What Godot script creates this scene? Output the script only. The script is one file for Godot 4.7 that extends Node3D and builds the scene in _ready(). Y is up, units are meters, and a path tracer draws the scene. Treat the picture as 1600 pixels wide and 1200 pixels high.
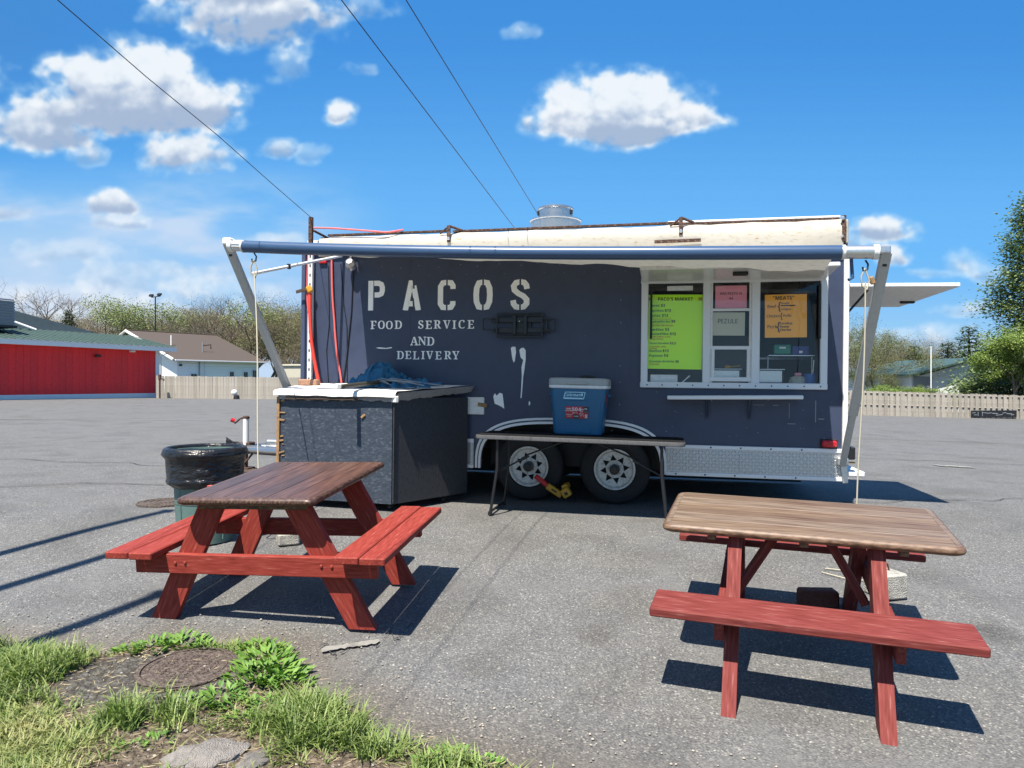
extends Node3D
# A food trailer on an asphalt lot, two picnic tables in front of it.

const EXPOSURE := 2.0
var rng := RandomNumberGenerator.new()
var taken := {}
var M := {}
var TX: Transform3D          # the trailer's own axes: x along its service wall, y up, z out of the wall


# ---------------------------------------------------------------- mesh building
class MB:
	var v := PackedVector3Array()
	var n := PackedVector3Array()
	var c := PackedColorArray()
	var uv := PackedVector2Array()
	var ix := PackedInt32Array()
	var col := Color(1, 1, 1)
	var xf := Transform3D.IDENTITY

	func vert(p: Vector3, nn: Vector3, t := Vector2.ZERO) -> int:
		v.append(xf * p)
		n.append((xf.basis * nn).normalized())
		c.append(col)
		uv.append(t)
		return v.size() - 1

	# a flat convex face whose normal points along out
	func poly(pts: Array, out: Vector3) -> void:
		var nn: Vector3 = (pts[1] - pts[0]).cross(pts[2] - pts[0])
		if nn.length_squared() < 1e-18 and pts.size() > 3:
			nn = (pts[2] - pts[0]).cross(pts[3] - pts[0])
		nn = nn.normalized()
		var rev := nn.dot(out) < 0.0
		if rev:
			nn = -nn
		var first := v.size()
		for p in pts:
			vert(p, nn)
		for i in range(1, pts.size() - 1):
			if rev:
				ix.append_array([first, first + i, first + i + 1])
			else:
				ix.append_array([first, first + i + 1, first + i])

	func box(at: Vector3, size: Vector3, bev := 0.0, turn := Basis.IDENTITY) -> void:
		var h := size * 0.5
		var b := minf(bev, minf(h.x, minf(h.y, h.z)) * 0.9)
		var keep := xf
		xf = xf * Transform3D(turn, at)
		var corner := func(sx: int, sy: int, sz: int, axis: int) -> Vector3:
			var q := Vector3(sx * (h.x - b), sy * (h.y - b), sz * (h.z - b))
			q[axis] = [sx, sy, sz][axis] * h[axis]
			return q
		for axis in 3:
			for s in [-1, 1]:
				var pts := []
				for k in [[-1, -1], [1, -1], [1, 1], [-1, 1]]:
					var g := [0, 0, 0]
					g[axis] = s
					g[(axis + 1) % 3] = k[0]
					g[(axis + 2) % 3] = k[1]
					pts.append(corner.call(g[0], g[1], g[2], axis))
				var o := Vector3.ZERO
				o[axis] = s
				poly(pts, o)
		if b > 0.0:
			for axis in 3:
				var a1 := (axis + 1) % 3
				var a2 := (axis + 2) % 3
				for s1 in [-1, 1]:
					for s2 in [-1, 1]:
						var g := [0, 0, 0]
						g[a1] = s1
						g[a2] = s2
						var pts := []
						for e in [[-1, a1], [1, a1], [1, a2], [-1, a2]]:
							g[axis] = e[0]
							pts.append(corner.call(g[0], g[1], g[2], e[1]))
						var o := Vector3.ZERO
						o[a1] = s1
						o[a2] = s2
						poly(pts, o)
			for sx in [-1, 1]:
				for sy in [-1, 1]:
					for sz in [-1, 1]:
						poly([corner.call(sx, sy, sz, 0), corner.call(sx, sy, sz, 1), corner.call(sx, sy, sz, 2)], Vector3(sx, sy, sz))
		xf = keep

	# a smooth sheet through rows of points
	func sheet(rows: Array, closed := false, colors: Array = [], uvs := false) -> void:
		var nr := rows.size()
		var nc: int = rows[0].size()
		var first := v.size()
		for i in nr:
			for j in nc:
				var up: Vector3 = rows[mini(i + 1, nr - 1)][j] - rows[maxi(i - 1, 0)][j]
				var j1: int = (j + 1) % nc if closed else mini(j + 1, nc - 1)
				var j0: int = (j - 1 + nc) % nc if closed else maxi(j - 1, 0)
				var ac: Vector3 = rows[i][j1] - rows[i][j0]
				var nn := ac.cross(up)
				if nn.length_squared() < 1e-16:
					nn = Vector3.UP
				if colors.size() > 0:
					col = colors[i][j]
				vert(rows[i][j], nn.normalized(), Vector2(float(j) / maxf(1, nc - 1), float(i) / maxf(1, nr - 1)) if uvs else Vector2.ZERO)
		var last := nc if closed else nc - 1
		for i in nr - 1:
			for j in last:
				var a := first + i * nc + j
				var b := first + i * nc + (j + 1) % nc
				var d := a + nc
				var e := b + nc
				ix.append_array([a, e, b, a, d, e])

	func tube(path: Array, r, sides := 8, caps := true) -> void:
		var rows := []
		var side := Vector3.ZERO
		var np := path.size()
		for i in np:
			var dir: Vector3 = (path[mini(i + 1, np - 1)] - path[maxi(i - 1, 0)]).normalized()
			if side == Vector3.ZERO:
				side = dir.cross(Vector3.UP if absf(dir.y) < 0.9 else Vector3.RIGHT).normalized()
			side = (side - dir * side.dot(dir)).normalized()
			var up := side.cross(dir)
			var rad: float = r[i] if r is Array else r
			var row := PackedVector3Array()
			for k in sides:
				var a := -TAU * k / sides
				row.append(path[i] + (side * cos(a) + up * sin(a)) * rad)
			rows.append(row)
		sheet(rows, true)
		if caps:
			for e in [0, np - 1]:
				var o: Vector3 = path[0] - path[1] if e == 0 else path[np - 1] - path[np - 2]
				poly(Array(rows[e]), o)

	# a turned shape about the y axis; profile of Vector2(radius, height), sharp between its stretches
	func lathe(profile: Array, sides := 24, smooth := false, at := Vector3.ZERO) -> void:
		var rings := []
		for p in profile:
			var row := PackedVector3Array()
			for k in sides:
				var a := -TAU * k / sides
				row.append(at + Vector3(cos(a) * p.x, p.y, sin(a) * p.x))
			rings.append(row)
		if smooth:
			sheet(rings, true)
		else:
			for i in rings.size() - 1:
				sheet([rings[i], rings[i + 1]], true)

	# a flat outline in the x-y plane, its front at z = z1
	func prism(outline: PackedVector2Array, z0: float, z1: float) -> void:
		var t := Geometry2D.triangulate_polygon(outline)
		for i in range(0, t.size(), 3):
			var a := outline[t[i]]
			var b := outline[t[i + 1]]
			var d := outline[t[i + 2]]
			poly([Vector3(a.x, a.y, z1), Vector3(b.x, b.y, z1), Vector3(d.x, d.y, z1)], Vector3.BACK)
			poly([Vector3(a.x, a.y, z0), Vector3(b.x, b.y, z0), Vector3(d.x, d.y, z0)], Vector3.FORWARD)
		var cw := Geometry2D.is_polygon_clockwise(outline)
		for i in outline.size():
			var a := outline[i]
			var b := outline[(i + 1) % outline.size()]
			var o := Vector3(b.y - a.y, a.x - b.x, 0) * (-1.0 if cw else 1.0)
			poly([Vector3(a.x, a.y, z0), Vector3(b.x, b.y, z0), Vector3(b.x, b.y, z1), Vector3(a.x, a.y, z1)], o)

	# a lance-shaped leaf of two bent faces
	func leaf(p: Vector3, along: Vector3, across: Vector3, bend: float) -> void:
		var nn := along.cross(across).normalized()
		var lift := nn * bend
		var first := v.size()
		vert(p, nn)
		vert(p + along * 0.5 + across * 0.5 + lift, (nn + across.normalized() * 0.4))
		vert(p + along, nn)
		vert(p + along * 0.5 - across * 0.5 + lift, (nn - across.normalized() * 0.4))
		ix.append_array([first, first + 1, first + 2, first, first + 2, first + 3])

	func done() -> ArrayMesh:
		var a := []
		a.resize(Mesh.ARRAY_MAX)
		a[Mesh.ARRAY_VERTEX] = v
		a[Mesh.ARRAY_NORMAL] = n
		a[Mesh.ARRAY_COLOR] = c
		a[Mesh.ARRAY_TEX_UV] = uv
		a[Mesh.ARRAY_INDEX] = ix
		var m := ArrayMesh.new()
		m.add_surface_from_arrays(Mesh.PRIMITIVE_TRIANGLES, a)
		return m


func numbered(called: String) -> String:
	if not taken.has(called):
		taken[called] = 0
		return called
	taken[called] += 1
	return "%s_%03d" % [called, taken[called]]


func part(called: String, mesh, mat: Material, parent: Node3D, at := Transform3D.IDENTITY) -> MeshInstance3D:
	var o := MeshInstance3D.new()
	o.mesh = mesh.done() if mesh is MB else mesh
	o.material_override = mat
	var k := "%d/%s" % [parent.get_instance_id(), called]
	o.name = called if not taken.has(k) else "%s_%03d" % [called, taken[k]]
	taken[k] = taken.get(k, 0) + 1
	o.transform = at
	parent.add_child(o, true)
	return o


func thing(called: String, label: String, category: String, at := Transform3D.IDENTITY, group := "") -> Node3D:
	var o := Node3D.new()
	o.name = numbered(called)
	o.transform = at
	add_child(o, true)
	tag(o, label, category, group)
	return o


func tag(o: Node, label: String, category: String, group := "", kind := "") -> void:
	o.set_meta("label", label)
	o.set_meta("category", category)
	if group != "":
		o.set_meta("group", group)
	if kind != "":
		o.set_meta("kind", kind)


func structure(called: String, mesh, mat: Material) -> MeshInstance3D:
	var o := MeshInstance3D.new()
	o.mesh = mesh.done() if mesh is MB else mesh
	o.material_override = mat
	o.name = numbered(called)
	o.set_meta("kind", "structure")
	add_child(o, true)
	return o


func bx(at: Vector3, size: Vector3, bev := 0.004, turn := Basis.IDENTITY) -> MB:
	var m := MB.new()
	m.box(at, size, bev, turn)
	return m


func tb(path: Array, r, sides := 8) -> MB:
	var m := MB.new()
	m.tube(path, r, sides)
	return m


func rect(x0: float, y0: float, x1: float, y1: float) -> PackedVector2Array:
	return PackedVector2Array([Vector2(x0, y0), Vector2(x1, y0), Vector2(x1, y1), Vector2(x0, y1)])


func turn_y(a: float) -> Basis:
	return Basis(Vector3.UP, a)


# the height of the lot: level at the trailer, falling towards the verge in front and away to the right
func ramp(a: float, b: float, x: float) -> float:
	var t := clampf((x - a) / (b - a), 0.0, 1.0)
	return t * t * (3.0 - 2.0 * t)


func soft(x: float) -> float:
	return x if x > 30.0 else log(1.0 + exp(x))


func ground_y(x: float, z: float) -> float:
	var d := -z
	var y := (-0.0115 * x - 0.018 * soft((x - 4.0) * 2.0) / 2.0) * ramp(4.0, 7.0, d)
	return y - 0.08 * soft(minf(6.3 - d, 6.0) * 5.0) / 5.0


func on_ground(x: float, d: float, up := 0.0) -> Vector3:
	return Vector3(x, ground_y(x, -d) + up, -d)


# ---------------------------------------------------------------- materials
func lin(r: float, g: float, b: float) -> Color:
	return Color(r, g, b).linear_to_srgb()


func noise(freq: float, octaves := 4, seed := 1, type := FastNoiseLite.TYPE_SIMPLEX_SMOOTH) -> FastNoiseLite:
	var n := FastNoiseLite.new()
	n.noise_type = type
	n.frequency = freq
	n.fractal_octaves = octaves
	n.fractal_type = FastNoiseLite.FRACTAL_FBM if octaves > 1 else FastNoiseLite.FRACTAL_NONE
	n.seed = seed
	return n


func noise_tex(n: FastNoiseLite, stops: Array, size := 512, bump := false) -> NoiseTexture2D:
	var t := NoiseTexture2D.new()
	t.width = size
	t.height = size
	t.seamless = true
	t.noise = n
	if bump:
		t.as_normal_map = true
		t.bump_strength = 4.0
	elif stops.size() > 0:
		var g := Gradient.new()
		g.offsets = PackedFloat32Array(stops.map(func(s): return s[0]))
		g.colors = PackedColorArray(stops.map(func(s): return s[1]))
		t.color_ramp = g
	return t


func grey(x: float) -> Color:
	return Color(x, x, x)


func mat(called: String, color: Color, rough := 0.6, metal := 0.0, tex: Texture2D = null, tile := Vector3.ONE, world := false) -> StandardMaterial3D:
	var m := StandardMaterial3D.new()
	m.resource_name = called
	m.albedo_color = color
	m.roughness = rough
	m.metallic = metal
	m.cull_mode = BaseMaterial3D.CULL_DISABLED
	if tex:
		m.albedo_texture = tex
		m.uv1_triplanar = true
		m.uv1_world_triplanar = world
		m.uv1_scale = tile
	M[called] = m
	return m


func relief(m: StandardMaterial3D, tex: Texture2D, cm: float) -> StandardMaterial3D:
	m.heightmap_enabled = true
	m.heightmap_texture = tex
	m.heightmap_scale = cm
	return m


func tinted(m: StandardMaterial3D) -> StandardMaterial3D:
	m.vertex_color_use_as_albedo = true
	return m


func make_materials() -> void:
	var fine := noise_tex(noise(0.02, 5, 3), [[0.0, grey(0.9)], [0.35, grey(0.97)], [0.65, grey(1.0)], [1.0, grey(0.94)]], 512)
	var blotch := noise_tex(noise(0.008, 5, 8), [[0.0, grey(0.78)], [0.4, grey(0.93)], [0.6, grey(1.0)], [1.0, grey(0.88)]], 512)
	var grain := noise_tex(noise(0.03, 4, 5), [[0.0, grey(0.55)], [0.42, grey(0.85)], [0.55, grey(1.0)], [0.7, grey(0.8)], [1.0, grey(0.6)]], 512)
	var rough_bump := noise_tex(noise(0.06, 4, 21), [], 512)
	var rust_tex := noise_tex(noise(0.03, 5, 31), [[0.0, lin(0.02, 0.012, 0.01)], [0.4, lin(0.05, 0.026, 0.019)], [0.6, lin(0.085, 0.045, 0.032)], [1.0, lin(0.2, 0.14, 0.11)]], 256)

	# asphalt: stones set in a dark binder, worn paler
	var cells := noise(0.24, 1, 77, FastNoiseLite.TYPE_CELLULAR)
	cells.cellular_return_type = FastNoiseLite.RETURN_CELL_VALUE
	var stones := noise_tex(cells, [[0.0, lin(0.085, 0.087, 0.089)], [0.3, lin(0.125, 0.127, 0.128)], [0.65, lin(0.16, 0.161, 0.16)], [0.9, lin(0.2, 0.2, 0.195)], [0.97, lin(0.28, 0.275, 0.26)], [1.0, lin(0.46, 0.45, 0.41)]], 1024)
	var cell_edge := noise(0.2, 1, 78, FastNoiseLite.TYPE_CELLULAR)
	cell_edge.cellular_return_type = FastNoiseLite.RETURN_DISTANCE
	var pits := noise_tex(cell_edge, [], 1024)
	var a := tinted(mat("asphalt", grey(0.945), 0.82, 0.0, stones, Vector3.ONE / 1.9, true))
	relief(a, pits, 0.5)
	a.detail_enabled = true
	a.detail_blend_mode = BaseMaterial3D.BLEND_MODE_MUL
	a.detail_uv_layer = BaseMaterial3D.DETAIL_UV_2
	a.uv2_triplanar = true
	a.uv2_world_triplanar = true
	a.uv2_scale = Vector3.ONE / 6.7
	a.detail_albedo = noise_tex(noise(0.012, 6, 41), [[0.0, grey(0.86)], [0.4, grey(0.96)], [0.55, grey(1.0)], [1.0, grey(0.93)]], 512)
	mat("crack", lin(0.035, 0.035, 0.036), 0.95)
	mat("lot_paint", lin(0.24, 0.235, 0.215), 0.8, 0.0, blotch, Vector3.ONE * 2.0, true)
	relief(tinted(mat("soil", Color.WHITE, 0.95, 0.0, noise_tex(noise(0.03, 6, 51), [[0.0, lin(0.05, 0.035, 0.022)], [0.4, lin(0.12, 0.09, 0.06)], [0.6, lin(0.19, 0.15, 0.105)], [1.0, lin(0.33, 0.27, 0.2)]], 512), Vector3.ONE / 0.7, true)), rough_bump, 2.0)
	mat("field", lin(0.075, 0.11, 0.035), 0.95, 0.0, blotch, Vector3.ONE / 9.0, true)
	tinted(mat("blade", Color.WHITE, 0.55)).backlight_enabled = true
	M.blade.backlight = lin(0.35, 0.45, 0.12)
	tinted(mat("leaf", Color.WHITE, 0.6)).backlight_enabled = true
	M.leaf.backlight = lin(0.3, 0.4, 0.1)
	mat("bark", lin(0.2, 0.16, 0.125), 0.95, 0.0, grain, Vector3(2, 0.5, 2))
	mat("stone", lin(0.26, 0.24, 0.22), 0.9, 0.0, blotch, Vector3.ONE * 3.0)
	relief(M.stone, rough_bump, 1.0)

	# the trailer
	var navy := mat("navy", lin(0.039, 0.052, 0.098), 0.42, 0.0, fine, Vector3.ONE * 0.4)
	relief(navy, noise_tex(noise(0.004, 2, 61), [], 256), 0.5)
	mat("navy_pale", lin(0.055, 0.072, 0.135), 0.5, 0.0, fine, Vector3.ONE)
	mat("paint_white", lin(0.78, 0.78, 0.76), 0.55, 0.0, fine, Vector3.ONE * 1.5)
	mat("white_gloss", lin(0.74, 0.74, 0.72), 0.16, 0.0, fine, Vector3.ONE * 1.5)
	mat("trim", lin(0.72, 0.73, 0.735), 0.4, 0.1)
	mat("alu", lin(0.62, 0.63, 0.64), 0.34, 0.85, fine, Vector3.ONE * 2.0)
	mat("arm_grey", lin(0.45, 0.46, 0.45), 0.5, 0.1, fine, Vector3.ONE * 2.0)
	mat("galvanised", lin(0.5, 0.51, 0.52), 0.32, 0.9, fine, Vector3.ONE * 2.0)
	mat("rust", Color.WHITE, 0.9, 0.0, rust_tex, Vector3.ONE * 4.0)
	mat("black", lin(0.012, 0.012, 0.013), 0.5)
	mat("black_metal", lin(0.014, 0.014, 0.016), 0.35)
	mat("rubber", lin(0.022, 0.022, 0.023), 0.85, 0.0, fine, Vector3.ONE * 5.0)
	mat("rim_white", lin(0.72, 0.71, 0.67), 0.42, 0.0, blotch, Vector3.ONE * 5.0)
	mat("red_cable", lin(0.62, 0.05, 0.035), 0.5)
	mat("pink_cable", lin(0.72, 0.13, 0.12), 0.5)
	mat("red_plastic", lin(0.5, 0.012, 0.025), 0.25)
	mat("yellow", lin(0.6, 0.3, 0.02), 0.45, 0.0, fine, Vector3.ONE * 5.0)
	mat("awning_blue", lin(0.04, 0.085, 0.175), 0.3, 0.0, fine, Vector3(0.4, 3, 3))
	var cloth := mat("awning_cloth", lin(0.62, 0.61, 0.57), 0.8, 0.0, fine, Vector3.ONE * 0.8)
	cloth.backlight_enabled = true
	cloth.backlight = lin(0.24, 0.24, 0.22)
	mat("rope", lin(0.42, 0.39, 0.3), 0.8)
	mat("wire", lin(0.02, 0.02, 0.022), 0.6)
	mat("tan_wood", lin(0.42, 0.25, 0.12), 0.8, 0.0, grain, Vector3(6, 0.8, 6))
	mat("dark_wood", lin(0.09, 0.06, 0.045), 0.85, 0.0, grain, Vector3(1, 6, 6))
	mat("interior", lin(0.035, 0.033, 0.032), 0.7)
	mat("steel", lin(0.5, 0.5, 0.5), 0.25, 0.9)
	mat("dark_steel", lin(0.1, 0.1, 0.1), 0.3, 0.8)
	mat("letter_white", lin(0.96, 0.96, 0.93), 0.6)
	mat("paper_green", lin(0.55, 0.98, 0.02), 0.7)
	mat("paper_orange", lin(1.0, 0.45, 0.05), 0.7)
	mat("paper_pink", lin(0.8, 0.3, 0.38), 0.7)
	mat("paper_cream", lin(0.5, 0.5, 0.38), 0.7)
	mat("ink", lin(0.02, 0.025, 0.03), 0.7)
	mat("ink_green", lin(0.03, 0.16, 0.06), 0.7)
	mat("ink_red", lin(0.5, 0.06, 0.03), 0.7)
	mat("ink_gold", lin(0.42, 0.3, 0.02), 0.7)
	mat("green_plastic", lin(0.02, 0.22, 0.14), 0.5)
	mat("blue_plastic", lin(0.02, 0.1, 0.36), 0.45)
	mat("navy_plastic", lin(0.03, 0.04, 0.22), 0.5)
	var glass := mat("glass", Color(0.9, 0.95, 0.95, 0.012), 0.02)
	glass.transparency = BaseMaterial3D.TRANSPARENCY_ALPHA
	# peeling white paint over rust
	mat("peeling", Color.WHITE, 0.6, 0.0, noise_tex(noise(0.02, 6, 91), [[0.0, lin(0.2, 0.1, 0.05)], [0.1, lin(0.32, 0.22, 0.13)], [0.19, lin(0.4, 0.36, 0.29)], [0.3, lin(0.44, 0.41, 0.35)], [1.0, lin(0.46, 0.44, 0.39)]], 512), Vector3(0.9, 2.6, 2.6))
	# diamond plate
	var dp := Image.create(128, 128, false, Image.FORMAT_L8)
	for y in 128:
		for x in 128:
			var best := 0.0
			for k in 4:
				var cx: float = [32, 96, 32, 96][k]
				var cy: float = [32, 32, 96, 96][k]
				var s := 1.0 if k == 0 or k == 3 else -1.0
				var dx := x - cx
				var dy := y - cy
				var p := (dx + s * dy) * 0.7071
				var q := (dx - s * dy) * 0.7071
				best = maxf(best, clampf(1.35 - (p * p / 900.0 + q * q / 80.0), 0.0, 1.0))
			dp.set_pixel(x, y, grey(best))
	var plate := mat("diamond_plate", lin(0.55, 0.56, 0.57), 0.38, 0.75, fine, Vector3.ONE / 0.06)
	relief(plate, ImageTexture.create_from_image(dp), 0.35)
	# chipped painted flakeboard
	var flakes := noise(0.05, 1, 33, FastNoiseLite.TYPE_CELLULAR)
	flakes.cellular_return_type = FastNoiseLite.RETURN_CELL_VALUE
	flakes.domain_warp_enabled = true
	flakes.domain_warp_amplitude = 24.0
	flakes.domain_warp_frequency = 0.02
	var flake_tex := noise_tex(flakes, [[0.0, lin(0.027, 0.037, 0.056)], [0.5, lin(0.036, 0.048, 0.07)], [0.85, lin(0.048, 0.062, 0.085)], [1.0, lin(0.085, 0.1, 0.125)]], 512)
	relief(mat("flakeboard", Color.WHITE, 0.55, 0.0, flake_tex, Vector3(1.7, 3.6, 1.7)), flake_tex, 0.3)
	mat("black_ply", lin(0.045, 0.048, 0.057), 0.65, 0.0, grain, Vector3(5, 0.9, 5))
	mat("counter_white", lin(0.8, 0.79, 0.76), 0.5, 0.0, fine, Vector3.ONE * 1.2)
	mat("flashing", lin(0.5, 0.5, 0.5), 0.4, 0.75, blotch, Vector3.ONE * 8.0)
	relief(M.flashing, rough_bump, 0.8)
	var teal := mat("teal_cloth", lin(0.01, 0.125, 0.25), 0.7, 0.0, fine, Vector3.ONE * 6.0)
	teal.rim_enabled = true
	teal.rim = 0.3
	mat("bin_green", lin(0.1, 0.17, 0.155), 0.55, 0.0, fine, Vector3.ONE * 2.0)
	relief(mat("bag_black", lin(0.012, 0.013, 0.016), 0.34), noise_tex(noise(0.014, 4, 71), [], 256), 1.3)
	M.bag_black.uv1_triplanar = true
	M.bag_black.uv1_scale = Vector3(2.5, 5, 2.5)
	mat("cooler_blue", lin(0.016, 0.12, 0.235), 0.4)
	mat("cooler_lid", lin(0.36, 0.38, 0.37), 0.5, 0.0, fine, Vector3.ONE * 3.0)
	mat("sky_line", lin(0.45, 0.75, 0.88), 0.4)
	mat("label_red", lin(0.5, 0.02, 0.03), 0.4)
	mat("table_black", lin(0.016, 0.0165, 0.018), 0.9, 0.0, fine, Vector3.ONE * 3.0).metallic_specular = 0.15
	mat("table_edge", lin(0.1, 0.1, 0.104), 0.6, 0.0, blotch, Vector3.ONE * 6.0)
	# picnic tables: red stain on soft wood, varnished tops; each along its own z
	var red_tex := noise_tex(noise(0.05, 5, 15), [[0.0, lin(0.13, 0.02, 0.015)], [0.3, lin(0.225, 0.035, 0.026)], [0.6, lin(0.26, 0.042, 0.032)], [0.8, lin(0.295, 0.06, 0.046)], [1.0, lin(0.44, 0.2, 0.15)]], 512)
	relief(mat("red_wood", Color.WHITE, 0.62, 0.0, red_tex, Vector3(2.3, 2.3, 0.25)), red_tex, 0.2).metallic_specular = 0.28
	var dull_red := noise_tex(noise(0.05, 5, 16), [[0.0, lin(0.09, 0.019, 0.016)], [0.35, lin(0.155, 0.032, 0.028)], [0.6, lin(0.18, 0.04, 0.036)], [0.78, lin(0.205, 0.056, 0.05)], [1.0, lin(0.36, 0.22, 0.19)]], 512)
	relief(mat("worn_red_wood", Color.WHITE, 0.7, 0.0, dull_red, Vector3(2.3, 2.3, 0.22)), dull_red, 0.2).metallic_specular = 0.28
	var top_tex := noise_tex(noise(0.05, 5, 17), [[0.0, lin(0.028, 0.011, 0.007)], [0.35, lin(0.066, 0.028, 0.018)], [0.55, lin(0.1, 0.046, 0.03)], [1.0, lin(0.17, 0.095, 0.06)]], 512)
	mat("dark_top", Color.WHITE, 0.33, 0.0, top_tex, Vector3(2.1, 2.1, 0.11))
	for k in [1, 2]:
		M["dark_top_%d" % k] = M.dark_top.duplicate()
		M["dark_top_%d" % k].albedo_color = grey(0.86 + 0.0 * k) if k == 1 else Color(1.0, 0.96, 0.9)
		M["dark_top_%d" % k].uv1_offset = Vector3(0.37 * k, 0.21 * k, 0.61 * k)
	var pale_tex := noise_tex(noise(0.06, 5, 18), [[0.0, lin(0.05, 0.028, 0.019)], [0.28, lin(0.12, 0.078, 0.054)], [0.48, lin(0.175, 0.124, 0.087)], [0.65, lin(0.2, 0.15, 0.108)], [1.0, lin(0.27, 0.215, 0.165)]], 512)
	mat("pale_top", Color.WHITE, 0.5, 0.0, pale_tex, Vector3(2.1, 2.1, 0.09))
	for k in [1, 2]:
		M["pale_top_%d" % k] = M.pale_top.duplicate()
		M["pale_top_%d" % k].albedo_color = Color(0.9, 0.86, 0.83) if k == 1 else Color(1.0, 0.97, 0.93)
		M["pale_top_%d" % k].uv1_offset = Vector3(0.37 * k, 0.21 * k, 0.61 * k)
	mat("worn_edge", Color.WHITE, 0.5, 0.0, noise_tex(noise(0.03, 5, 28), [[0.0, lin(0.04, 0.02, 0.012)], [0.35, lin(0.1, 0.055, 0.033)], [0.6, lin(0.17, 0.1, 0.06)], [1.0, lin(0.26, 0.18, 0.12)]], 256), Vector3(6, 6, 2))
	mat("dark_edge", Color.WHITE, 0.4, 0.0, noise_tex(noise(0.03, 5, 29), [[0.0, lin(0.02, 0.008, 0.006)], [0.45, lin(0.05, 0.022, 0.016)], [0.65, lin(0.11, 0.06, 0.04)], [1.0, lin(0.2, 0.14, 0.1)]], 256), Vector3(6, 6, 2))
	# surroundings
	for k in 3:
		mat("barn_red_%d" % k, lin(0.85 - 0.05 * k, 0.022, 0.024), 0.6, 0.0, fine, Vector3.ONE * 0.4)
	mat("roof_green", lin(0.055, 0.097, 0.083), 0.5, 0.0, blotch, Vector3.ONE * 0.5)
	mat("roof_shaded_green", lin(0.014, 0.026, 0.028), 0.6, 0.0, blotch, Vector3.ONE * 0.5)  # upper roof's green, darkened to hold the shade seen on it
	mat("roof_brown", lin(0.1, 0.077, 0.063), 0.9, 0.0, noise_tex(noise(0.1, 4, 19), [[0.0, grey(0.6)], [0.5, grey(0.9)], [1.0, grey(1.0)]], 256), Vector3.ONE * 0.8)
	mat("siding_white", lin(0.78, 0.83, 0.84), 0.6)
	mat("window_dark", lin(0.05, 0.06, 0.07), 0.12)
	mat("unit_grey", lin(0.26, 0.28, 0.3), 0.55, 0.2)
	for k in 4:
		mat("picket_%d" % k, lin(0.42 + 0.04 * k, 0.385 + 0.036 * k, 0.325 + 0.033 * k), 0.9, 0.0, grain, Vector3(4, 0.5, 4))
	mat("cream_wall", lin(0.5, 0.48, 0.38), 0.7)
	mat("orange_post", lin(0.3, 0.12, 0.06), 0.7)
	var cover := noise(0.09, 1, 44, FastNoiseLite.TYPE_CELLULAR)
	cover.cellular_return_type = FastNoiseLite.RETURN_DISTANCE
	relief(mat("cast_iron", Color.WHITE, 0.75, 0.2, noise_tex(noise(0.03, 5, 45), [[0.0, lin(0.05, 0.036, 0.03)], [0.5, lin(0.105, 0.082, 0.068)], [1.0, lin(0.2, 0.16, 0.13)]], 256), Vector3.ONE * 3.0), noise_tex(cover, [], 256), 1.0)
	mat("concrete", lin(0.4, 0.39, 0.35), 0.9, 0.0, blotch, Vector3.ONE * 3.0)
	relief(M.concrete, rough_bump, 0.6)
	mat("brick_red", lin(0.14, 0.05, 0.04), 0.9, 0.0, blotch, Vector3.ONE * 8.0)
	mat("brick_tan", lin(0.36, 0.2, 0.13), 0.9, 0.0, blotch, Vector3.ONE * 8.0)


# ---------------------------------------------------------------- sky: air and clouds
func sky_air(px: float, py: float) -> Color:
	# colour of the clear sky in display values, towards a direction given on the flat picture plane in front
	var t := clampf((600.0 - py) / 600.0, 0.0, 1.0)
	var base := Color(0.68, 0.84, 0.97).lerp(Color(0.44, 0.735, 0.985), ramp(0.0, 0.36, t))
	base = base.lerp(Color(0.27, 0.572, 0.88), ramp(0.3, 1.0, t))
	var left := ramp(520.0, -250.0, px)
	base = base.lerp(Color(0.3, 0.55, 0.81), left * ramp(0.45, 1.0, t) * 0.7)
	base = base.lerp(Color(0.77, 0.855, 0.955), ramp(640.0, 60.0, px) * ramp(0.62, 0.3, t) * 0.8)
	return base


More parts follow.
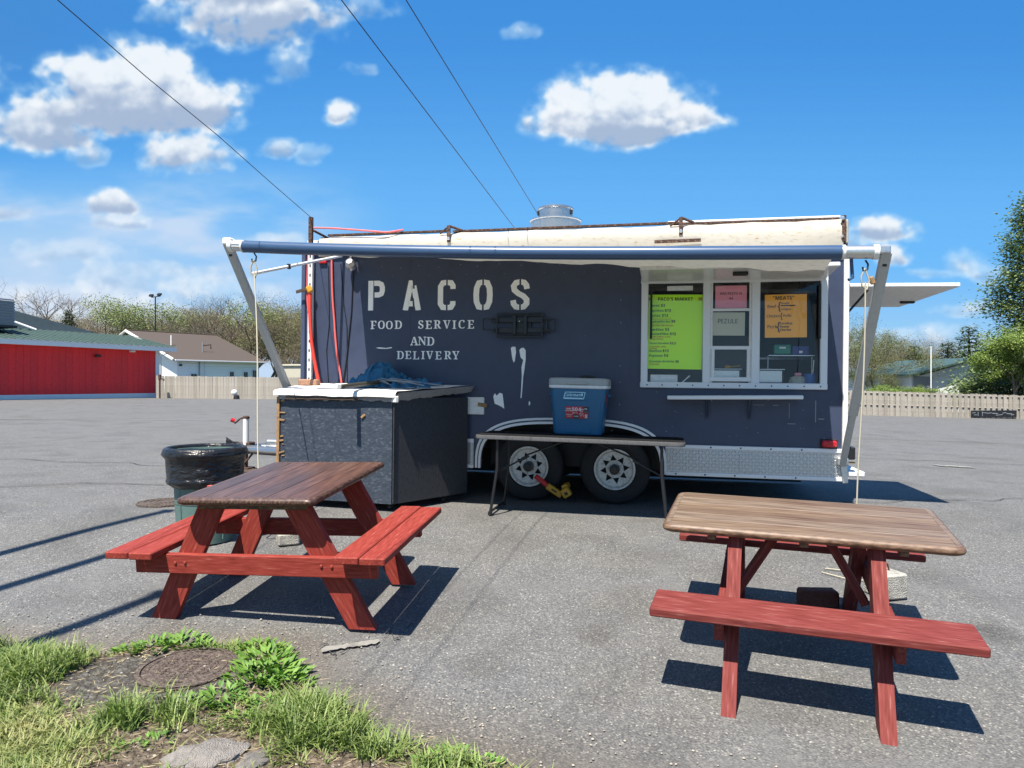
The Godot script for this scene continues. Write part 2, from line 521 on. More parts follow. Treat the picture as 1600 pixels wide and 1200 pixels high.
func make_sky() -> PanoramaSkyMaterial:
	var wide := 4096
	var high := 2048
	# far round about: the same air, loose clouds on a high layer
	var im := Image.create(512, 256, false, Image.FORMAT_RGBA8)
	var n := noise(0.55, 5, 12)
	for y in 256:
		var el := PI * (0.5 - (y + 0.5) / 256.0)
		for x in 512:
			var az := TAU * (x + 0.5) / 512.0
			if el <= 0.0:
				im.set_pixel(x, y, Color(0.5, 0.53, 0.55))
				continue
			var py := 600.0 - 1130.0 * tan(minf(el, 1.1))
			var c := sky_air(1000.0, maxf(py, -500.0))
			c = c.lerp(Color(0.2, 0.47, 0.79), ramp(0.5, 1.2, el))
			var q := Vector2(sin(az), cos(az)) / (tan(el) + 0.12)
			var d := n.get_noise_2d(q.x, q.y) * 1.6 + n.get_noise_2d(q.x * 0.3 + 40.0, q.y * 0.3) - 0.25
			c = c.lerp(Color(0.93, 0.95, 0.98), ramp(0.0, 0.5, d) * 0.9 * ramp(0.02, 0.12, el))
			im.set_pixel(x, y, c)
	im.resize(wide, high, Image.INTERPOLATE_CUBIC)
	# the part in front: the clouds stand where they stood that afternoon
	var x_min := -420
	var x_max := 2020
	var f1 := noise(0.011, 6, 101)
	var f2 := noise(0.02, 5, 202)
	var f3 := noise(0.006, 4, 303)
	# [middle x, middle y, half width, half height up, half height down, density, whiteness]
	var clouds := [
		[965, 178, 150, 76, 46, 1.25, 1.0], [865, 186, 62, 32, 34, 0.85, 1.0], [1072, 186, 58, 30, 26, 0.9, 1.0], [975, 200, 120, 30, 34, 1.1, 0.9],
		[200, 140, 150, 82, 70, 1.3, 1.0], [70, 195, 125, 44, 44, 1.0, 0.95], [320, 165, 90, 48, 44, 0.95, 0.95], [200, 170, 180, 40, 50, 1.2, 0.82], [285, 240, 84, 36, 36, 0.75, 0.9], [130, 240, 44, 22, 18, 0.5, 0.9], [320, 262, 40, 16, 16, 0.5, 0.9],
		[410, 20, 150, 70, 66, 1.0, 0.9], [350, -40, 190, 60, 60, 1.2, 0.9], [560, 14, 66, 30, 22, 0.6, 0.9], [440, 100, 36, 24, 28, 0.45, 0.85], [255, 28, 32, 18, 16, 0.6, 0.9],
		[537, 178, 36, 22, 22, 0.85, 1.0], [435, 230, 46, 20, 18, 0.6, 0.9], [490, 238, 28, 20, 22, 0.55, 0.9], [822, 52, 34, 14, 14, 0.5, 0.95], [550, 105, 22, 12, 12, 0.3, 0.9],
		[172, 318, 46, 28, 26, 0.8, 0.92], [195, 348, 40, 14, 14, 0.6, 0.9], [15, 335, 38, 14, 12, 0.6, 0.8], [110, 392, 90, 18, 26, 0.5, 0.95], [330, 460, 90, 26, 22, 0.45, 0.95], [440, 375, 40, 14, 12, 0.5, 0.95], [230, 430, 120, 22, 40, 0.4, 0.9], [60, 470, 130, 30, 40, 0.5, 0.95], [240, 500, 200, 30, 40, 0.5, 1.0],
		[1375, 358, 60, 26, 26, 0.9, 0.97], [1330, 378, 40, 20, 16, 0.7, 0.97], [1398, 402, 34, 20, 18, 0.95, 1.0], [1500, 412, 46, 24, 18, 0.55, 0.95], [1450, 424, 34, 8, 10, 0.4, 0.9], [1545, 425, 40, 18, 18, 0.6, 0.95], [1500, 482, 48, 16, 14, 0.55, 0.95], [1440, 520, 110, 18, 34, 0.55, 0.95],
		[-200, 120, 220, 90, 70, 1.1, 0.95], [1800, 150, 160, 60, 50, 1.0, 1.0], [1900, 330, 150, 46, 40, 0.9, 0.95],
	]
	var w2 := x_max - x_min
	var cover := PackedFloat32Array()
	var lit := PackedFloat32Array()
	var y_min := -240
	var y_max := 604
	var h2 := y_max - y_min
	cover.resize(w2 * h2)
	lit.resize(w2 * h2)
	for k in clouds.size():
		var q: Array = clouds[k]
		for yy in range(maxi(0, int(q[1] - q[3] * 1.7) - 20 - y_min), mini(h2, int(q[1] + q[4] * 1.7) + 20 - y_min), 1):
			for xx in range(maxi(0, int(q[0] - q[2] * 1.6) - 40 - x_min), mini(w2, int(q[0] + q[2] * 1.6) + 40 - x_min), 1):
				var px := float(xx + x_min)
				var py := float(yy + y_min)
				var wx := f3.get_noise_2d(px, py * 1.4) * 34.0
				var dx: float = (px + wx - q[0]) / q[2]
				var dy: float = (py + wx * 0.3 - q[1]) / (q[3] if py < q[1] else q[4])
				var r := dx * dx + dy * dy
				if r > 2.2:
					continue
				var n1 := f1.get_noise_2d(px, py * 1.25)
				var n3 := f2.get_noise_2d(px * 1.6 + 900.0, py * 1.9)
				var val: float = (1.0 - r) * (q[5] + 0.2) + n1 * 0.84 + n3 * 0.3 - 0.1
				var a := maxf(ramp(-0.05, 0.68 if q[5] > 0.7 else 1.05, val) * (0.97 if q[5] > 0.7 else 0.78), 0.4 * ramp(-0.35, 0.45, val) * ramp(2.0, 1.0, r))
				if a <= 0.0:
					continue
				var under := clampf((py - (q[1] - q[3] * 0.15)) / (q[4] + q[3] * 0.3), -0.4, 1.0)
				var inside := clampf(1.0 - r, 0.0, 1.0)
				var s: float = q[6] - 0.55 * ramp(0.05, 0.75, inside) * ramp(-0.25, 0.6, under) * q[5] + 0.42 * f1.get_noise_2d(px * 1.5 + 300.0, py * 1.9) * (0.55 + under * 0.3) + 0.12 * n3
				var at := yy * w2 + xx
				var old := cover[at]
				cover[at] = a + old * (1.0 - a)
				lit[at] = (s * a + lit[at] * old * (1.0 - a * 0.6)) / maxf(1e-4, a + old * (1.0 - a * 0.6))
	var cirrus := noise(0.004, 5, 404)
	for y in range(int(high * (0.5 - 48.0 / 180.0)), high / 2):
		var el := PI * (0.5 - (y + 0.5) / high)
		for x in range(-560, 560):
			var az := TAU * (x + 0.5) / wide
			var px := 800.0 + 1130.0 * tan(az)
			var py := 600.0 - 1130.0 * tan(el) / cos(az)
			var c := sky_air(px, py)
			if px < 620.0 and py > 240.0:
				var ci := ramp(-0.25, 0.5, cirrus.get_noise_2d(px * 0.7, py * 2.4) + 0.16) * ramp(640.0, 330.0, px) * ramp(245.0, 340.0, py)
				c = c.lerp(Color(0.8, 0.87, 0.965), ci * 0.9)
			var fx := px - x_min
			var fy := py - y_min
			if fx >= 0.0 and fy >= 0.0 and fx < w2 - 1 and fy < h2 - 1:
				var i := int(fy) * w2 + int(fx)
				var ux := fx - floorf(fx)
				var uy := fy - floorf(fy)
				var a := lerpf(lerpf(cover[i], cover[i + 1], ux), lerpf(cover[i + w2], cover[i + w2 + 1], ux), uy)
				if a > 0.0:
					var s := clampf(maxf(maxf(lit[i], lit[i + 1]), lit[i + w2]), 0.0, 1.0)
					c = c.lerp(Color(0.66, 0.735, 0.845).lerp(Color(0.955, 0.975, 0.995), ramp(0.5, 1.0, s)), a)
			var edge := minf(ramp(-560.0, -500.0, x), ramp(560.0, 500.0, x)) * ramp(48.0, 42.0, rad_to_deg(el))
			var ix := (x + wide) % wide
			if edge < 1.0:
				c = im.get_pixel(ix, y).lerp(c, edge)
			im.set_pixel(ix, y, c)
	# the picture stores what the eye sees; take the exposure out of it
	var table := PackedByteArray()
	table.resize(256)
	for i in 256:
		table[i] = int(round(255.0 * Color(Color(i / 255.0, 0, 0).srgb_to_linear().r / EXPOSURE, 0, 0).linear_to_srgb().r))
	var bytes := im.get_data()
	for i in range(0, bytes.size() / 2, 4):
		bytes[i] = table[bytes[i]]
		bytes[i + 1] = table[bytes[i + 1]]
		bytes[i + 2] = table[bytes[i + 2]]
	im = Image.create_from_data(wide, high, false, Image.FORMAT_RGBA8, bytes)
	var p := PanoramaSkyMaterial.new()
	p.panorama = ImageTexture.create_from_image(im)
	p.filter = true
	return p


func make_view() -> void:
	var cam := Camera3D.new()
	cam.name = "camera"
	cam.position = Vector3(0, 1.17, 0)
	cam.fov = 55.93
	cam.near = 0.05
	cam.far = 600.0
	add_child(cam)
	cam.current = true
	var sky := Sky.new()
	sky.sky_material = make_sky()
	var env := Environment.new()
	env.background_mode = Environment.BG_SKY
	env.sky = sky
	env.tonemap_mode = Environment.TONE_MAPPER_LINEAR
	env.tonemap_exposure = EXPOSURE
	env.sdfgi_enabled = true
	env.ssao_enabled = true
	env.ssil_enabled = true
	var we := WorldEnvironment.new()
	we.name = "environment"
	we.environment = env
	add_child(we)
	var sun := DirectionalLight3D.new()
	sun.name = "sun"
	sun.light_energy = 1.6
	sun.light_color = Color(1.0, 0.965, 0.91)
	sun.light_angular_distance = 0.5
	sun.shadow_enabled = true
	add_child(sun)
	var towards := Vector3(-0.208, 0.89, 0.406)
	sun.look_at_from_position(towards * 30.0, Vector3.ZERO, Vector3.UP)


# ---------------------------------------------------------------- ground
const VERGE := [Vector2(-6.5, 3.95), Vector2(-4.2, 3.9), Vector2(-2.714, 3.834), Vector2(-2.338, 3.721), Vector2(-2.062, 3.67), Vector2(-1.862, 3.8), Vector2(-1.572, 3.76), Vector2(-1.357, 3.82), Vector2(-1.2, 3.765), Vector2(-1.047, 3.5), Vector2(-0.946, 3.287), Vector2(-0.669, 3.151), Vector2(-0.523, 2.954), Vector2(-0.358, 2.886), Vector2(-0.2, 2.822), Vector2(-0.024, 2.74), Vector2(0.3, 2.55), Vector2(0.9, 2.3), Vector2(2.4, 1.9), Vector2(6.0, 1.4), Vector2(6.0, 0.2), Vector2(-6.5, 0.2)]


func inside_by(p: Vector2) -> float:      # metres inside the verge's edge, less than nothing outside
	var best := 1e9
	for i in VERGE.size():
		var q := Geometry2D.get_closest_point_to_segment(p, VERGE[i], VERGE[(i + 1) % VERGE.size()])
		best = minf(best, p.distance_to(q))
	return best if Geometry2D.is_point_in_polygon(p, PackedVector2Array(VERGE)) else -best


func verge_y(x: float, d: float, lump: FastNoiseLite) -> float:
	var s := inside_by(Vector2(x, d)) + lump.get_noise_2d(x * 3.0, d * 3.0) * 0.07
	return ground_y(x, -d) + clampf(s * 0.14, -0.06, 0.03) + lump.get_noise_2d(x * 7.0 + 9.0, d * 7.0) * 0.012 * clampf(s * 6.0, 0.0, 1.0)


func spread(a: float, b: float, step0: float, more: float) -> Array:
	var out := []
	var x := a
	var s := step0
	while x < b:
		out.append(x)
		x += s
		s *= more
	out.append(b)
	return out


func make_ground() -> void:
	var xs := []
	for x in spread(5.0, 130.0, 0.3, 1.16):
		xs.append(x)
	var left := spread(5.0, 130.0, 0.3, 1.16)
	left.reverse()
	var all_x := []
	for x in left:
		all_x.append(-x)
	for k in range(1, 100):
		all_x.append(-5.0 + 0.1 * k)
	all_x.append_array(xs)
	var ds := []
	for k in 100:
		ds.append(0.0 + 0.1 * k)
	ds.append_array(spread(10.0, 62.0, 0.15, 1.09))
	ds.push_front(-3.0)
	ds.push_front(-30.0)
	var n1 := noise(0.5, 5, 5)
	var n2 := noise(0.09, 4, 6)
	var n3 := noise(2.2, 4, 7)
	var rows := []
	var cols := []
	for d in ds:
		var row := PackedVector3Array()
		var cl := []
		for x in all_x:
			var y := ground_y(x, -d)
			y += n1.get_noise_2d(x, d) * 0.006 * ramp(0.0, 6.0, d)
			row.append(Vector3(x, y, -d))
			var t := 1.0 + n1.get_noise_2d(x, d * 1.3) * 0.09 + n2.get_noise_2d(x * 0.5, d * 2.5) * 0.13 + 0.03
			# old oil and tyre marks, paler patches
			var stain := ramp(0.28, 0.55, n3.get_noise_2d(x * 0.35, d * 0.45)) * 0.17
			t *= 1.0 - stain
			var verge_near := ramp(-0.45, 0.0, inside_by(Vector2(x, d))) if d < 4.6 and x < 1.5 and x > -5.0 else 0.0
			var c := Color(t * 1.01, t * 0.995, t * 0.965).lerp(Color(0.82, 0.7, 0.56) * t, verge_near * 0.75)
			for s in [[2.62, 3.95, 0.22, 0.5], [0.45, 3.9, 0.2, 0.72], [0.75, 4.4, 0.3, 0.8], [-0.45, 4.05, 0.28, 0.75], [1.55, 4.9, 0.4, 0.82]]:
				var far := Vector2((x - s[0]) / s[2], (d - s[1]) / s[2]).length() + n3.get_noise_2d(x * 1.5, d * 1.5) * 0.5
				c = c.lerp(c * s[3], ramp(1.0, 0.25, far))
			cl.append(c)
		rows.append(row)
		cols.append(cl)
	var m := MB.new()
	m.sheet(rows, false, cols)
	structure("asphalt_lot", m, M.asphalt)
	# open ground beyond the lot, out to the horizon
	var f := MB.new()
	var frows := []
	for d in spread(-500.0, 700.0, 20.0, 1.02):
		var row := PackedVector3Array()
		for x in spread(-700.0, 700.0, 20.0, 1.02):
			row.append(Vector3(x, ground_y(clampf(x, -130.0, 60.0), -clampf(d, 0.0, 62.0)) - 0.12 - (0.0 if d > -25.0 else 0.2), -d))
		frows.append(row)
	f.sheet(frows)
	structure("field", f, M.field)
	# cracks in the old surface
	var cr := noise(0.8, 3, 9)
	var k := 0
	for line in [[Vector2(-9.0, 7.3), Vector2(-3.0, 8.3)], [Vector2(5.2, 12.6), Vector2(12.0, 11.2)], [Vector2(6.0, 18.0), Vector2(16.0, 17.0)], [Vector2(-1.0, 3.7), Vector2(-0.55, 4.05)], [Vector2(-8.0, 10.5), Vector2(-3.6, 9.6)], [Vector2(3.0, 7.2), Vector2(7.5, 8.6)]]:
		var mb := MB.new()
		var rws := [PackedVector3Array(), PackedVector3Array()]
		for i in 41:
			var q: Vector2 = line[0].lerp(line[1], i / 40.0)
			q.y += cr.get_noise_1d(i * 0.12 + k * 30.0) * 0.3
			var w := 0.002 + 0.006 * absf(cr.get_noise_1d(i * 1.3 + 77.0 * k)) + q.y * 0.0008
			rws[0].append(on_ground(q.x, q.y + w, 0.011))
			rws[1].append(on_ground(q.x, q.y - w, 0.011))
		mb.sheet(rws)
		structure("pavement_crack", mb, M.crack)
		k += 1
	# worn painted marks
	for line in [[Vector2(-30.0, 19.6), Vector2(-5.6, 21.4), 0.05], [Vector2(6.7, 11.45), Vector2(7.2, 11.3), 0.16], [Vector2(-0.98, 3.72), Vector2(-0.7, 3.82), 0.035]]:
		var mb := MB.new()
		var rws := [PackedVector3Array(), PackedVector3Array()]
		for i in 25:
			var q: Vector2 = line[0].lerp(line[1], i / 24.0)
			var w: float = line[2] * (0.75 + 0.5 * cr.get_noise_1d(i * 2.0 + line[0].x * 9.0)) * (1.0 if i > 0 and i < 24 else 0.2)
			rws[0].append(on_ground(q.x, q.y + w, 0.012))
			rws[1].append(on_ground(q.x, q.y - w, 0.012))
		mb.sheet(rws)
		structure("painted_marking", mb, M.lot_paint)


func make_verge() -> void:
	var lump := noise(1.0, 4, 55)
	var rows := []
	var cols := []
	var dish := func(x: float, d: float) -> float:
		return Vector2((x + 1.66) / 0.46, (d - 3.4) / 0.3).length()
	for i in 92:
		var d := 0.6 + i * 0.04
		var row := PackedVector3Array()
		var cl := []
		for j in 170:
			var x := -6.0 + j * 0.045 if j < 60 else -3.3 + (j - 60) * 0.04
			row.append(Vector3(x, verge_y(x, d, lump), -d))
			var t := 0.8 + lump.get_noise_2d(x * 2.0, d * 2.0) * 0.35
			var c := Color(t, t, t)
			c = c.lerp(Color(0.5, 0.6, 0.74), ramp(1.2, 0.8, dish.call(x, d)))
			cl.append(c)
		rows.append(row)
		cols.append(cl)
	var m := MB.new()
	m.sheet(rows, false, cols)
	structure("soil", m, M.soil)

	# grass: tufts of a few shapes, thick where it grows long, thin and dry by the path
	var shapes := []
	for kind in 4:
		var t := MB.new()
		var blades: int = [8, 9, 6, 8][kind]
		for b in blades:
			var a := rng.randf() * TAU
			var at := Vector3(rng.randf_range(-0.02, 0.02), 0, rng.randf_range(-0.02, 0.02))
			var h := rng.randf_range(0.35, 1.15)
			var lean: float = rng.randf_range(0.2, 1.05) * [1.0, 1.3, 0.8, 1.7][kind]
			var w := rng.randf_range(0.0016, 0.0032)
			var side := Vector3(cos(a + 1.57), 0, sin(a + 1.57))
			var dir := Vector3(cos(a), 0, sin(a))
			var rws := []
			for s in 4:
				var u := s / 3.0
				var p := at + Vector3.UP * h * 0.115 * (u - 0.36 * u * u * lean) + dir * lean * 0.095 * u * u * h
				var ww := w * (1.0 - u * u * 0.96)
				rws.append(PackedVector3Array([p - side * ww, p + side * ww]))
			t.sheet(rws)
		shapes.append(t.done())
	var spots := [[-2.25, 3.44, 0.33, 1.7], [-2.5, 3.2, 0.4, 1.5], [-2.2, 3.6, 0.16, 1.5], [-1.55, 3.03, 0.2, 1.75], [-1.4, 2.98, 0.14, 1.4], [-0.85, 3.08, 0.2, 1.7], [-0.72, 2.92, 0.22, 1.7], [-0.5, 2.82, 0.18, 1.5], [-0.95, 2.9, 0.2, 1.5], [-2.7, 3.6, 0.25, 1.4], [-0.3, 2.7, 0.2, 1.0]]
	var patch := noise(1.6, 3, 66)
	var xfs := [[], [], [], []]
	var tint := [[], [], [], []]
	var tries := 0
	while tries < 26000:
		tries += 1
		var x := rng.randf_range(-4.2, 0.3)
		var d := rng.randf_range(1.9, 3.95)
		if absf(x) > d * 0.95 + 0.5:
			continue
		var s := inside_by(Vector2(x, d))
		if s < -0.03:
			continue
		var grow := 0.0
		for q in spots:
			grow = maxf(grow, q[3] * ramp(1.25, 0.35, Vector2((x - q[0]) / q[2], (d - q[1]) / (q[2] * 0.8)).length()))
		var thin := patch.get_noise_2d(x, d)
		var lawn := ramp(-0.9, -1.5, x) * ramp(3.25, 2.9, d)      # the short dry lawn at the near left
		lawn = maxf(lawn, ramp(-1.9, -2.3, x) * 0.8)
		var keep := maxf(clampf(grow * 0.62 + thin * 0.8 - 0.22, 0.0, 1.0), maxf(lawn * (0.5 + thin * 1.4), 0.06 + thin * 0.3))
		if dish.call(x, d) < 1.0:
			keep *= 0.02
		if Vector2((x + 1.18) / 0.3, (d - 2.8) / 0.16).length() < 1.0:
			keep *= 0.05
		if rng.randf() > keep:
			continue
		var hh := (0.3 + grow * 0.36 + rng.randf() * 0.4) * (1.0 if s > 0.03 else 0.6)
		var k := rng.randi() % 4
		var b := Basis(Vector3.UP, rng.randf() * TAU).scaled(Vector3(0.85 + hh * 0.5, hh, 0.85 + hh * 0.5))
		xfs[k].append(Transform3D(b, Vector3(x, verge_y(x, d, lump) - 0.004, -d)))
		var dry := clampf(lawn * 0.3 + patch.get_noise_2d(x * 2.0 + 30.0, d * 2.0) * 0.7 - grow * 0.75 + rng.randf_range(-0.15, 0.15), 0.0, 1.0)
		var g := Color(0.105, 0.18, 0.035).lerp(Color(0.3, 0.36, 0.12), rng.randf() * (0.6 + 0.6 * rng.randf())).lerp(Color(0.42, 0.37, 0.17), dry)
		tint[k].append(g)
	for k in 4:
		var mm := MultiMesh.new()
		mm.transform_format = MultiMesh.TRANSFORM_3D
		mm.use_colors = true
		mm.mesh = shapes[k]
		mm.instance_count = xfs[k].size()
		for i in xfs[k].size():
			mm.set_instance_transform(i, xfs[k][i])
			mm.set_instance_color(i, tint[k][i])
		var o := MultiMeshInstance3D.new()
		o.name = numbered("grass")
		o.multimesh = mm
		o.material_override = M.blade
		o.set_meta("label", ["long green grass of the verge at the asphalt edge", "leaning green grass mixed into the verge", "upright grass growing over the bare verge soil", "bent dry grass lying over the verge"][k])
		o.set_meta("category", "grass")
		o.set_meta("kind", "stuff")
		add_child(o, true)
	# broad-leaved weeds
	var weeds := [
		[[[-1.86, 3.74, 0.1], [-1.72, 3.79, 0.1], [-1.6, 3.74, 0.07], [-1.98, 3.71, 0.07]], "low leafy weeds along the asphalt behind the manhole cover"],
		[[[-1.27, 3.7, 0.1], [-1.2, 3.55, 0.12], [-1.12, 3.42, 0.12], [-1.03, 3.36, 0.09], [-1.22, 3.4, 0.1], [-1.16, 3.3, 0.09]], "tall bright dandelion-like weeds right of the manhole cover"],
		[[[-1.28, 3.18, 0.09], [-1.38, 3.12, 0.08], [-1.18, 3.1, 0.08], [-1.05, 3.12, 0.07], [-1.12, 3.0, 0.06]], "darker small-leaved weeds between the manhole and the stone"],
		[[[-0.22, 2.8, 0.07], [-0.1, 2.74, 0.06], [-0.3, 2.72, 0.07], [0.02, 2.66, 0.05], [-0.16, 2.64, 0.06]], "sparse dark weeds at the verge's right-hand tip"],
		[[[-1.42, 3.76, 0.045], [-1.36, 3.72, 0.04]], "small pale weed sprouting at the manhole's far rim"],
		[[[-1.4, 2.86, 0.05], [-1.48, 2.82, 0.045]], "little weed left of the pale stone"],
	]
	for w in weeds:
		var mb := MB.new()
		for q in w[0]:
			var r: float = q[2]
			for i in int(900 * r):
				var a := rng.randf() * TAU
				var rr := r * sqrt(rng.randf())
				var x: float = q[0] + cos(a) * rr * 1.15
				var d: float = q[1] + sin(a) * rr
				var p := Vector3(x, verge_y(x, d, lump) + rng.randf() * r * 0.55 * (1.1 - rr / r), -d)
				var out := Vector3(cos(a + rng.randf_range(-0.8, 0.8)), rng.randf_range(0.15, 0.95), -sin(a + rng.randf_range(-0.8, 0.8))).normalized()
				var l := rng.randf_range(0.3, 0.62) * r
				var t := rng.randf()
				mb.col = Color(0.07, 0.17, 0.025).lerp(Color(0.19, 0.33, 0.055), t)
				mb.leaf(p, out * l, out.cross(Vector3.UP).normalized().rotated(out, rng.randf_range(-0.5, 0.5)) * l * rng.randf_range(0.3, 0.5), -0.05 * l)
		var o := MeshInstance3D.new()
		o.mesh = mb.done()
		o.material_override = M.leaf
		o.name = numbered("weed_patch")
		add_child(o, true)
		tag(o, w[1], "weeds", "weed patches on the verge", "stuff")
	# grit strewn along the asphalt's edge
	var peb := MB.new()
	peb.box(Vector3.ZERO, Vector3(0.014, 0.008, 0.011), 0.0035)
	var grit := MultiMesh.new()
	grit.transform_format = MultiMesh.TRANSFORM_3D
	grit.use_colors = true
	grit.mesh = peb.done()
	grit.instance_count = 700
	for i in 700:
		var x := rng.randf_range(-3.2, 1.6)
		var d := rng.randf_range(2.5, 4.4)
		for k in 8:
			if inside_by(Vector2(x, d)) > -0.5 + 0.08 * k:
				break
			x = rng.randf_range(-3.2, 1.6)
			d = rng.randf_range(2.5, 4.4)
		var k := rng.randf_range(0.35, 1.0) * (1.0 if i > 12 else 1.9)
		grit.set_instance_transform(i, Transform3D(Basis(Vector3.UP, rng.randf() * TAU).scaled(Vector3(k, k, k)), Vector3(x, maxf(ground_y(x, -d) + 0.003, verge_y(x, d, lump)) + 0.003 * k, -d)))
		grit.set_instance_color(i, Color(0.2, 0.19, 0.17).lerp(Color(0.42, 0.37, 0.3), rng.randf()))
	var go := MultiMeshInstance3D.new()
	go.name = "gravel"
	go.multimesh = grit
	go.material_override = tinted(mat("grit", Color.WHITE, 0.9))
	add_child(go)
	tag(go, "loose grit strewn along the edge of asphalt and verge", "grit", "", "stuff")
	# dry straw on the bare soil
	var straw := MB.new()
	for i in 1500:
		var x := rng.randf_range(-2.6, 0.0)
		var d := rng.randf_range(2.6, 3.75)
		if inside_by(Vector2(x, d)) < -0.08:
			continue
		var a := rng.randf() * TAU
		var p := Vector3(x, verge_y(x, d, lump) + 0.006, -d)
		var along := Vector3(cos(a), rng.randf_range(-0.05, 0.2), sin(a)) * rng.randf_range(0.02, 0.075)
		straw.col = Color(0.3, 0.24, 0.13).lerp(Color(0.46, 0.4, 0.25), rng.randf())
		straw.leaf(p, along, along.cross(Vector3.UP).normalized() * 0.003, 0.002)
	var so := MeshInstance3D.new()
	so.mesh = straw.done()
	so.material_override = M.grit
	so.name = "dry_straw"
	add_child(so)
	tag(so, "dry straw lying on the verge's bare soil", "straw", "", "stuff")
	# manhole cover: frame, lid, raised ring
	var mh := thing("manhole_cover", "rusty cast-iron manhole cover half buried in the grass verge", "manhole cover", Transform3D(Basis(Vector3.RIGHT, 0.045).scaled(Vector3(0.88, 0.6, 0.88)), Vector3(-1.56, verge_y(-1.56, 3.48, lump) - 0.003, -3.48)))
	var mf := MB.new()
	mf.lathe([Vector2(0.262, -0.03), Vector2(0.262, 0.008), Vector2(0.236, 0.01), Vector2(0.236, -0.01)], 40)
	part("frame", mf, M.cast_iron, mh)
	var ml := MB.new()
	ml.lathe([Vector2(0.23, -0.02), Vector2(0.23, 0.004), Vector2(0.15, 0.006), Vector2(0.001, 0.007)], 40)
	part("lid", ml, M.cast_iron, mh)
	for r in [0.2, 0.15]:
		var rg := MB.new()
		rg.lathe([Vector2(r + 0.007, 0.0), Vector2(r + 0.005, 0.01), Vector2(r - 0.005, 0.01), Vector2(r - 0.007, 0.0)], 40)
		part("raised_ring", rg, M.cast_iron, mh)
	var st := MB.new()
	for i in 9:
		for j in 9:
			var p := Vector3((i - 4) * 0.032, 0.009, (j - 4) * 0.032)
			if Vector2(p.x, p.z).length() < 0.15 and absf(Vector2(p.x, p.z).length() - 0.085) > 0.014:
				st.box(p, Vector3(0.018, 0.008, 0.018), 0.002)
	part("raised_stud", st, M.cast_iron, mh).set_meta("kind", "stuff")
	# pale stone in the bare soil
	var stn := MB.new()
	var sn := noise(1.4, 4, 14)
	var srows := []
	for i in 13:
		var el := -PI / 2 + PI * i / 12.0
		var row := PackedVector3Array()
		for k in 22:
			var a := -TAU * k / 22.0
			var q := Vector3(cos(a) * cos(el), sin(el), sin(a) * cos(el))
			row.append(q * Vector3(0.2, 0.055, 0.13) * (1.0 + 0.35 * sn.get_noise_3dv(q * 1.2)))
		srows.append(row)
	stn.sheet(srows, true)
	for q in [[-1.17, 2.77, 0.8, 0.3, "flat pale stone lying in bare soil at the bottom of the verge"], [-0.98, 2.74, 0.42, 1.4, "small stone beside the flat pale stone"]]:
		var o := MeshInstance3D.new()
		o.mesh = stn.done()
		o.material_override = M.stone
		o.name = numbered("stone")
		o.transform = Transform3D(Basis(Vector3.UP, q[3]).scaled(Vector3.ONE * q[2]), Vector3(q[0], verge_y(q[0], q[1], lump) - 0.006, -q[1]))
		add_child(o, true)
		tag(o, q[4], "stone")
	# second manhole, out on the asphalt
	var m2 := thing("manhole_cover", "round iron manhole cover in the asphalt behind the trash can", "manhole cover", Transform3D(Basis.IDENTITY.scaled(Vector3(0.76, 0.8, 0.76)), on_ground(-3.3, 6.88, 0.012)))
	var f2 := MB.new()
	f2.lathe([Vector2(0.33, -0.02), Vector2(0.33, 0.004), Vector2(0.3, 0.005), Vector2(0.3, -0.01)], 36)
	part("frame", f2, M.cast_iron, m2)
	var l2 := MB.new()
	l2.lathe([Vector2(0.295, -0.01), Vector2(0.295, 0.003), Vector2(0.001, 0.004)], 36)
	part("lid", l2, M.cast_iron, m2)
	for r in [0.25, 0.18, 0.11]:
		var rg := MB.new()
		rg.lathe([Vector2(r + 0.012, 0.0), Vector2(r + 0.009, 0.01), Vector2(r - 0.009, 0.01), Vector2(r - 0.012, 0.0)], 36)
		part("raised_ring", rg, M.cast_iron, m2)


# ---------------------------------------------------------------- trees
func grow(m: MB, tips: Array, p: Vector3, dir: Vector3, len: float, r: float, depth: int, wild: float, up: float) -> void:
	var steps := 3 if depth > 2 else 2
	var path := [p]
	var rads := [r]
	var q := p
	var dd := dir
	for i in steps:
		dd = (dd + Vector3(rng.randf_range(-1, 1), rng.randf_range(-1, 1) + up, rng.randf_range(-1, 1)) * wild * 0.3).normalized()
		q += dd * len / steps
		path.append(q)
		rads.append(r * (1.0 - 0.42 * (i + 1) / steps))
	m.tube(path, rads, 6 if depth > 3 else (4 if depth > 1 else 3), false)
	if depth <= 2:
		tips.append([q, dd])
		tips.append([path[1], dd])
	if depth == 0:
		return
	var kids := 3 if depth > 1 else 2
	for k in kids:
		var a := TAU * (k + rng.randf() * 0.8) / kids
		var side := dd.cross(Vector3.UP if absf(dd.y) < 0.95 else Vector3.RIGHT).normalized().rotated(dd, a)
		var nd := (dd + side * rng.randf_range(0.45, 0.95)).normalized()
		var start: Vector3 = path[steps] if k < 2 else path[steps - 1].lerp(path[steps], rng.randf())
		grow(m, tips, start, nd, len * rng.randf_range(0.62, 0.86), r * 0.58, depth - 1, wild, up)


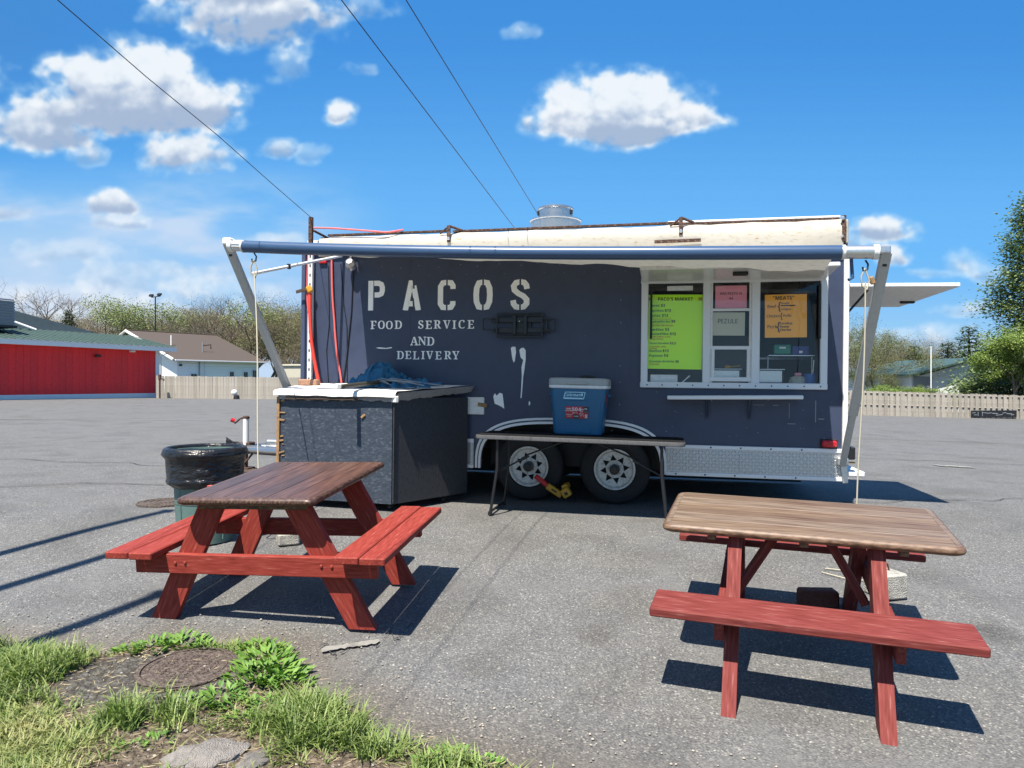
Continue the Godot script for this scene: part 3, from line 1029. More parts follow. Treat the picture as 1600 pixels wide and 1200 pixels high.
# [trunk and limbs, crown] of a broad tree about 10 m tall; leaves: how many to a twig (0 leaves it bare)
func tree_shape(depth: int, leaves: int, size: float, tones: Array, spread_out := 0.5) -> Array:
	var wood := MB.new()
	var tips := []
	grow(wood, tips, Vector3(0, -0.2, 0), Vector3.UP, 2.9, 0.17, depth, spread_out, 0.25)
	var crown: MB = null
	if leaves > 0:
		crown = MB.new()
		for t in tips:
			var tone: float = rng.randf()
			for k in leaves:
				var p: Vector3 = t[0] + Vector3(rng.randfn(0, 0.3), rng.randfn(0, 0.26), rng.randfn(0, 0.3))
				var a := Vector3(rng.randf_range(-1, 1), rng.randf_range(-0.7, 0.5), rng.randf_range(-1, 1)).normalized()
				var b := a.cross(Vector3(rng.randf_range(-1, 1), rng.randf_range(0.2, 1), rng.randf_range(-1, 1))).normalized()
				var s := size * rng.randf_range(0.6, 1.3)
				crown.col = tones[0].lerp(tones[1], clampf(tone * 0.7 + rng.randf() * 0.4, 0, 1))
				crown.leaf(p, a * s, b * s * 0.75, s * 0.12)
	return [wood.done(), crown.done() if crown else null]


func fir_shape(h: float, wide: float, tones: Array, dense := 1.0, leafy := 1.0) -> Array:
	var wood := MB.new()
	wood.tube([Vector3.ZERO, Vector3(0.05, h * 0.5, 0), Vector3(0, h * 0.98, 0)], [0.2, 0.12, 0.03], 7, false)
	var crown := MB.new()
	var y := h * 0.1
	while y < h:
		var reach := wide * pow(1.0 - y / h, 0.75) * rng.randf_range(0.7, 1.1) + 0.15
		for k in 6:
			var a := TAU * (k + rng.randf()) / 6.0
			var out := Vector3(cos(a), rng.randf_range(-0.25, 0.15), sin(a))
			var l := reach * rng.randf_range(0.55, 1.0)
			wood.tube([Vector3(0, y, 0), Vector3(0, y, 0) + out * l], [0.03, 0.01], 3, false)
			var tone := rng.randf()
			for i in int((26 * l + 6) * dense):
				var p := Vector3(0, y, 0) + out * l * sqrt(rng.randf()) + Vector3(rng.randfn(0, 0.13), rng.randfn(0, 0.13), rng.randfn(0, 0.13)) * (1.0 + (dense - 1.0) * 0.4)
				var d := (out + Vector3(rng.randfn(0, 0.5), rng.randfn(-0.1, 0.4), rng.randfn(0, 0.5))).normalized()
				crown.col = tones[0].lerp(tones[1], clampf(tone * 0.6 + rng.randf() * 0.5, 0, 1))
				crown.leaf(p, d * 0.3 / leafy, d.cross(Vector3.UP + Vector3(rng.randfn(0, 0.4), 0, 0)).normalized() * 0.1 * leafy, 0.01)
		y += h * 0.045 * rng.randf_range(0.8, 1.2)
	return [wood.done(), crown.done()]


func plant_tree(called: String, label: String, group: String, shape: Array, at: Vector3, turn: float, scale: Vector3, what := "tree") -> void:
	var o := thing(called, label, what, Transform3D(Basis(Vector3.UP, turn).scaled(scale), at), group)
	part("trunk", shape[0], M.bark, o)
	if shape[1]:
		part("crown", shape[1], M.leaf, o)


func make_trees() -> void:
	var bare := [tree_shape(6, 0, 0, []), tree_shape(6, 3, 0.09, [Color(0.15, 0.12, 0.065), Color(0.23, 0.19, 0.11)], 0.6), tree_shape(6, 1, 0.1, [Color(0.16, 0.13, 0.07), Color(0.22, 0.2, 0.1)], 0.5)]
	var fresh := [tree_shape(5, 13, 0.13, [Color(0.12, 0.16, 0.05), Color(0.27, 0.32, 0.12)]), tree_shape(6, 3, 0.1, [Color(0.17, 0.17, 0.07), Color(0.3, 0.28, 0.13)], 0.65)]
	var pine := fir_shape(9.0, 2.6, [Color(0.025, 0.055, 0.025), Color(0.07, 0.11, 0.045)])
	var dull := tree_shape(6, 12, 0.1, [Color(0.09, 0.11, 0.035), Color(0.19, 0.2, 0.085)], 0.6)
	# the wooded rise on the left: [pixel-free place x, distance, height, kind, words]
	var row := [
		[-52.0, 82.0, 11.5, 0, "bare"], [-49.0, 80.0, 9.3, 2, "pine"], [-45.5, 80.0, 10.0, 1, "fresh"], [-42.0, 82.0, 9.8, 1, "fresh"], [-38.5, 80.0, 8.6, 0, "bare"], [-36.0, 83.0, 9.5, 3, "yellow"], [-33.5, 80.0, 9.4, 0, "bare"], [-36.2, 92.0, 12.4, 0, "bare"],
		[-31.0, 82.0, 9.0, 0, "bare"], [-29.0, 79.0, 9.6, 1, "fresh"], [-27.2, 81.0, 9.5, 3, "yellow"], [-25.0, 79.0, 8.6, 4, "brown"], [-23.2, 77.0, 8.2, 4, "brown"], [-21.4, 75.0, 8.6, 4, "brown"], [-20.0, 78.0, 8.2, 3, "yellow"], [-18.4, 76.0, 7.8, 4, "brown"],
		[-16.8, 70.0, 6.6, 4, "brown"], [-15.6, 66.0, 5.6, 0, "bare"], [-17.6, 62.0, 4.6, 4, "brown"], [-14.0, 68.0, 5.6, 4, "brown"], [-12.0, 72.0, 7.4, 3, "yellow"], [-9.0, 74.0, 7.4, 0, "bare"], [-47.5, 90.0, 10.5, 4, "brown"], [-40.0, 92.0, 10.6, 3, "yellow"], [-30.0, 92.0, 10.6, 4, "brown"], [-24.0, 90.0, 10.2, 1, "fresh"], [-60.0, 95.0, 9.0, 0, "bare"], [-56.0, 92.0, 8.0, 4, "brown"],
		[-44.0, 95.0, 9.8, 4, "brown"], [-34.0, 96.0, 10.0, 4, "brown"], [-27.0, 96.0, 10.6, 4, "brown"], [-20.5, 90.0, 9.2, 4, "brown"], [-5.0, 78.0, 7.5, 4, "brown"], [0.0, 80.0, 7.2, 3, "yellow"], [5.0, 76.0, 7.0, 0, "bare"], [10.0, 74.0, 7.4, 4, "brown"], [15.0, 72.0, 7.0, 3, "yellow"],
	]
	var looks := {"bare": "leafless grey tree", "pine": "dark pine", "fresh": "light green spring tree", "yellow": "yellow-green budding tree", "brown": "brown twiggy tree"}
	var ordinals := ["first", "second", "third", "fourth", "fifth", "sixth", "seventh", "eighth", "ninth", "tenth", "eleventh", "twelfth", "thirteenth", "fourteenth", "fifteenth", "sixteenth", "seventeenth", "eighteenth", "nineteenth", "twentieth"]
	row.sort_custom(func(p, q): return p[0] / p[1] < q[0] / q[1])
	var count := {}
	for t in row:
		var shape: Array = [bare[0], fresh[0], pine, fresh[1], bare[1]][t[3]]
		var s: float = t[2] / (9.0 if t[3] == 2 else 8.3)
		var k: int = count.get(t[4], 0)
		count[t[4]] = k + 1
		if t[4] == "brown" and k % 2 == 1:
			shape = bare[2]
		var label := "dark pine on the wooded rise behind the red building's roof" if t[4] == "pine" else "%s, %s of its look from the left on the wooded rise" % [looks[t[4]], ordinals[k]]
		plant_tree({"bare": "bare_tree", "pine": "pine_tree", "fresh": "leafy_tree", "yellow": "budding_tree", "brown": "twiggy_tree"}[t[4]], label, "" if t[4] == "pine" else t[4] + " trees of the wooded rise", shape, Vector3(t[0], ground_y(t[0], -60.0) - 0.3, -t[1]), rng.randf() * TAU, Vector3(s * rng.randf_range(0.9, 1.25), s, s * rng.randf_range(0.9, 1.25)))
	# the rest of the wood, too far off to tell tree from tree
	var mm := MultiMesh.new()
	mm.transform_format = MultiMesh.TRANSFORM_3D
	mm.mesh = bare[2][0]
	mm.instance_count = 170
	var mc := MultiMesh.new()
	mc.transform_format = MultiMesh.TRANSFORM_3D
	mc.mesh = bare[1][1]
	mc.instance_count = 170
	for i in 170:
		var z := rng.randf_range(100.0, 122.0)
		var x := lerpf(-88.0, 135.0, (i + rng.randf()) / 170.0)
		var k := rng.randf_range(0.8, 1.25) * lerpf(1.1, 0.8, clampf((x + 60.0) / 60.0, 0.0, 1.0))
		var tr := Transform3D(Basis(Vector3.UP, rng.randf() * TAU).scaled(Vector3(k * 1.3, k, k * 1.3)), Vector3(x, 0.2 if x < 20.0 else -1.2, -z))
		mm.set_instance_transform(i, tr)
		mc.set_instance_transform(i, tr)
	for q in [[mm, M.bark, "far_wood", "far grey-brown wood behind the trees of the rise"], [mc, M.leaf, "far_foliage", "thin brown foliage of the far wood on the rise"]]:
		var o := MultiMeshInstance3D.new()
		o.name = q[2]
		o.multimesh = q[0]
		o.material_override = q[1]
		add_child(o)
		tag(o, q[3], "wood", "", "stuff")
	# right: behind the low fence
	var ev := fir_shape(7.0, 2.4, [Color(0.03, 0.06, 0.02), Color(0.1, 0.14, 0.05)])
	plant_tree("leafy_tree", "rounded twiggy green tree behind the fence, right of the trailer's post", "", dull, Vector3(28.4, -1.1, -57.0), 0.4, Vector3(0.55, 0.8, 0.55))
	plant_tree("bush", "low brown-green bush just beyond the trailer's right-hand end", "", dull, Vector3(26.6, -1.0, -54.0), 2.4, Vector3(0.62, 0.62, 0.62), "bush")
	plant_tree("evergreen_tree", "dark evergreen left of the green-roofed house", "", ev, Vector3(35.6, -1.3, -64.0), 1.0, Vector3(1.1, 0.84, 1.1))
	plant_tree("evergreen_tree", "dark evergreen rising behind the ridge of the green-roofed house", "", ev, Vector3(44.6, -1.5, -74.0), 3.0, Vector3(1.5, 1.0, 1.5))
	plant_tree("evergreen_tree", "dark evergreen between the house and the big tree", "", ev, Vector3(48.0, -1.5, -76.0), 5.0, Vector3(1.7, 1.25, 1.7))
	plant_tree("evergreen_tree", "shorter dark evergreen behind the house roof's left end", "", ev, Vector3(41.0, -1.4, -72.0), 4.0, Vector3(1.3, 0.75, 1.3))
	var big := fir_shape(13.8, 5.6, [Color(0.075, 0.125, 0.05), Color(0.25, 0.31, 0.13)], 6.0, 1.5)
	plant_tree("tall_tree", "tall dark green tree at the photo's right edge", "", big, Vector3(33.1, -1.0, -46.0), 2.0, Vector3(1, 1, 1))
	var low := tree_shape(5, 60, 0.15, [Color(0.1, 0.17, 0.03), Color(0.26, 0.34, 0.08)], 0.9)
	plant_tree("small_tree", "bright green spreading tree in front of the tall dark tree", "", low, Vector3(29.6, -0.8, -42.0), 0.7, Vector3(0.64, 0.56, 0.64))
	plant_tree("small_tree", "bright green tree at the photo's right edge under the tall tree", "", low, Vector3(32.0, -0.9, -42.5), 3.7, Vector3(0.62, 0.54, 0.62))
	plant_tree("bush", "bright shrub behind the fence left of the green-roofed house", "", low, Vector3(23.6, -0.8, -43.0), 2.7, Vector3(0.5, 0.2, 0.3), "bush")
	plant_tree("bush", "low green shrub behind the fence next to the trailer's right arm", "", low, Vector3(20.6, -0.8, -42.0), 5.0, Vector3(0.44, 0.17, 0.3), "bush")
	plant_tree("bush", "dense olive shrub under the twiggy tree beyond the trailer", "", dull, Vector3(25.4, -1.0, -53.0), 4.4, Vector3(0.5, 0.36, 0.5), "bush")
	plant_tree("bush", "small weedy shrub in front of the green-roofed house", "", low, Vector3(27.0, -0.8, -42.6), 1.0, Vector3(0.36, 0.13, 0.25), "bush")


# ---------------------------------------------------------------- buildings and fences around the lot
func make_barn() -> void:
	# wall from the far corner towards the camera's left; local x runs along the wall, z out of it
	var along := Vector3(-0.422, 0, 0.906)
	var out := Vector3(0.906, 0, 0.422)
	var b := Basis(-along, Vector3.UP, out)
	var o := thing("red_building", "long red building with green metal roof and white base on the left", "building", Transform3D(b, Vector3(-23.45, 0.27, -48.0)))
	# wall core
	part("wall", bx(Vector3(-11, 1.6, -5.0), Vector3(22, 3.2, 9.9), 0.0), M.barn_red_1, o)
	for i in 54:
		part("siding_board", bx(Vector3(-0.5 - 0.4 * i, 1.72 + 0.004 * (i % 3), 0.0), Vector3(0.394, 2.84, 0.05 + 0.005 * ((i * 7) % 3)), 0.008), M["barn_red_%d" % ((i * 5 + i / 3) % 3)], o)
	part("base_trim", bx(Vector3(-11, 0.12, 0.04), Vector3(22, 0.36, 0.08), 0.01), M.paint_white, o)
	part("corner_trim", bx(Vector3(-0.12, 1.72, 0.035), Vector3(0.3, 2.9, 0.09), 0.01), M.paint_white, o)
	part("fascia", bx(Vector3(-10.9, 3.2, 0.72), Vector3(23.4, 0.3, 0.06), 0.01), M.paint_white, o)
	part("soffit", bx(Vector3(-10.9, 3.1, 0.36), Vector3(23.2, 0.05, 0.7), 0.0), M.paint_white, o)
	part("downspout", tb([Vector3(0.35, 3.1, 0.62), Vector3(0.3, 2.95, 0.5), Vector3(0.1, 2.75, 0.1), Vector3(0.1, 0.1, 0.1)], 0.045, 8), M.paint_white, o)
	# low front roof of standing seams, then the higher roof set back, its shade put into its colour
	var slope := MB.new()
	slope.poly([Vector3(-22.6, 3.34, 0.78), Vector3(0.8, 3.34, 0.78), Vector3(0.1, 4.2, -3.2), Vector3(-22.6, 4.2, -3.2)], Vector3.UP)
	var roof := part("roof", slope, M.roof_green, o)
	for i in 52:
		var x := 0.35 - 0.44 * i
		part("roof_seam", tb([Vector3(x + 0.2, 3.36, 0.78), Vector3(x, 4.22, -3.2)], 0.028, 4), M.roof_green, roof)
	var hip := MB.new()
	hip.poly([Vector3(0.8, 3.34, 0.78), Vector3(0.8, 3.34, -10.6), Vector3(0.1, 4.2, -3.2)], Vector3(1, 1, 0))
	part("roof_end", hip, M.roof_green, o)
	var up := MB.new()
	up.poly([Vector3(-1.2, 4.1, -3.3), Vector3(-13.5, 4.1, -2.6), Vector3(-13.5, 6.1, -6.5), Vector3(-9.2, 6.3, -6.5)], Vector3(0, 1, 1))
	up.poly([Vector3(-1.2, 4.1, -3.3), Vector3(-9.2, 6.3, -6.5), Vector3(-9.2, 4.1, -9.9)], Vector3(1, 1, 0))
	up.poly([Vector3(-13.5, 6.1, -6.5), Vector3(-9.2, 6.3, -6.5), Vector3(-9.2, 4.1, -9.9), Vector3(-13.5, 4.1, -9.9)], Vector3(0, 1, -1))
	part("upper_roof", up, M.roof_shaded_green, o)
	part("barge_board", tb([Vector3(-6.4, 4.12, -2.6), Vector3(-9.6, 5.35, -3.6)], 0.1, 4), M.paint_white, o)
	# ventilation unit with louvres
	var unit := thing("rooftop_unit", "grey louvred ventilation unit on the red building's roof", "ventilation unit", Transform3D(b, o.position + b * Vector3(-9.5, 4.15, -1.6)))
	part("housing", bx(Vector3(0, 0.75, 0), Vector3(1.7, 1.5, 1.5), 0.03), M.unit_grey, unit)
	for i in 9:
		part("louvre", bx(Vector3(0, 0.16 + 0.15 * i, 0.76), Vector3(1.62, 0.07, 0.1), 0.01, Basis(Vector3.RIGHT, 0.5)), M.unit_grey, unit)
		part("louvre", bx(Vector3(0.87, 0.16 + 0.15 * i, 0), Vector3(0.1, 0.07, 1.4), 0.01, Basis(Vector3.BACK, -0.5)), M.unit_grey, unit)
	part("base_rail", bx(Vector3(0, -0.05, 0), Vector3(1.9, 0.14, 1.7), 0.01), M.black, unit)
	var lamp := MB.new()
	lamp.lathe([Vector2(0.001, 0.1), Vector2(0.12, 0.08), Vector2(0.2, -0.08), Vector2(0.001, -0.05)], 12)
	part("wall_lamp", lamp, M.rust, o, Transform3D(Basis.IDENTITY, Vector3(-4.4, 2.62, 0.18)))
	part("eave_light", bx(Vector3(-2.1, 2.98, 0.2), Vector3(0.34, 0.12, 0.2), 0.02), M.paint_white, o)


func make_house() -> void:
	var dir := Vector3(0.616, 0, -0.788)
	var b := Basis(dir, Vector3.UP, Vector3(0.788, 0, 0.616))
	var o := thing("house", "white house with brown shingle roof behind the left fence", "house", Transform3D(b, Vector3(-28.8, 0.3, -62.0)))
	var l := 8.2
	var w := 17.0
	part("wall", bx(Vector3(l / 2, 1.5, -w / 2), Vector3(l - 0.3, 3.1, w - 0.3), 0.0), M.siding_white, o)
	var gable := MB.new()
	gable.xf = Transform3D(Basis(Vector3(0, 0, -1), Vector3.UP, Vector3(1, 0, 0)), Vector3(0.02, 0, 0))
	gable.prism(PackedVector2Array([Vector2(0.2, 3.0), Vector2(w - 0.2, 3.0), Vector2(w / 2, 5.62)]), 0.0, 0.15)
	part("gable_wall", gable, M.siding_white, o)
	for i in 11:
		part("siding_board", bx(Vector3(l / 2, 0.3 + 0.25 * i, -0.13), Vector3(l - 0.34, 0.235, 0.05), 0.006, Basis(Vector3.RIGHT, 0.06)), M.siding_white, o)
	var ridge := 5.85
	for s in [0, 1]:
		var r := MB.new()
		var z0 := 0.35 if s == 0 else -w - 0.35
		var p := [Vector3(-0.4, 2.98, z0), Vector3(l + 0.3, 2.98, z0), Vector3(l + 0.3, ridge, -w / 2), Vector3(-0.4, ridge, -w / 2)]
		r.poly(p, Vector3.UP)
		r.poly(p.map(func(q): return q - Vector3(0, 0.16, 0)), Vector3.DOWN)
		r.poly([p[0], p[1], p[1] - Vector3(0, 0.16, 0), p[0] - Vector3(0, 0.16, 0)], Vector3.BACK)
		part("roof", r, M.roof_brown, o)
	for s in [0, 1]:
		part("rake_board", tb([Vector3(-0.42, 2.94, 0.35 if s == 0 else -w - 0.35), Vector3(-0.42, ridge - 0.06, -w / 2)], 0.14, 4), M.paint_white, o)
	part("ridge_cap", tb([Vector3(-0.4, ridge + 0.02, -w / 2), Vector3(l + 0.3, ridge + 0.02, -w / 2)], 0.07, 6), M.dark_wood, o)
	part("gutter", bx(Vector3(l / 2, 2.9, 0.42), Vector3(l + 0.6, 0.12, 0.12), 0.02), M.trim, o)
	part("roof_pipe", tb([Vector3(1.6, 4.4, -4.0), Vector3(1.6, 5.3, -4.0)], 0.07, 8), M.paint_white, o)
	part("roof_pipe", tb([Vector3(3.6, 3.7, -2.2), Vector3(3.6, 4.7, -2.2)], 0.06, 8), M.unit_grey, o)
	part("roof_pipe", tb([Vector3(3.7, 4.4, -2.2), Vector3(4.4, 4.5, -2.2), Vector3(4.4, 4.1, -2.2)], 0.05, 8), M.rust, o)
	part("conduit", bx(Vector3(2.1, 1.6, 0.0), Vector3(0.1, 2.5, 0.06), 0.01), M.unit_grey, o)
	part("conduit", bx(Vector3(2.65, 1.6, 0.0), Vector3(0.08, 2.5, 0.06), 0.01), M.trim, o)
	for q in [[1.6, 1.25, 0.55, 1.0], [5.2, 1.6, 0.42, 0.75], [6.6, 1.6, 0.42, 0.75], [7.5, 1.55, 0.4, 1.2]]:
		var win := part("window", bx(Vector3(q[0], q[1], -0.06), Vector3(q[2] + 0.14, q[3] + 0.14, 0.1), 0.01), M.paint_white, o)
		for s in [-1, 1]:
			part("pane", bx(Vector3(q[0] + s * q[2] * 0.25, q[1], -0.01), Vector3(q[2] * 0.44, q[3], 0.03), 0.004), M.window_dark, win)
	part("wall_light", bx(Vector3(0.4, 2.5, 0.02), Vector3(0.2, 0.16, 0.2), 0.02), M.black, o)
	# cream shed by the trailer's left arm
	var sh := thing("shed", "cream shed showing over the left fence beside the trailer", "shed", Transform3D(turn_y(-0.2), Vector3(-15.0, 0.1, -50.5)))
	part("wall", bx(Vector3(0, 1.15, 0), Vector3(1.9, 2.3, 1.8), 0.02), M.cream_wall, sh)
	part("roof", bx(Vector3(0, 2.36, 0), Vector3(2.1, 0.12, 2.0), 0.02), M.cream_wall, sh)
	# green-roofed house on the right
	var g := thing("green_roofed_house", "white house with green roof behind the right-hand fence", "house", Transform3D(turn_y(0.12), Vector3(30.2, -1.25, -52.0)))
	part("wall", bx(Vector3(3.2, 1.5, -4.0), Vector3(9.6, 3.0, 7.8), 0.02), M.siding_white, g)
	var gw := MB.new()
	gw.prism(PackedVector2Array([Vector2(-1.2, 2.95), Vector2(8.0, 2.95), Vector2(3.2, 4.1)]), -0.15, 0.04)
	part("gable_wall", gw, M.paint_white, g)
	var gr := MB.new()
	var e := [Vector3(-2.0, 3.12, 0.5), Vector3(3.2, 4.35, 0.5), Vector3(8.6, 3.05, 0.5), Vector3(8.6, 3.05, -8.5), Vector3(3.2, 4.35, -8.5), Vector3(-2.0, 3.12, -8.5)]
	var dn := Vector3(0, -0.15, 0)
	gr.poly([e[0], e[1], e[4], e[5]], Vector3.UP)
	gr.poly([e[1], e[2], e[3], e[4]], Vector3.UP)
	gr.poly([e[0] + dn, e[1] + dn, e[4] + dn, e[5] + dn], Vector3.DOWN)
	gr.poly([e[1] + dn, e[2] + dn, e[3] + dn, e[4] + dn], Vector3.DOWN)
	gr.poly([e[0] + dn, e[1] + dn, e[1], e[0]], Vector3.BACK)
	gr.poly([e[1] + dn, e[2] + dn, e[2], e[1]], Vector3.BACK)
	gr.poly([e[0] + dn, e[0], e[5], e[5] + dn], Vector3.LEFT)
	part("roof", gr, M.roof_green, g)
	part("grey_wall", bx(Vector3(-0.75, 1.5, 0.03), Vector3(1.4, 2.9, 0.1), 0.01), M.unit_grey, g)
	var porch := part("porch_roof", bx(Vector3(3.6, 2.45, 1.0), Vector3(3.0, 0.5, 2.0), 0.03), M.roof_green, g)
	part("porch_post", bx(Vector3(2.2, 1.1, 1.8), Vector3(0.14, 2.2, 0.14), 0.01), M.paint_white, g)
	part("door", bx(Vector3(3.4, 1.1, 0.06), Vector3(1.0, 2.1, 0.08), 0.01), M.unit_grey, g)
	for x in [8.6, 9.7]:
		var win := part("window", bx(Vector3(x - 3.0, 1.6, 0.0), Vector3(0.95, 1.25, 0.1), 0.01), M.paint_white, g)
		part("pane", bx(Vector3(x - 3.0, 1.6, 0.05), Vector3(0.75, 1.05, 0.03), 0.004), M.window_dark, win)


func fence(label: String, a: Vector2, b: Vector2, h: float, pitch: float, posts: float, both: bool) -> Node3D:
	var o := thing("wooden_fence", label, "fence", Transform3D(Basis.IDENTITY, Vector3.ZERO))
	var d := (b - a).normalized()
	var total := a.distance_to(b)
	var yaw := turn_y(-atan2(-d.y * -1.0, d.x) * 1.0)
	yaw = turn_y(atan2(d.y, d.x))
	var normal := Vector3(-d.y, 0, -d.x) * -1.0
	if normal.z < 0.0:
		normal = -normal
	var count := int(total / pitch)
	var meshes := []
	var half := pitch * (0.56 if both else 0.475)
	for k in 4:
		var m := MB.new()
		m.prism(PackedVector2Array([Vector2(-half, 0), Vector2(half, 0), Vector2(half, h - 0.03 - 0.01 * k), Vector2(half * 0.85, h + 0.008 * k), Vector2(-half * 0.85, h + 0.008 * k), Vector2(-half, h - 0.03)]), -0.012, 0.012)
		meshes.append(m.done())
	var extra := MB.new()
	for i in count:
		var q := a.lerp(b, (i + 0.5) / count)
		var at := Vector3(q.x, ground_y(q.x, -q.y), -q.y)
		var off := normal * (0.035 if not both or i % 2 == 0 else -0.035)
		var x := Transform3D(yaw * Basis(Vector3.BACK, rng.randf_range(-0.012, 0.012)), at + off)
		part("picket", meshes[rng.randi() % 4], M["picket_%d" % (rng.randi() % 4)], o, x)
	for y in ([0.44, 0.93] if both else [0.18, 0.86]):
		var n := maxi(2, int(total / 6.0))
		for i in n:
			var p := a.lerp(b, float(i) / n)
			var q := a.lerp(b, (i + 1.0) / n)
			part("rail", tb([Vector3(p.x, ground_y(p.x, -p.y) + h * y, -p.y), Vector3(q.x, ground_y(q.x, -q.y) + h * y, -q.y)], 0.032, 4), M.picket_0, o)
	var np := int(total / posts)
	for i in np + 1:
		var q := a.lerp(b, float(i) / np)
		part("post", bx(Vector3(q.x, ground_y(q.x, -q.y) + h * 0.51, -q.y) - normal * (0.1 if not both else 0.0), Vector3(0.1, h * 1.03, 0.1), 0.01, yaw), M.picket_1, o)
	return o


func make_surroundings() -> void:
	make_barn()
	make_house()
	fence("weathered close-board fence between the red building and the trailer", Vector2(-23.0, 46.8), Vector2(-1.5, 47.8), 1.42, 0.17, 2.4, false)
	fence("pale shadow-box fence on the right of the lot", Vector2(1.0, 36.0), Vector2(36.0, 40.4), 1.28, 0.165, 2.1, true)
	# things along the left fence
	var hy := thing("standpipe", "rusty standpipe at the red building's corner", "standpipe", Transform3D(Basis.IDENTITY, Vector3(-22.5, ground_y(-22.5, -46.0), -46.2)))
	part("pipe", tb([Vector3.ZERO, Vector3(0, 1.3, 0)], 0.055, 8), M.rust, hy)
	part("head", bx(Vector3(0, 1.35, 0), Vector3(0.16, 0.34, 0.16), 0.03), M.rust, hy)
	part("outlet", tb([Vector3(0, 1.25, 0), Vector3(0.24, 1.22, 0), Vector3(0.26, 1.1, 0)], 0.045, 6), M.rust, hy)
	var gl := thing("globe_lamp", "small white globe on a dark stub at the fence foot", "lamp", Transform3D(Basis.IDENTITY, Vector3(-17.6, ground_y(-17.6, -46.0), -46.0)))
	var sp := SphereMesh.new()
	sp.radius = 0.19
	sp.height = 0.38
	part("globe", sp, M.paint_white, gl, Transform3D(Basis.IDENTITY, Vector3(-0.06, 0.42, 0)))
	var mb := MB.new()
	mb.lathe([Vector2(0.2, 0.0), Vector2(0.17, 0.22), Vector2(0.05, 0.3)], 12)
	part("stub", mb, M.black, gl, Transform3D(Basis.IDENTITY, Vector3(0.08, 0, 0)))
	# floodlight mast behind the brown roof
	var ml := thing("light_mast", "tall thin floodlight mast behind the brown-roofed house", "light mast", Transform3D(Basis.IDENTITY, Vector3(-35.5, 0.3, -72.0)))
	part("mast", tb([Vector3.ZERO, Vector3(0, 9.5, 0)], [0.09, 0.06], 8), M.black_metal, ml)
	part("crossarm", tb([Vector3(-0.4, 9.5, 0), Vector3(0.5, 9.62, 0)], 0.05, 6), M.black_metal, ml)
	for x in [-0.35, 0.45]:
		part("floodlight", bx(Vector3(x, 9.72 + x * 0.12, 0.1), Vector3(0.42, 0.2, 0.34), 0.05, Basis(Vector3.RIGHT, 0.5)), M.black_metal, ml)
	var fl := thing("flagpole", "thin white pole in front of the green-roofed house", "pole", Transform3D(Basis.IDENTITY, Vector3(28.1, -1.0, -48.5)))
	part("pole", tb([Vector3.ZERO, Vector3(0, 4.6, 0)], 0.04, 8), M.paint_white, fl)
	part("finial", tb([Vector3(0, 4.6, 0), Vector3(0, 4.68, 0)], 0.06, 8), M.paint_white, fl)
	# dark banner on the right fence's foot
	var ban := thing("banner", "dark banner with pale scrawled letters low on the right-hand fence", "banner", Transform3D(turn_y(atan2(4.4, 35.0)), on_ground(26.0, 39.02, 0.06)))
	part("sheet", bx(Vector3(0, 0.2, 0), Vector3(2.7, 0.36, 0.03), 0.005), M.black, ban)
	var bl := MB.new()
	for q in [[-1.2, 0.26, 0.2, 0.03, 0.1], [-1.1, 0.15, 0.18, 0.03, 0.0], [-0.95, 0.2, 0.03, 0.22, 0.0], [-0.7, 0.2, 0.03, 0.24, 0.1], [-0.55, 0.26, 0.24, 0.03, -0.1], [-0.3, 0.24, 0.3, 0.03, 0.1], [0.05, 0.22, 0.34, 0.04, -0.05], [0.3, 0.14, 0.4, 0.03, 0.1], [0.6, 0.25, 0.22, 0.03, 0.2], [0.9, 0.2, 0.34, 0.04, -0.1], [1.1, 0.14, 0.2, 0.03, 0.1]]:
		bl.box(Vector3(q[0], q[1], 0.018), Vector3(q[2], q[3], 0.006), 0.0, Basis(Vector3.BACK, q[4]))
	part("lettering", bl, M.unit_grey, ban).set_meta("kind", "stuff")
	# three steel posts beside the verge and the utility pole whose wires cross the sky
	for q in [[-4.75, 3.27, 7.6], [-4.39, 2.4, 7.2], [-3.69, 1.6, 6.9]]:
		var p := thing("steel_post", ["tall steel post left of the lot, farthest from the verge", "tall steel post left of the lot, middle of three", "steel post rising from the verge, nearest of three"][taken.get("steel_post", -1) + 1], "post", Transform3D(Basis.IDENTITY, on_ground(q[0], q[1], -0.3)))
		part("shaft", tb([Vector3.ZERO, Vector3(0, q[2], 0)], 0.055, 10), M.unit_grey, p)
		part("cap", bx(Vector3(0, q[2] + 0.03, 0), Vector3(0.13, 0.06, 0.13), 0.01), M.unit_grey, p)
	var up := thing("utility_pole", "wooden utility pole with a crossarm behind the verge", "utility pole", Transform3D(Basis.IDENTITY, Vector3(-8.9, -0.8, 28.0)))
	part("shaft", tb([Vector3.ZERO, Vector3(0, 9.6, 0)], [0.16, 0.11], 10), M.bark, up)
	part("crossarm", bx(Vector3(0.2, 9.0, 0), Vector3(3.0, 0.12, 0.1), 0.01), M.bark, up)
	for q in [[Vector3(-7.56, 8.3, 28.0), TX * Vector3(-2.21, 2.92, 0.02), 0.5, "overhead wire running to the rusty post at the trailer's left end"], [Vector3(-9.9, 8.05, 28.0), TX * Vector3(-0.05, 2.76, -0.6), 0.0, "overhead wire ending on the trailer roof left of the fan"], [Vector3(-9.4, 8.25, 28.0), TX * Vector3(0.14, 2.95, -1.25), 0.0, "overhead wire passing behind the roof fan"]]:
		var path := []
		for i in 41:
			var t := i / 40.0
			path.append(q[0].lerp(q[1], t) - Vector3(0, 4.0 * q[2] * t * (1.0 - t) * 0.25 + (0.012 * sin(i * 2.1) if q[2] > 0.0 else 0.0), 0))
		var w := MeshInstance3D.new()
		w.mesh = tb(path, 0.0034, 5).done()
		w.material_override = M.wire
		w.name = numbered("overhead_wire")
		add_child(w, true)
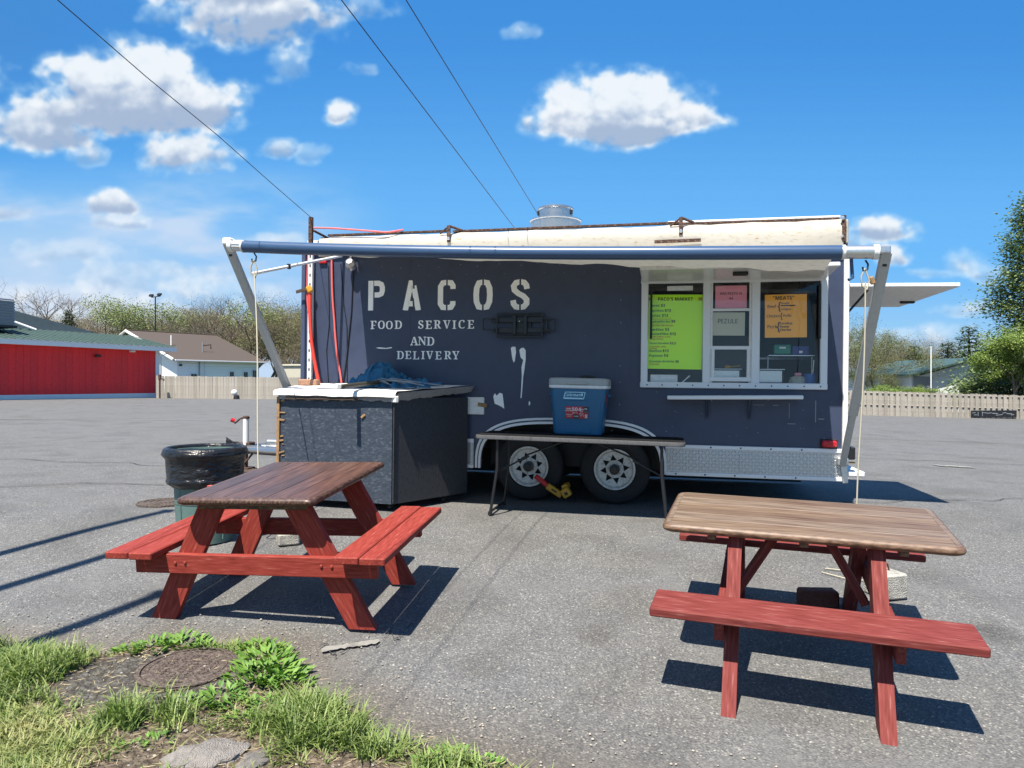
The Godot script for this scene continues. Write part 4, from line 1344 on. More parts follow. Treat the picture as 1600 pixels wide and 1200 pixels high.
		tag(w, q[3], "wire")


# ---------------------------------------------------------------- lettering
func text(parent: Node3D, words: String, at: Vector3, cap: float, m: Material, font := "Droid Sans", bold := false, left := false, tilt := 0.0, called := "lettering") -> MeshInstance3D:
	var f := SystemFont.new()
	f.font_names = PackedStringArray([font])
	f.font_weight = 700 if bold else 400
	var t := TextMesh.new()
	t.text = words
	t.font = f
	t.font_size = 32
	t.pixel_size = cap / (32.0 * 0.714)
	t.depth = 0.0016
	t.curve_step = 2.0
	t.horizontal_alignment = HORIZONTAL_ALIGNMENT_LEFT if left else HORIZONTAL_ALIGNMENT_CENTER
	t.vertical_alignment = VERTICAL_ALIGNMENT_CENTER
	return part(called, t, m, parent, Transform3D(Basis(Vector3.BACK, tilt), at))


func stencil(letter: String) -> Array:
	# outlines on a field 1 high and .59 wide, cut by the stencil's bridges
	var w := 0.175
	var lines := []
	var cuts := []
	var c := 0.29
	match letter:
		"P":
			lines = [[Vector2(0.0875, 0), Vector2(0.0875, 1)], [Vector2(0.2, 0.9125), Vector2(0.36, 0.9125), Vector2(0.455, 0.87), Vector2(0.49, 0.77), Vector2(0.49, 0.66), Vector2(0.455, 0.56), Vector2(0.36, 0.52), Vector2(0.22, 0.52)]]
		"A":
			lines = [[Vector2(0.09, 0.0), Vector2(0.29, 1.0)], [Vector2(0.36, 0.82), Vector2(0.52, 0.0)], [Vector2(0.19, 0.22), Vector2(0.36, 0.22)]]
			cuts = [[Vector2(0.335, 1.1), Vector2(0.37, 0.72)], [Vector2(0.345, 0.4), Vector2(0.375, 0.05)]]
		"C":
			lines = [[Vector2(0.5, 0.7), Vector2(0.5, 0.8), Vector2(0.44, 0.9), Vector2(0.3, 0.915), Vector2(0.16, 0.9), Vector2(0.0875, 0.78), Vector2(0.0875, 0.22), Vector2(0.16, 0.1), Vector2(0.3, 0.085), Vector2(0.44, 0.1), Vector2(0.5, 0.2), Vector2(0.5, 0.3)]]
		"O":
			lines = [[Vector2(0.3, 0.915), Vector2(0.17, 0.89), Vector2(0.1, 0.72), Vector2(0.0875, 0.5), Vector2(0.1, 0.28), Vector2(0.17, 0.11), Vector2(0.3, 0.085)], [Vector2(0.3, 0.085), Vector2(0.43, 0.11), Vector2(0.5, 0.28), Vector2(0.5125, 0.5), Vector2(0.5, 0.72), Vector2(0.43, 0.89), Vector2(0.3, 0.915)]]
		"S":
			lines = [[Vector2(0.51, 0.68), Vector2(0.49, 0.8), Vector2(0.42, 0.89), Vector2(0.3, 0.915), Vector2(0.17, 0.885), Vector2(0.0975, 0.78), Vector2(0.12, 0.65), Vector2(0.24, 0.54), Vector2(0.4, 0.45), Vector2(0.5, 0.34), Vector2(0.5, 0.21), Vector2(0.42, 0.11), Vector2(0.3, 0.085), Vector2(0.17, 0.11), Vector2(0.1, 0.2), Vector2(0.08, 0.32)]]
	if letter in "COS":
		cuts = [[Vector2(0.3, 1.1), Vector2(0.3, 0.74)], [Vector2(0.3, 0.26), Vector2(0.3, -0.1)]]
	var out := []
	for l in lines:
		out.append_array(Geometry2D.offset_polyline(PackedVector2Array(l), w / 2.0, Geometry2D.JOIN_MITER, Geometry2D.END_BUTT))
	for k in cuts:
		var bar: PackedVector2Array = Geometry2D.offset_polyline(PackedVector2Array(k), 0.028, Geometry2D.JOIN_MITER, Geometry2D.END_BUTT)[0]
		var next := []
		for p in out:
			next.append_array(Geometry2D.clip_polygons(p, bar))
		out = next
	var whole := []
	for p in out:
		for q in Geometry2D.intersect_polygons(p, rect(0, 0, 0.6, 1.0)):
			if not Geometry2D.is_polygon_clockwise(q):
				whole.append(q)
	return whole


# ---------------------------------------------------------------- the trailer
func curve_fender(extra: float, n := 36) -> PackedVector2Array:
	var out := PackedVector2Array()
	for i in n + 1:
		var a := PI * (1.0 - float(i) / n)
		var ca := cos(a)
		var sa := sin(a)
		out.append(Vector2(0.565 + (0.89 + extra) * signf(ca) * pow(absf(ca), 0.62), 0.32 + (0.46 + extra) * pow(sa, 0.62)))
	return out


func make_trailer() -> void:
	var t := thing("food_trailer", "dark blue food service trailer with white stencilled lettering, serving window and awning", "food trailer", TX)
	# --- service wall
	var low := PackedVector2Array([Vector2(-2.32, 1.185), Vector2(-2.32, 0.32)])
	low.append_array(curve_fender(0.0))
	low.append_array([Vector2(3.11, 0.32), Vector2(3.11, 1.185)])
	var wall := MB.new()
	wall.prism(low, -0.04, 0.0)
	wall.prism(rect(-2.32, 1.185, 1.3, 2.17), -0.04, 0.0)
	wall.prism(rect(2.9, 1.185, 3.11, 2.17), -0.04, 0.0)
	wall.prism(rect(-2.32, 2.17, 3.11, 2.62), -0.04, 0.0)
	part("service_wall", wall, M.navy, t)
	# --- the other walls, floor, roof
	part("front_wall", bx(Vector3(-2.3, 1.47, -1.12), Vector3(0.04, 2.3, 2.12), 0.0), M.navy, t)
	part("back_wall", bx(Vector3(0.395, 1.47, -2.2), Vector3(5.43, 2.3, 0.04), 0.0), M.navy, t)
	var end := MB.new()
	for q in [[0.32, 2.62, -0.04, -2.18]]:
		end.box(Vector3(3.09, (q[0] + q[1]) / 2, (q[2] + q[3]) / 2), Vector3(0.04, q[1] - q[0], q[2] - q[3]), 0.0)
	part("end_wall", end, M.navy, t)
	part("floor", bx(Vector3(0.395, 0.83, -1.1), Vector3(5.3, 0.06, 2.0), 0.0), M.interior, t)
	part("roof", bx(Vector3(0.395, 2.66, -1.14), Vector3(5.43, 0.08, 2.08), 0.0), M.paint_white, t)
	for z in [-0.42, -1.85]:
		part("frame_rail", bx(Vector3(0.3, 0.62, z), Vector3(5.6, 0.16, 0.06), 0.0), M.black_metal, t)
	part("axle", tb([Vector3(0.159, 0.34, -0.2), Vector3(0.159, 0.34, -2.0)], 0.04, 8), M.black_metal, t)
	part("axle", tb([Vector3(1.016, 0.34, -0.2), Vector3(1.016, 0.34, -2.0)], 0.04, 8), M.black_metal, t)
	part("inner_fender", bx(Vector3(0.565, 0.8, -0.22), Vector3(1.76, 0.03, 0.36), 0.0), M.black, t)
	part("inner_fender", bx(Vector3(0.565, 0.56, -0.4), Vector3(1.76, 0.48, 0.02), 0.0), M.black, t)
	part("darkening_skirt", bx(Vector3(0.395, 0.27, -2.21), Vector3(5.43, 0.5, 0.02), 0.0), M.black, t)  # unseen far skirt, made black and ground-deep to darken the gap underneath
	# --- interior lining seen through the window
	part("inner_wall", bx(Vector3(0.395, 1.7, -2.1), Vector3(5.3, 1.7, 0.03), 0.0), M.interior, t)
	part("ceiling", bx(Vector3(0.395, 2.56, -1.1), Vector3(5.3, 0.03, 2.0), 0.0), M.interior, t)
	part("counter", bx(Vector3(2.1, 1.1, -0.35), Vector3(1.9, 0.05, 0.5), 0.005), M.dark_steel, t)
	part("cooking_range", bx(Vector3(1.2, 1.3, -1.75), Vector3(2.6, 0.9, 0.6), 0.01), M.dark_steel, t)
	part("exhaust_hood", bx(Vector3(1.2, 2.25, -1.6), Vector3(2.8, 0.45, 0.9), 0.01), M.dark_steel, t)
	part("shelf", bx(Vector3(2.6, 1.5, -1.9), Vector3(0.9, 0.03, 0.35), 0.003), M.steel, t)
	# --- skirts of diamond plate and their trim
	for q in [[-2.3, -0.4], [1.5, 3.11]]:
		var c: float = (q[0] + q[1]) / 2
		var l: float = q[1] - q[0]
		var sk := part("skirt", bx(Vector3(c, 0.46, 0.008), Vector3(l, 0.28, 0.012), 0.002), M.diamond_plate, t)
		part("trim_strip", bx(Vector3(c, 0.592, 0.014), Vector3(l, 0.036, 0.02), 0.004), M.trim, sk)
		part("trim_strip", bx(Vector3(c, 0.332, 0.014), Vector3(l, 0.036, 0.02), 0.004), M.trim, sk)
		var screws := MB.new()
		for i in int(l / 0.27):
			screws.box(Vector3(q[0] + 0.15 + 0.27 * i, 0.592, 0.025), Vector3(0.014, 0.014, 0.008), 0.003)
			screws.box(Vector3(q[0] + 0.1 + 0.27 * i, 0.332, 0.025), Vector3(0.014, 0.014, 0.008), 0.003)
		part("screw_row", screws, M.black_metal, sk).set_meta("kind", "stuff")
	part("door_patch", bx(Vector3(2.26, 0.45, 0.016), Vector3(0.16, 0.17, 0.006), 0.002), M.diamond_plate, t)
	# --- fender arch
	for q in [[0.0, 0.024, 0.035, 0.0], [0.038, 0.022, 0.018, 0.0]]:
		var inner := curve_fender(q[0])
		var outer := curve_fender(q[0] + q[1])
		var rows := [PackedVector3Array(), PackedVector3Array(), PackedVector3Array(), PackedVector3Array()]
		for i in inner.size():
			rows[0].append(Vector3(inner[i].x, inner[i].y, 0.001))
			rows[1].append(Vector3(inner[i].x, inner[i].y, q[2]))
			rows[2].append(Vector3(outer[i].x, outer[i].y, q[2]))
			rows[3].append(Vector3(outer[i].x, outer[i].y, 0.001))
		var fm := MB.new()
		for i in 3:
			fm.sheet([rows[i], rows[i + 1]])
		part("fender_trim", fm, M.trim, t)
	# --- wheels
	for u in [0.159, 1.016]:
		make_wheel(t, Vector3(u, 0.345, -0.03), 0.345, u * 1.7)
	for u in [0.159, 1.016]:
		make_wheel(t, Vector3(u, 0.345, -2.0), 0.345, u)
	# --- corner and top trims
	part("corner_trim", bx(Vector3(3.1, 1.36, 0.005), Vector3(0.045, 2.08, 0.05), 0.006), M.paint_white, t)
	part("corner_trim", bx(Vector3(-2.3, 1.5, 0.004), Vector3(0.05, 2.1, 0.03), 0.008), M.navy_pale, t)
	part("top_trim", bx(Vector3(-1.9, 2.54, 0.01), Vector3(0.82, 0.02, 0.03), 0.003), M.trim, t)
	var strut := part("strut_post", bx(Vector3(-2.205, 1.83, 0.03), Vector3(0.05, 1.42, 0.045), 0.005), M.trim, t)
	part("strut_post", bx(Vector3(-2.213, 2.735, 0.03), Vector3(0.042, 0.37, 0.04), 0.004), M.rust, t)
	var holes := MB.new()
	for i in 14:
		holes.box(Vector3(-2.205, 1.2 + 0.1 * i, 0.053), Vector3(0.014, 0.03, 0.003), 0.0)
	part("slot_row", holes, M.black, strut).set_meta("kind", "stuff")
	part("post_stay", tb([Vector3(-2.21, 2.79, 0.03), Vector3(-2.02, 2.69, -0.02)], 0.014, 6), M.rust, t)
	# --- the white roof edge: a rounded strip of peeling paint, a rusty rail and brackets
	var rows := []
	for q in [[2.5, 0.004], [2.5, 0.03], [2.6, 0.036], [2.64, 0.035], [2.68, 0.02], [2.71, -0.015], [2.725, -0.08], [2.7, -0.12]]:
		var row := PackedVector3Array()
		for i in 41:
			var u := lerpf(-2.12, 3.06, i / 40.0)
			row.append(Vector3(u, q[0] - 0.045 * ramp(0.6, 3.0, u) * (2.725 - q[0]) / 0.125 + 0.004 * sin(u * 9.0) - (0.004 if i % 2 else 0.0), q[1] + 0.02 * ramp(0.6, 3.0, u)))
		rows.append(row)
	var edge := MB.new()
	edge.sheet(rows)
	part("roof_edge", edge, M.peeling, t)
	for q in [[-2.05, -0.7], [-0.66, 1.62]]:
		part("roof_rail", bx(Vector3((q[0] + q[1]) / 2, 2.737, -0.05), Vector3(q[1] - q[0], 0.022, 0.04), 0.003, Basis(Vector3.BACK, 0.004)), M.rust, t)
	part("roof_rail", bx(Vector3(2.3, 2.733, -0.08), Vector3(1.5, 0.02, 0.04), 0.003), M.rust, t)
	part("ridge_sheet", bx(Vector3(2.28, 2.757, -0.12), Vector3(1.56, 0.02, 0.1), 0.003), M.paint_white, t)
	for u in [-0.68, 1.62]:
		var br := part("roof_bracket", bx(Vector3(u, 2.69, 0.045), Vector3(0.035, 0.17, 0.02), 0.003), M.rust, t)
		part("bracket_arm", tb([Vector3(u, 2.77, 0.045), Vector3(u + 0.12, 2.735, -0.03)], 0.014, 5), M.rust, br)
		part("bracket_arm", tb([Vector3(u, 2.77, 0.045), Vector3(u - 0.1, 2.7, 0.02)], 0.01, 5), M.rust, br)
		part("bolt", bx(Vector3(u, 2.64, 0.058), Vector3(0.03, 0.03, 0.015), 0.006), M.alu, br)
	part("flat_bar", bx(Vector3(1.59, 2.545, 0.07), Vector3(0.43, 0.032, 0.012), 0.003, Basis(Vector3.BACK, 0.01)), M.rust, t)
	var rp := part("roof_post", bx(Vector3(3.065, 2.62, 0.04), Vector3(0.035, 0.24, 0.04), 0.004), M.rust, t)
	part("bolt", bx(Vector3(3.05, 2.71, 0.062), Vector3(0.04, 0.04, 0.03), 0.012), M.alu, rp)
	part("bolt", bx(Vector3(3.05, 2.545, 0.062), Vector3(0.026, 0.026, 0.02), 0.008), M.alu, rp)
	part("end_cap", bx(Vector3(3.1, 2.6, -0.03), Vector3(0.03, 0.22, 0.08), 0.01), M.peeling, t)
	# --- extractor fan on the roof
	var fan := MB.new()
	fan.lathe([Vector2(0.255, 2.68), Vector2(0.27, 2.8), Vector2(0.285, 3.0), Vector2(0.294, 3.006), Vector2(0.294, 3.018), Vector2(0.276, 3.018), Vector2(0.262, 2.97), Vector2(0.2, 2.95)], 32)
	var drum := part("extractor_fan", fan, M.galvanised, t, Transform3D(Basis.IDENTITY, Vector3(0.256, 0, -1.0)))
	var top := MB.new()
	top.lathe([Vector2(0.19, 2.95), Vector2(0.194, 3.13), Vector2(0.203, 3.14), Vector2(0.203, 3.155), Vector2(0.19, 3.165), Vector2(0.1, 3.185), Vector2(0.001, 3.19)], 32)
	part("fan_cap", top, M.galvanised, drum)
	for s in [-1, 1]:
		part("fan_clip", bx(Vector3(s * 0.19, 3.1, 0.06), Vector3(0.02, 0.05, 0.03), 0.004), M.black_metal, drum)
	# --- serving window
	var frame := MB.new()
	frame.box(Vector3(2.098, 1.178, 0.018), Vector3(1.69, 0.056, 0.05), 0.006)
	frame.box(Vector3(1.291, 1.68, 0.016), Vector3(0.066, 0.96, 0.045), 0.006)
	frame.box(Vector3(2.91, 1.68, 0.016), Vector3(0.062, 0.96, 0.045), 0.006)
	frame.box(Vector3(2.098, 2.18, 0.014), Vector3(1.69, 0.06, 0.04), 0.006)
	var win := part("serving_window", frame, M.trim, t)
	for q in [[1.869, 0.07], [2.313, 0.075]]:
		part("mullion", bx(Vector3(q[0], 1.68, 0.006), Vector3(q[1], 0.96, 0.04), 0.006), M.trim, win)
		part("mullion", bx(Vector3(q[0] + (0.045 if q[0] < 2 else -0.046), 1.68, -0.006), Vector3(0.022, 0.95, 0.03), 0.004), M.paint_white, win)
	for q in [[1.894, 0.026, 0.012], [1.535, 0.034, 0.014], [1.238, 0.042, 0.018]]:
		part("sash_rail", bx(Vector3(2.09, q[0], q[2] - 0.012), Vector3(0.4, q[1], 0.026), 0.004), M.trim, win)
	for u in [1.93, 2.252]:
		part("sash_stile", bx(Vector3(u, 1.385, 0.004), Vector3(0.03, 0.3, 0.024), 0.004), M.trim, win)
	for q in [[1.324, 1.835, 1.205, 2.15, -0.012], [2.35, 2.88, 1.205, 2.15, -0.012], [1.91, 2.27, 1.55, 2.15, -0.014], [1.94, 2.24, 1.26, 1.52, -0.004]]:
		var pane := MB.new()
		pane.poly([Vector3(q[0], q[2], q[4]), Vector3(q[1], q[2], q[4]), Vector3(q[1], q[3], q[4]), Vector3(q[0], q[3], q[4])], Vector3.BACK)
		part("pane", pane, M.glass, win)
	for u in [1.352, 2.868]:
		part("gas_strut", tb([Vector3(u, 2.12, 0.03), Vector3(u, 1.62, 0.04)], 0.012, 6), M.black, win)
	var scr := MB.new()
	for i in 12:
		scr.box(Vector3(1.32 + 0.142 * i, 1.178, 0.045), Vector3(0.012, 0.012, 0.006), 0.003)
	part("screw_row", scr, M.black_metal, win).set_meta("kind", "stuff")
	# --- raised hatch over the window
	var ha := part("window_hatch", bx(Vector3(2.09, 2.195, 0.3), Vector3(1.66, 0.035, 0.6), 0.006, Basis(Vector3.RIGHT, -0.05)), M.white_gloss, t)
	part("hatch_latch", bx(Vector3(2.13, 2.165, 0.44), Vector3(0.13, 0.03, 0.05), 0.006, Basis(Vector3.RIGHT, -0.05)), M.black, ha)
	# --- counter ledge under the window
	var led := part("service_ledge", bx(Vector3(2.105, 1.07, 0.13), Vector3(1.19, 0.035, 0.25), 0.006, Basis(Vector3.BACK, 0.018)), M.trim, t)
	for u in [1.885, 2.268]:
		part("ledge_bracket", bx(Vector3(u, 0.96, 0.012), Vector3(0.028, 0.2, 0.012), 0.003), M.navy, led)
		part("ledge_bracket", tb([Vector3(u, 0.88, 0.015), Vector3(u, 1.045, 0.2)], 0.009, 5), M.navy, led)
	# --- painted lettering
	var u0 := [[-1.565, -1.377], [-1.183, -0.989], [-0.802, -0.613], [-0.425, -0.227], [-0.039, 0.155]]
	for i in 5:
		var m := MB.new()
		var s: float = (u0[i][1] - u0[i][0]) / 0.59
		for p in stencil("PACOS"[i]):
			var q := PackedVector2Array()
			for a in p:
				q.append(Vector2(u0[i][0] + a.x * s, 1.923 - 0.003 * i + a.y * 0.311))
			m.prism(q, 0.0005, 0.003)
		part("painted_letter", m, M.letter_white, t)
	for q in [["FOODSERVICE", [-1.504, -1.415, -1.327, -1.227, -0.982, -0.898, -0.805, -0.704, -0.623, -0.548, -0.449], 1.768, 0.082], ["AND", [-1.055, -0.968, -0.874], 1.598, 0.084], ["DELIVERY", [-1.201, -1.117, -1.032, -0.955, -0.884, -0.79, -0.69, -0.605], 1.453, 0.08]]:
		for i in q[1].size():
			text(t, q[0][i], Vector3(q[1][i], q[2] + 0.002 * sin(i * 2.2), 0.0012), q[3], M.letter_white, "Droid Serif", true, false, 0.0, "painted_letter")
	# --- spilt and scuffed white paint
	for pts in [
		[Vector2(-1.477, 1.533), Vector2(-1.43, 1.537), Vector2(-1.36, 1.531), Vector2(-1.3, 1.54), Vector2(-1.295, 1.53), Vector2(-1.36, 1.521), Vector2(-1.44, 1.524)],
		[Vector2(-0.03, 1.53), Vector2(-0.015, 1.545), Vector2(0.018, 1.543), Vector2(0.024, 1.49), Vector2(0.012, 1.4), Vector2(0.0, 1.385), Vector2(-0.012, 1.42)],
		[Vector2(0.058, 1.51), Vector2(0.075, 1.53), Vector2(0.1, 1.535), Vector2(0.122, 1.51), Vector2(0.124, 1.42), Vector2(0.112, 1.32), Vector2(0.1, 1.24), Vector2(0.092, 1.1), Vector2(0.085, 1.03), Vector2(0.076, 1.03), Vector2(0.08, 1.12), Vector2(0.086, 1.25), Vector2(0.082, 1.34), Vector2(0.098, 1.41), Vector2(0.07, 1.44)],
		[Vector2(-0.205, 1.04), Vector2(-0.19, 1.075), Vector2(-0.17, 1.05), Vector2(-0.14, 1.08), Vector2(-0.11, 1.07), Vector2(-0.1, 1.0), Vector2(-0.09, 0.92), Vector2(-0.12, 0.94), Vector2(-0.15, 0.955), Vector2(-0.19, 0.97)],
		[Vector2(0.158, 0.985), Vector2(0.165, 1.005), Vector2(0.176, 0.985), Vector2(0.172, 0.96), Vector2(0.16, 0.958)],
	]:
		var m := MB.new()
		m.prism(PackedVector2Array(pts), 0.0005, 0.002)
		part("paint_splash", m, M.letter_white, t)
	var chips := MB.new()
	var r2 := RandomNumberGenerator.new()
	r2.seed = 4
	for i in 62:
		var u := r2.randf_range(0.2, 3.0)
		var v := r2.randf_range(0.66, 1.12)
		if i > 45:
			u = r2.randf_range(-2.1, 1.2)
			v = r2.randf_range(0.85, 2.4)
		chips.box(Vector3(u, v, 0.001), Vector3(r2.randf_range(0.003, 0.012), r2.randf_range(0.002, 0.007), 0.0016), 0.0)
	for i in 13:
		chips.box(Vector3(-1.42 + 0.21 * i + r2.randf_range(-0.03, 0.03), 2.38 - 0.02 * (i % 2), 0.002), Vector3(0.008, 0.01, 0.004), 0.002)
		chips.box(Vector3(-1.3 + 0.2 * i, 2.28, 0.002), Vector3(0.006, 0.008, 0.004), 0.002)
	for v in [2.18, 1.78, 1.36, 1.2, 0.98, 2.0]:
		chips.box(Vector3(1.06, v, 0.002), Vector3(0.008, 0.012, 0.004), 0.002)
	for q in [[2.64, 0.83, 0.07, 0.006], [2.85, 0.95, 0.006, 0.2], [2.62, 0.95, 0.004, 0.14], [2.35, 1.0, 0.1, 0.004], [2.5, 1.0, 0.05, 0.005], [2.9, 0.88, 0.05, 0.008]]:
		chips.box(Vector3(q[0], q[1], 0.001), Vector3(q[2], q[3], 0.0014), 0.0)
	part("screws_and_scuffs", chips, M.unit_grey, t).set_meta("kind", "stuff")
	# --- seams between the wall's sheets
	for u in [-1.1, 0.12, 1.16]:
		part("panel_seam", bx(Vector3(u, 1.84 if u > 0.0 else 1.7, 0.0006), Vector3(0.012, 1.5 if u < 0.0 else 1.24, 0.0026), 0.001), M.navy, t)
	# --- small fittings on the wall
	var pl := part("cover_plate", bx(Vector3(-0.39, 0.945, 0.012), Vector3(0.19, 0.175, 0.02), 0.008), M.paint_white, t)
	part("tape_strip", bx(Vector3(-0.31, 0.955, 0.025), Vector3(0.1, 0.04, 0.004), 0.001, Basis(Vector3.BACK, -0.12)), M.tan_wood, pl)
	part("marker_light", bx(Vector3(-2.08, 2.44, 0.015), Vector3(0.09, 0.032, 0.03), 0.01), M.red_plastic, t)
	var tail := part("tail_light", bx(Vector3(2.965, 0.655, 0.03), Vector3(0.13, 0.06, 0.05), 0.012), M.red_plastic, t)
	part("light_base", bx(Vector3(2.965, 0.655, 0.004), Vector3(0.15, 0.085, 0.01), 0.003), M.black, tail)
	var lampb := MB.new()
	lampb.lathe([Vector2(0.001, 0.05), Vector2(0.035, 0.045), Vector2(0.055, 0.0), Vector2(0.05, -0.05), Vector2(0.001, -0.055)], 14)
	var fl := part("floodlight", lampb, M.alu, t, Transform3D(Basis(Vector3.RIGHT, 0.9), Vector3(-1.73, 2.4, 0.09)))
	part("lamp_bracket", bx(Vector3(0, 0.03, -0.05), Vector3(0.03, 0.03, 0.1), 0.004), M.black, fl)
	for q in [[Vector3(-1.735, 2.34, 0.01), Vector3(-1.75, 1.9, 0.01), Vector3(-1.8, 1.4, 0.012), Vector3(-1.84, 1.12, 0.012), 0.006], [Vector3(-2.02, 2.4, 0.006), Vector3(-2.0, 1.8, 0.006), Vector3(-2.03, 1.5, 0.006), Vector3(-2.0, 1.12, 0.006), 0.004], [Vector3(-1.88, 2.42, 0.006), Vector3(-1.84, 2.0, 0.006), Vector3(-1.8, 1.75, 0.006), Vector3(-1.79, 1.12, 0.006), 0.004]]:
		part("wall_wire", tb([q[0], q[1], q[2], q[3]], q[4], 5), M.black, t)
	# --- folded television bracket
	var tv := part("wall_bracket", bx(Vector3(0.1, 1.757, 0.02), Vector3(0.16, 0.22, 0.03), 0.004), M.black_metal, t)
	for q in [[0.07, 1.872, 0.46, 0.014, 0.07], [0.07, 1.64, 0.46, 0.014, 0.07], [0.07, 1.848, 0.46, 0.012, 0.06], [0.07, 1.666, 0.46, 0.012, 0.06], [0.06, 1.81, 0.56, 0.05, 0.05], [0.08, 1.705, 0.56, 0.05, 0.05], [-0.24, 1.82, 0.12, 0.01, 0.09], [-0.24, 1.71, 0.12, 0.01, 0.09], [0.37, 1.812, 0.14, 0.012, 0.09], [0.37, 1.7, 0.14, 0.012, 0.09]]:
		part("bracket_bar", bx(Vector3(q[0], q[1], q[4]), Vector3(q[2], q[3], 0.016), 0.002), M.black_metal, tv)
	for q in [[-0.295, 1.765, 0.012, 0.12, 0.09], [-0.155, 1.757, 0.014, 0.24, 0.08], [0.3, 1.757, 0.014, 0.24, 0.08], [0.43, 1.757, 0.012, 0.13, 0.09], [0.34, 1.757, 0.022, 0.1, 0.06], [0.02, 1.757, 0.03, 0.19, 0.075], [0.13, 1.757, 0.03, 0.19, 0.075]]:
		part("bracket_bar", bx(Vector3(q[0], q[1], q[4]), Vector3(q[2], q[3], 0.018), 0.002), M.black_metal, tv)
	part("bolt", bx(Vector3(0.075, 1.79, 0.105), Vector3(0.014, 0.014, 0.012), 0.004), M.alu, tv)
	# --- hatch on the end wall, held out level
	var hp := part("end_hatch", bx(Vector3(3.61, 2.12, -1.0), Vector3(0.96, 0.035, 1.75), 0.006, Basis(Vector3.BACK, -0.012)), M.paint_white, t)
	part("gas_strut", tb([Vector3(3.36, 2.1, -0.3), Vector3(3.13, 1.82, -0.3)], 0.012, 6), M.black, hp)
	part("gas_strut", tb([Vector3(3.36, 2.1, -1.75), Vector3(3.13, 1.82, -1.75)], 0.012, 6), M.black, hp)
	part("hatch_latch", bx(Vector3(4.0, 2.09, -1.3), Vector3(0.14, 0.03, 0.06), 0.008), M.black, hp)
	# --- fittings at the right-hand end
	var sm := MB.new()
	sm.lathe([Vector2(0.001, 0.03), Vector2(0.075, 0.025), Vector2(0.09, 0.0), Vector2(0.085, -0.02)], 18)
	part("end_light", sm, M.red_plastic, t, Transform3D(Basis(Vector3.BACK, -PI / 2).scaled(Vector3(1, 1.4, 1)), Vector3(3.14, 0.83, -0.12)))
	part("bumper_block", bx(Vector3(3.17, 0.56, -0.2), Vector3(0.12, 0.12, 0.12), 0.01), M.black_metal, t)
	part("step", bx(Vector3(3.2, 0.36, -0.5), Vector3(0.26, 0.05, 0.6), 0.01), M.trim, t)
	part("marker_lamp", bx(Vector3(3.17, 0.47, -0.2), Vector3(0.14, 0.014, 0.03), 0.003), M.yellow, t)
	make_tongue(t)
	make_awning(t)


func make_wheel(t: Node3D, at: Vector3, r: float, spin: float) -> void:
	var x := Transform3D(Basis(Vector3.RIGHT, PI / 2), at)      # the axle along local y, which points out of the wall
	var tm := MB.new()
	tm.lathe([Vector2(0.2, -0.02), Vector2(0.215, 0.005), Vector2(0.26, 0.016), Vector2(0.315, 0.006), Vector2(0.338, -0.02), Vector2(r, -0.05), Vector2(r, -0.15), Vector2(0.338, -0.18), Vector2(0.3, -0.2), Vector2(0.2, -0.19)], 48, true)
	var w := part("wheel", tm, M.rubber, t, x)
	w.set_meta("label", "black trailer tyre on a white spoked rim")
	for k in 4:
		var tr := MB.new()
		tr.lathe([Vector2(r + 0.002, -0.058 - 0.025 * k), Vector2(r + 0.002, -0.07 - 0.025 * k)], 48)
		part("tread", tr, M.rubber, w)
	var rm := MB.new()
	rm.lathe([Vector2(0.203, 0.0), Vector2(0.2, 0.012), Vector2(0.186, 0.012), Vector2(0.18, -0.01), Vector2(0.172, -0.03), Vector2(0.168, -0.05)], 40)
	part("rim", rm, M.rim_white, w)
	# the dish with eight triangular openings
	var dish := MB.new()
	dish.xf = Transform3D(Basis(Vector3.RIGHT, -PI / 2), Vector3(0, -0.03, 0))
	var n := 8
	var disc := PackedVector2Array()
	for i in 64:
		disc.append(Vector2(cos(TAU * i / 64), sin(TAU * i / 64)) * 0.171)
	# cut into wedges so that each opening is a notch between two of them
	for k in n:
		var a0 := TAU * (k + 0.0) / n + spin
		var a1 := TAU * (k + 1.0) / n + spin
		var am := (a0 + a1) / 2
		var wedge := PackedVector2Array([Vector2(cos(a0), sin(a0)) * 0.03])
		for i in 7:
			var a := lerpf(a0, a1, i / 6.0)
			wedge.append(Vector2(cos(a), sin(a)) * 0.171)
		wedge.append(Vector2(cos(a1), sin(a1)) * 0.03)
		var dirv := Vector2(cos(am), sin(am))
		var sd := Vector2(-dirv.y, dirv.x)
		# half of the opening on either side: a triangle round the border between wedges would leave two pieces
		for e in [a0, a1]:
			var dv := Vector2(cos(e), sin(e))
			var sv := Vector2(-dv.y, dv.x)
			var hole := PackedVector2Array([dv * 0.146, dv * 0.086 + sv * 0.033, dv * 0.086 - sv * 0.033])
			var cut := Geometry2D.clip_polygons(wedge, hole)
			if cut.size() > 0:
				wedge = cut[0]
		dish.prism(wedge, -0.004, 0.004)
	part("rim_dish", dish, M.rim_white, w)
	var back := MB.new()
	back.lathe([Vector2(0.17, -0.12), Vector2(0.001, -0.12)], 24)
	part("brake_plate", back, M.black, w)
	var hub := MB.new()
	hub.lathe([Vector2(0.052, -0.03), Vector2(0.05, 0.03), Vector2(0.03, 0.034), Vector2(0.028, 0.05), Vector2(0.001, 0.052)], 20)
	part("hub", hub, M.black_metal, w)
	for k in 5:
		var a := TAU * k / 5 + spin + 0.3
		part("lug_nut", bx(Vector3(cos(a) * 0.068, -0.018, sin(a) * 0.068), Vector3(0.016, 0.02, 0.016), 0.004), M.alu, w)


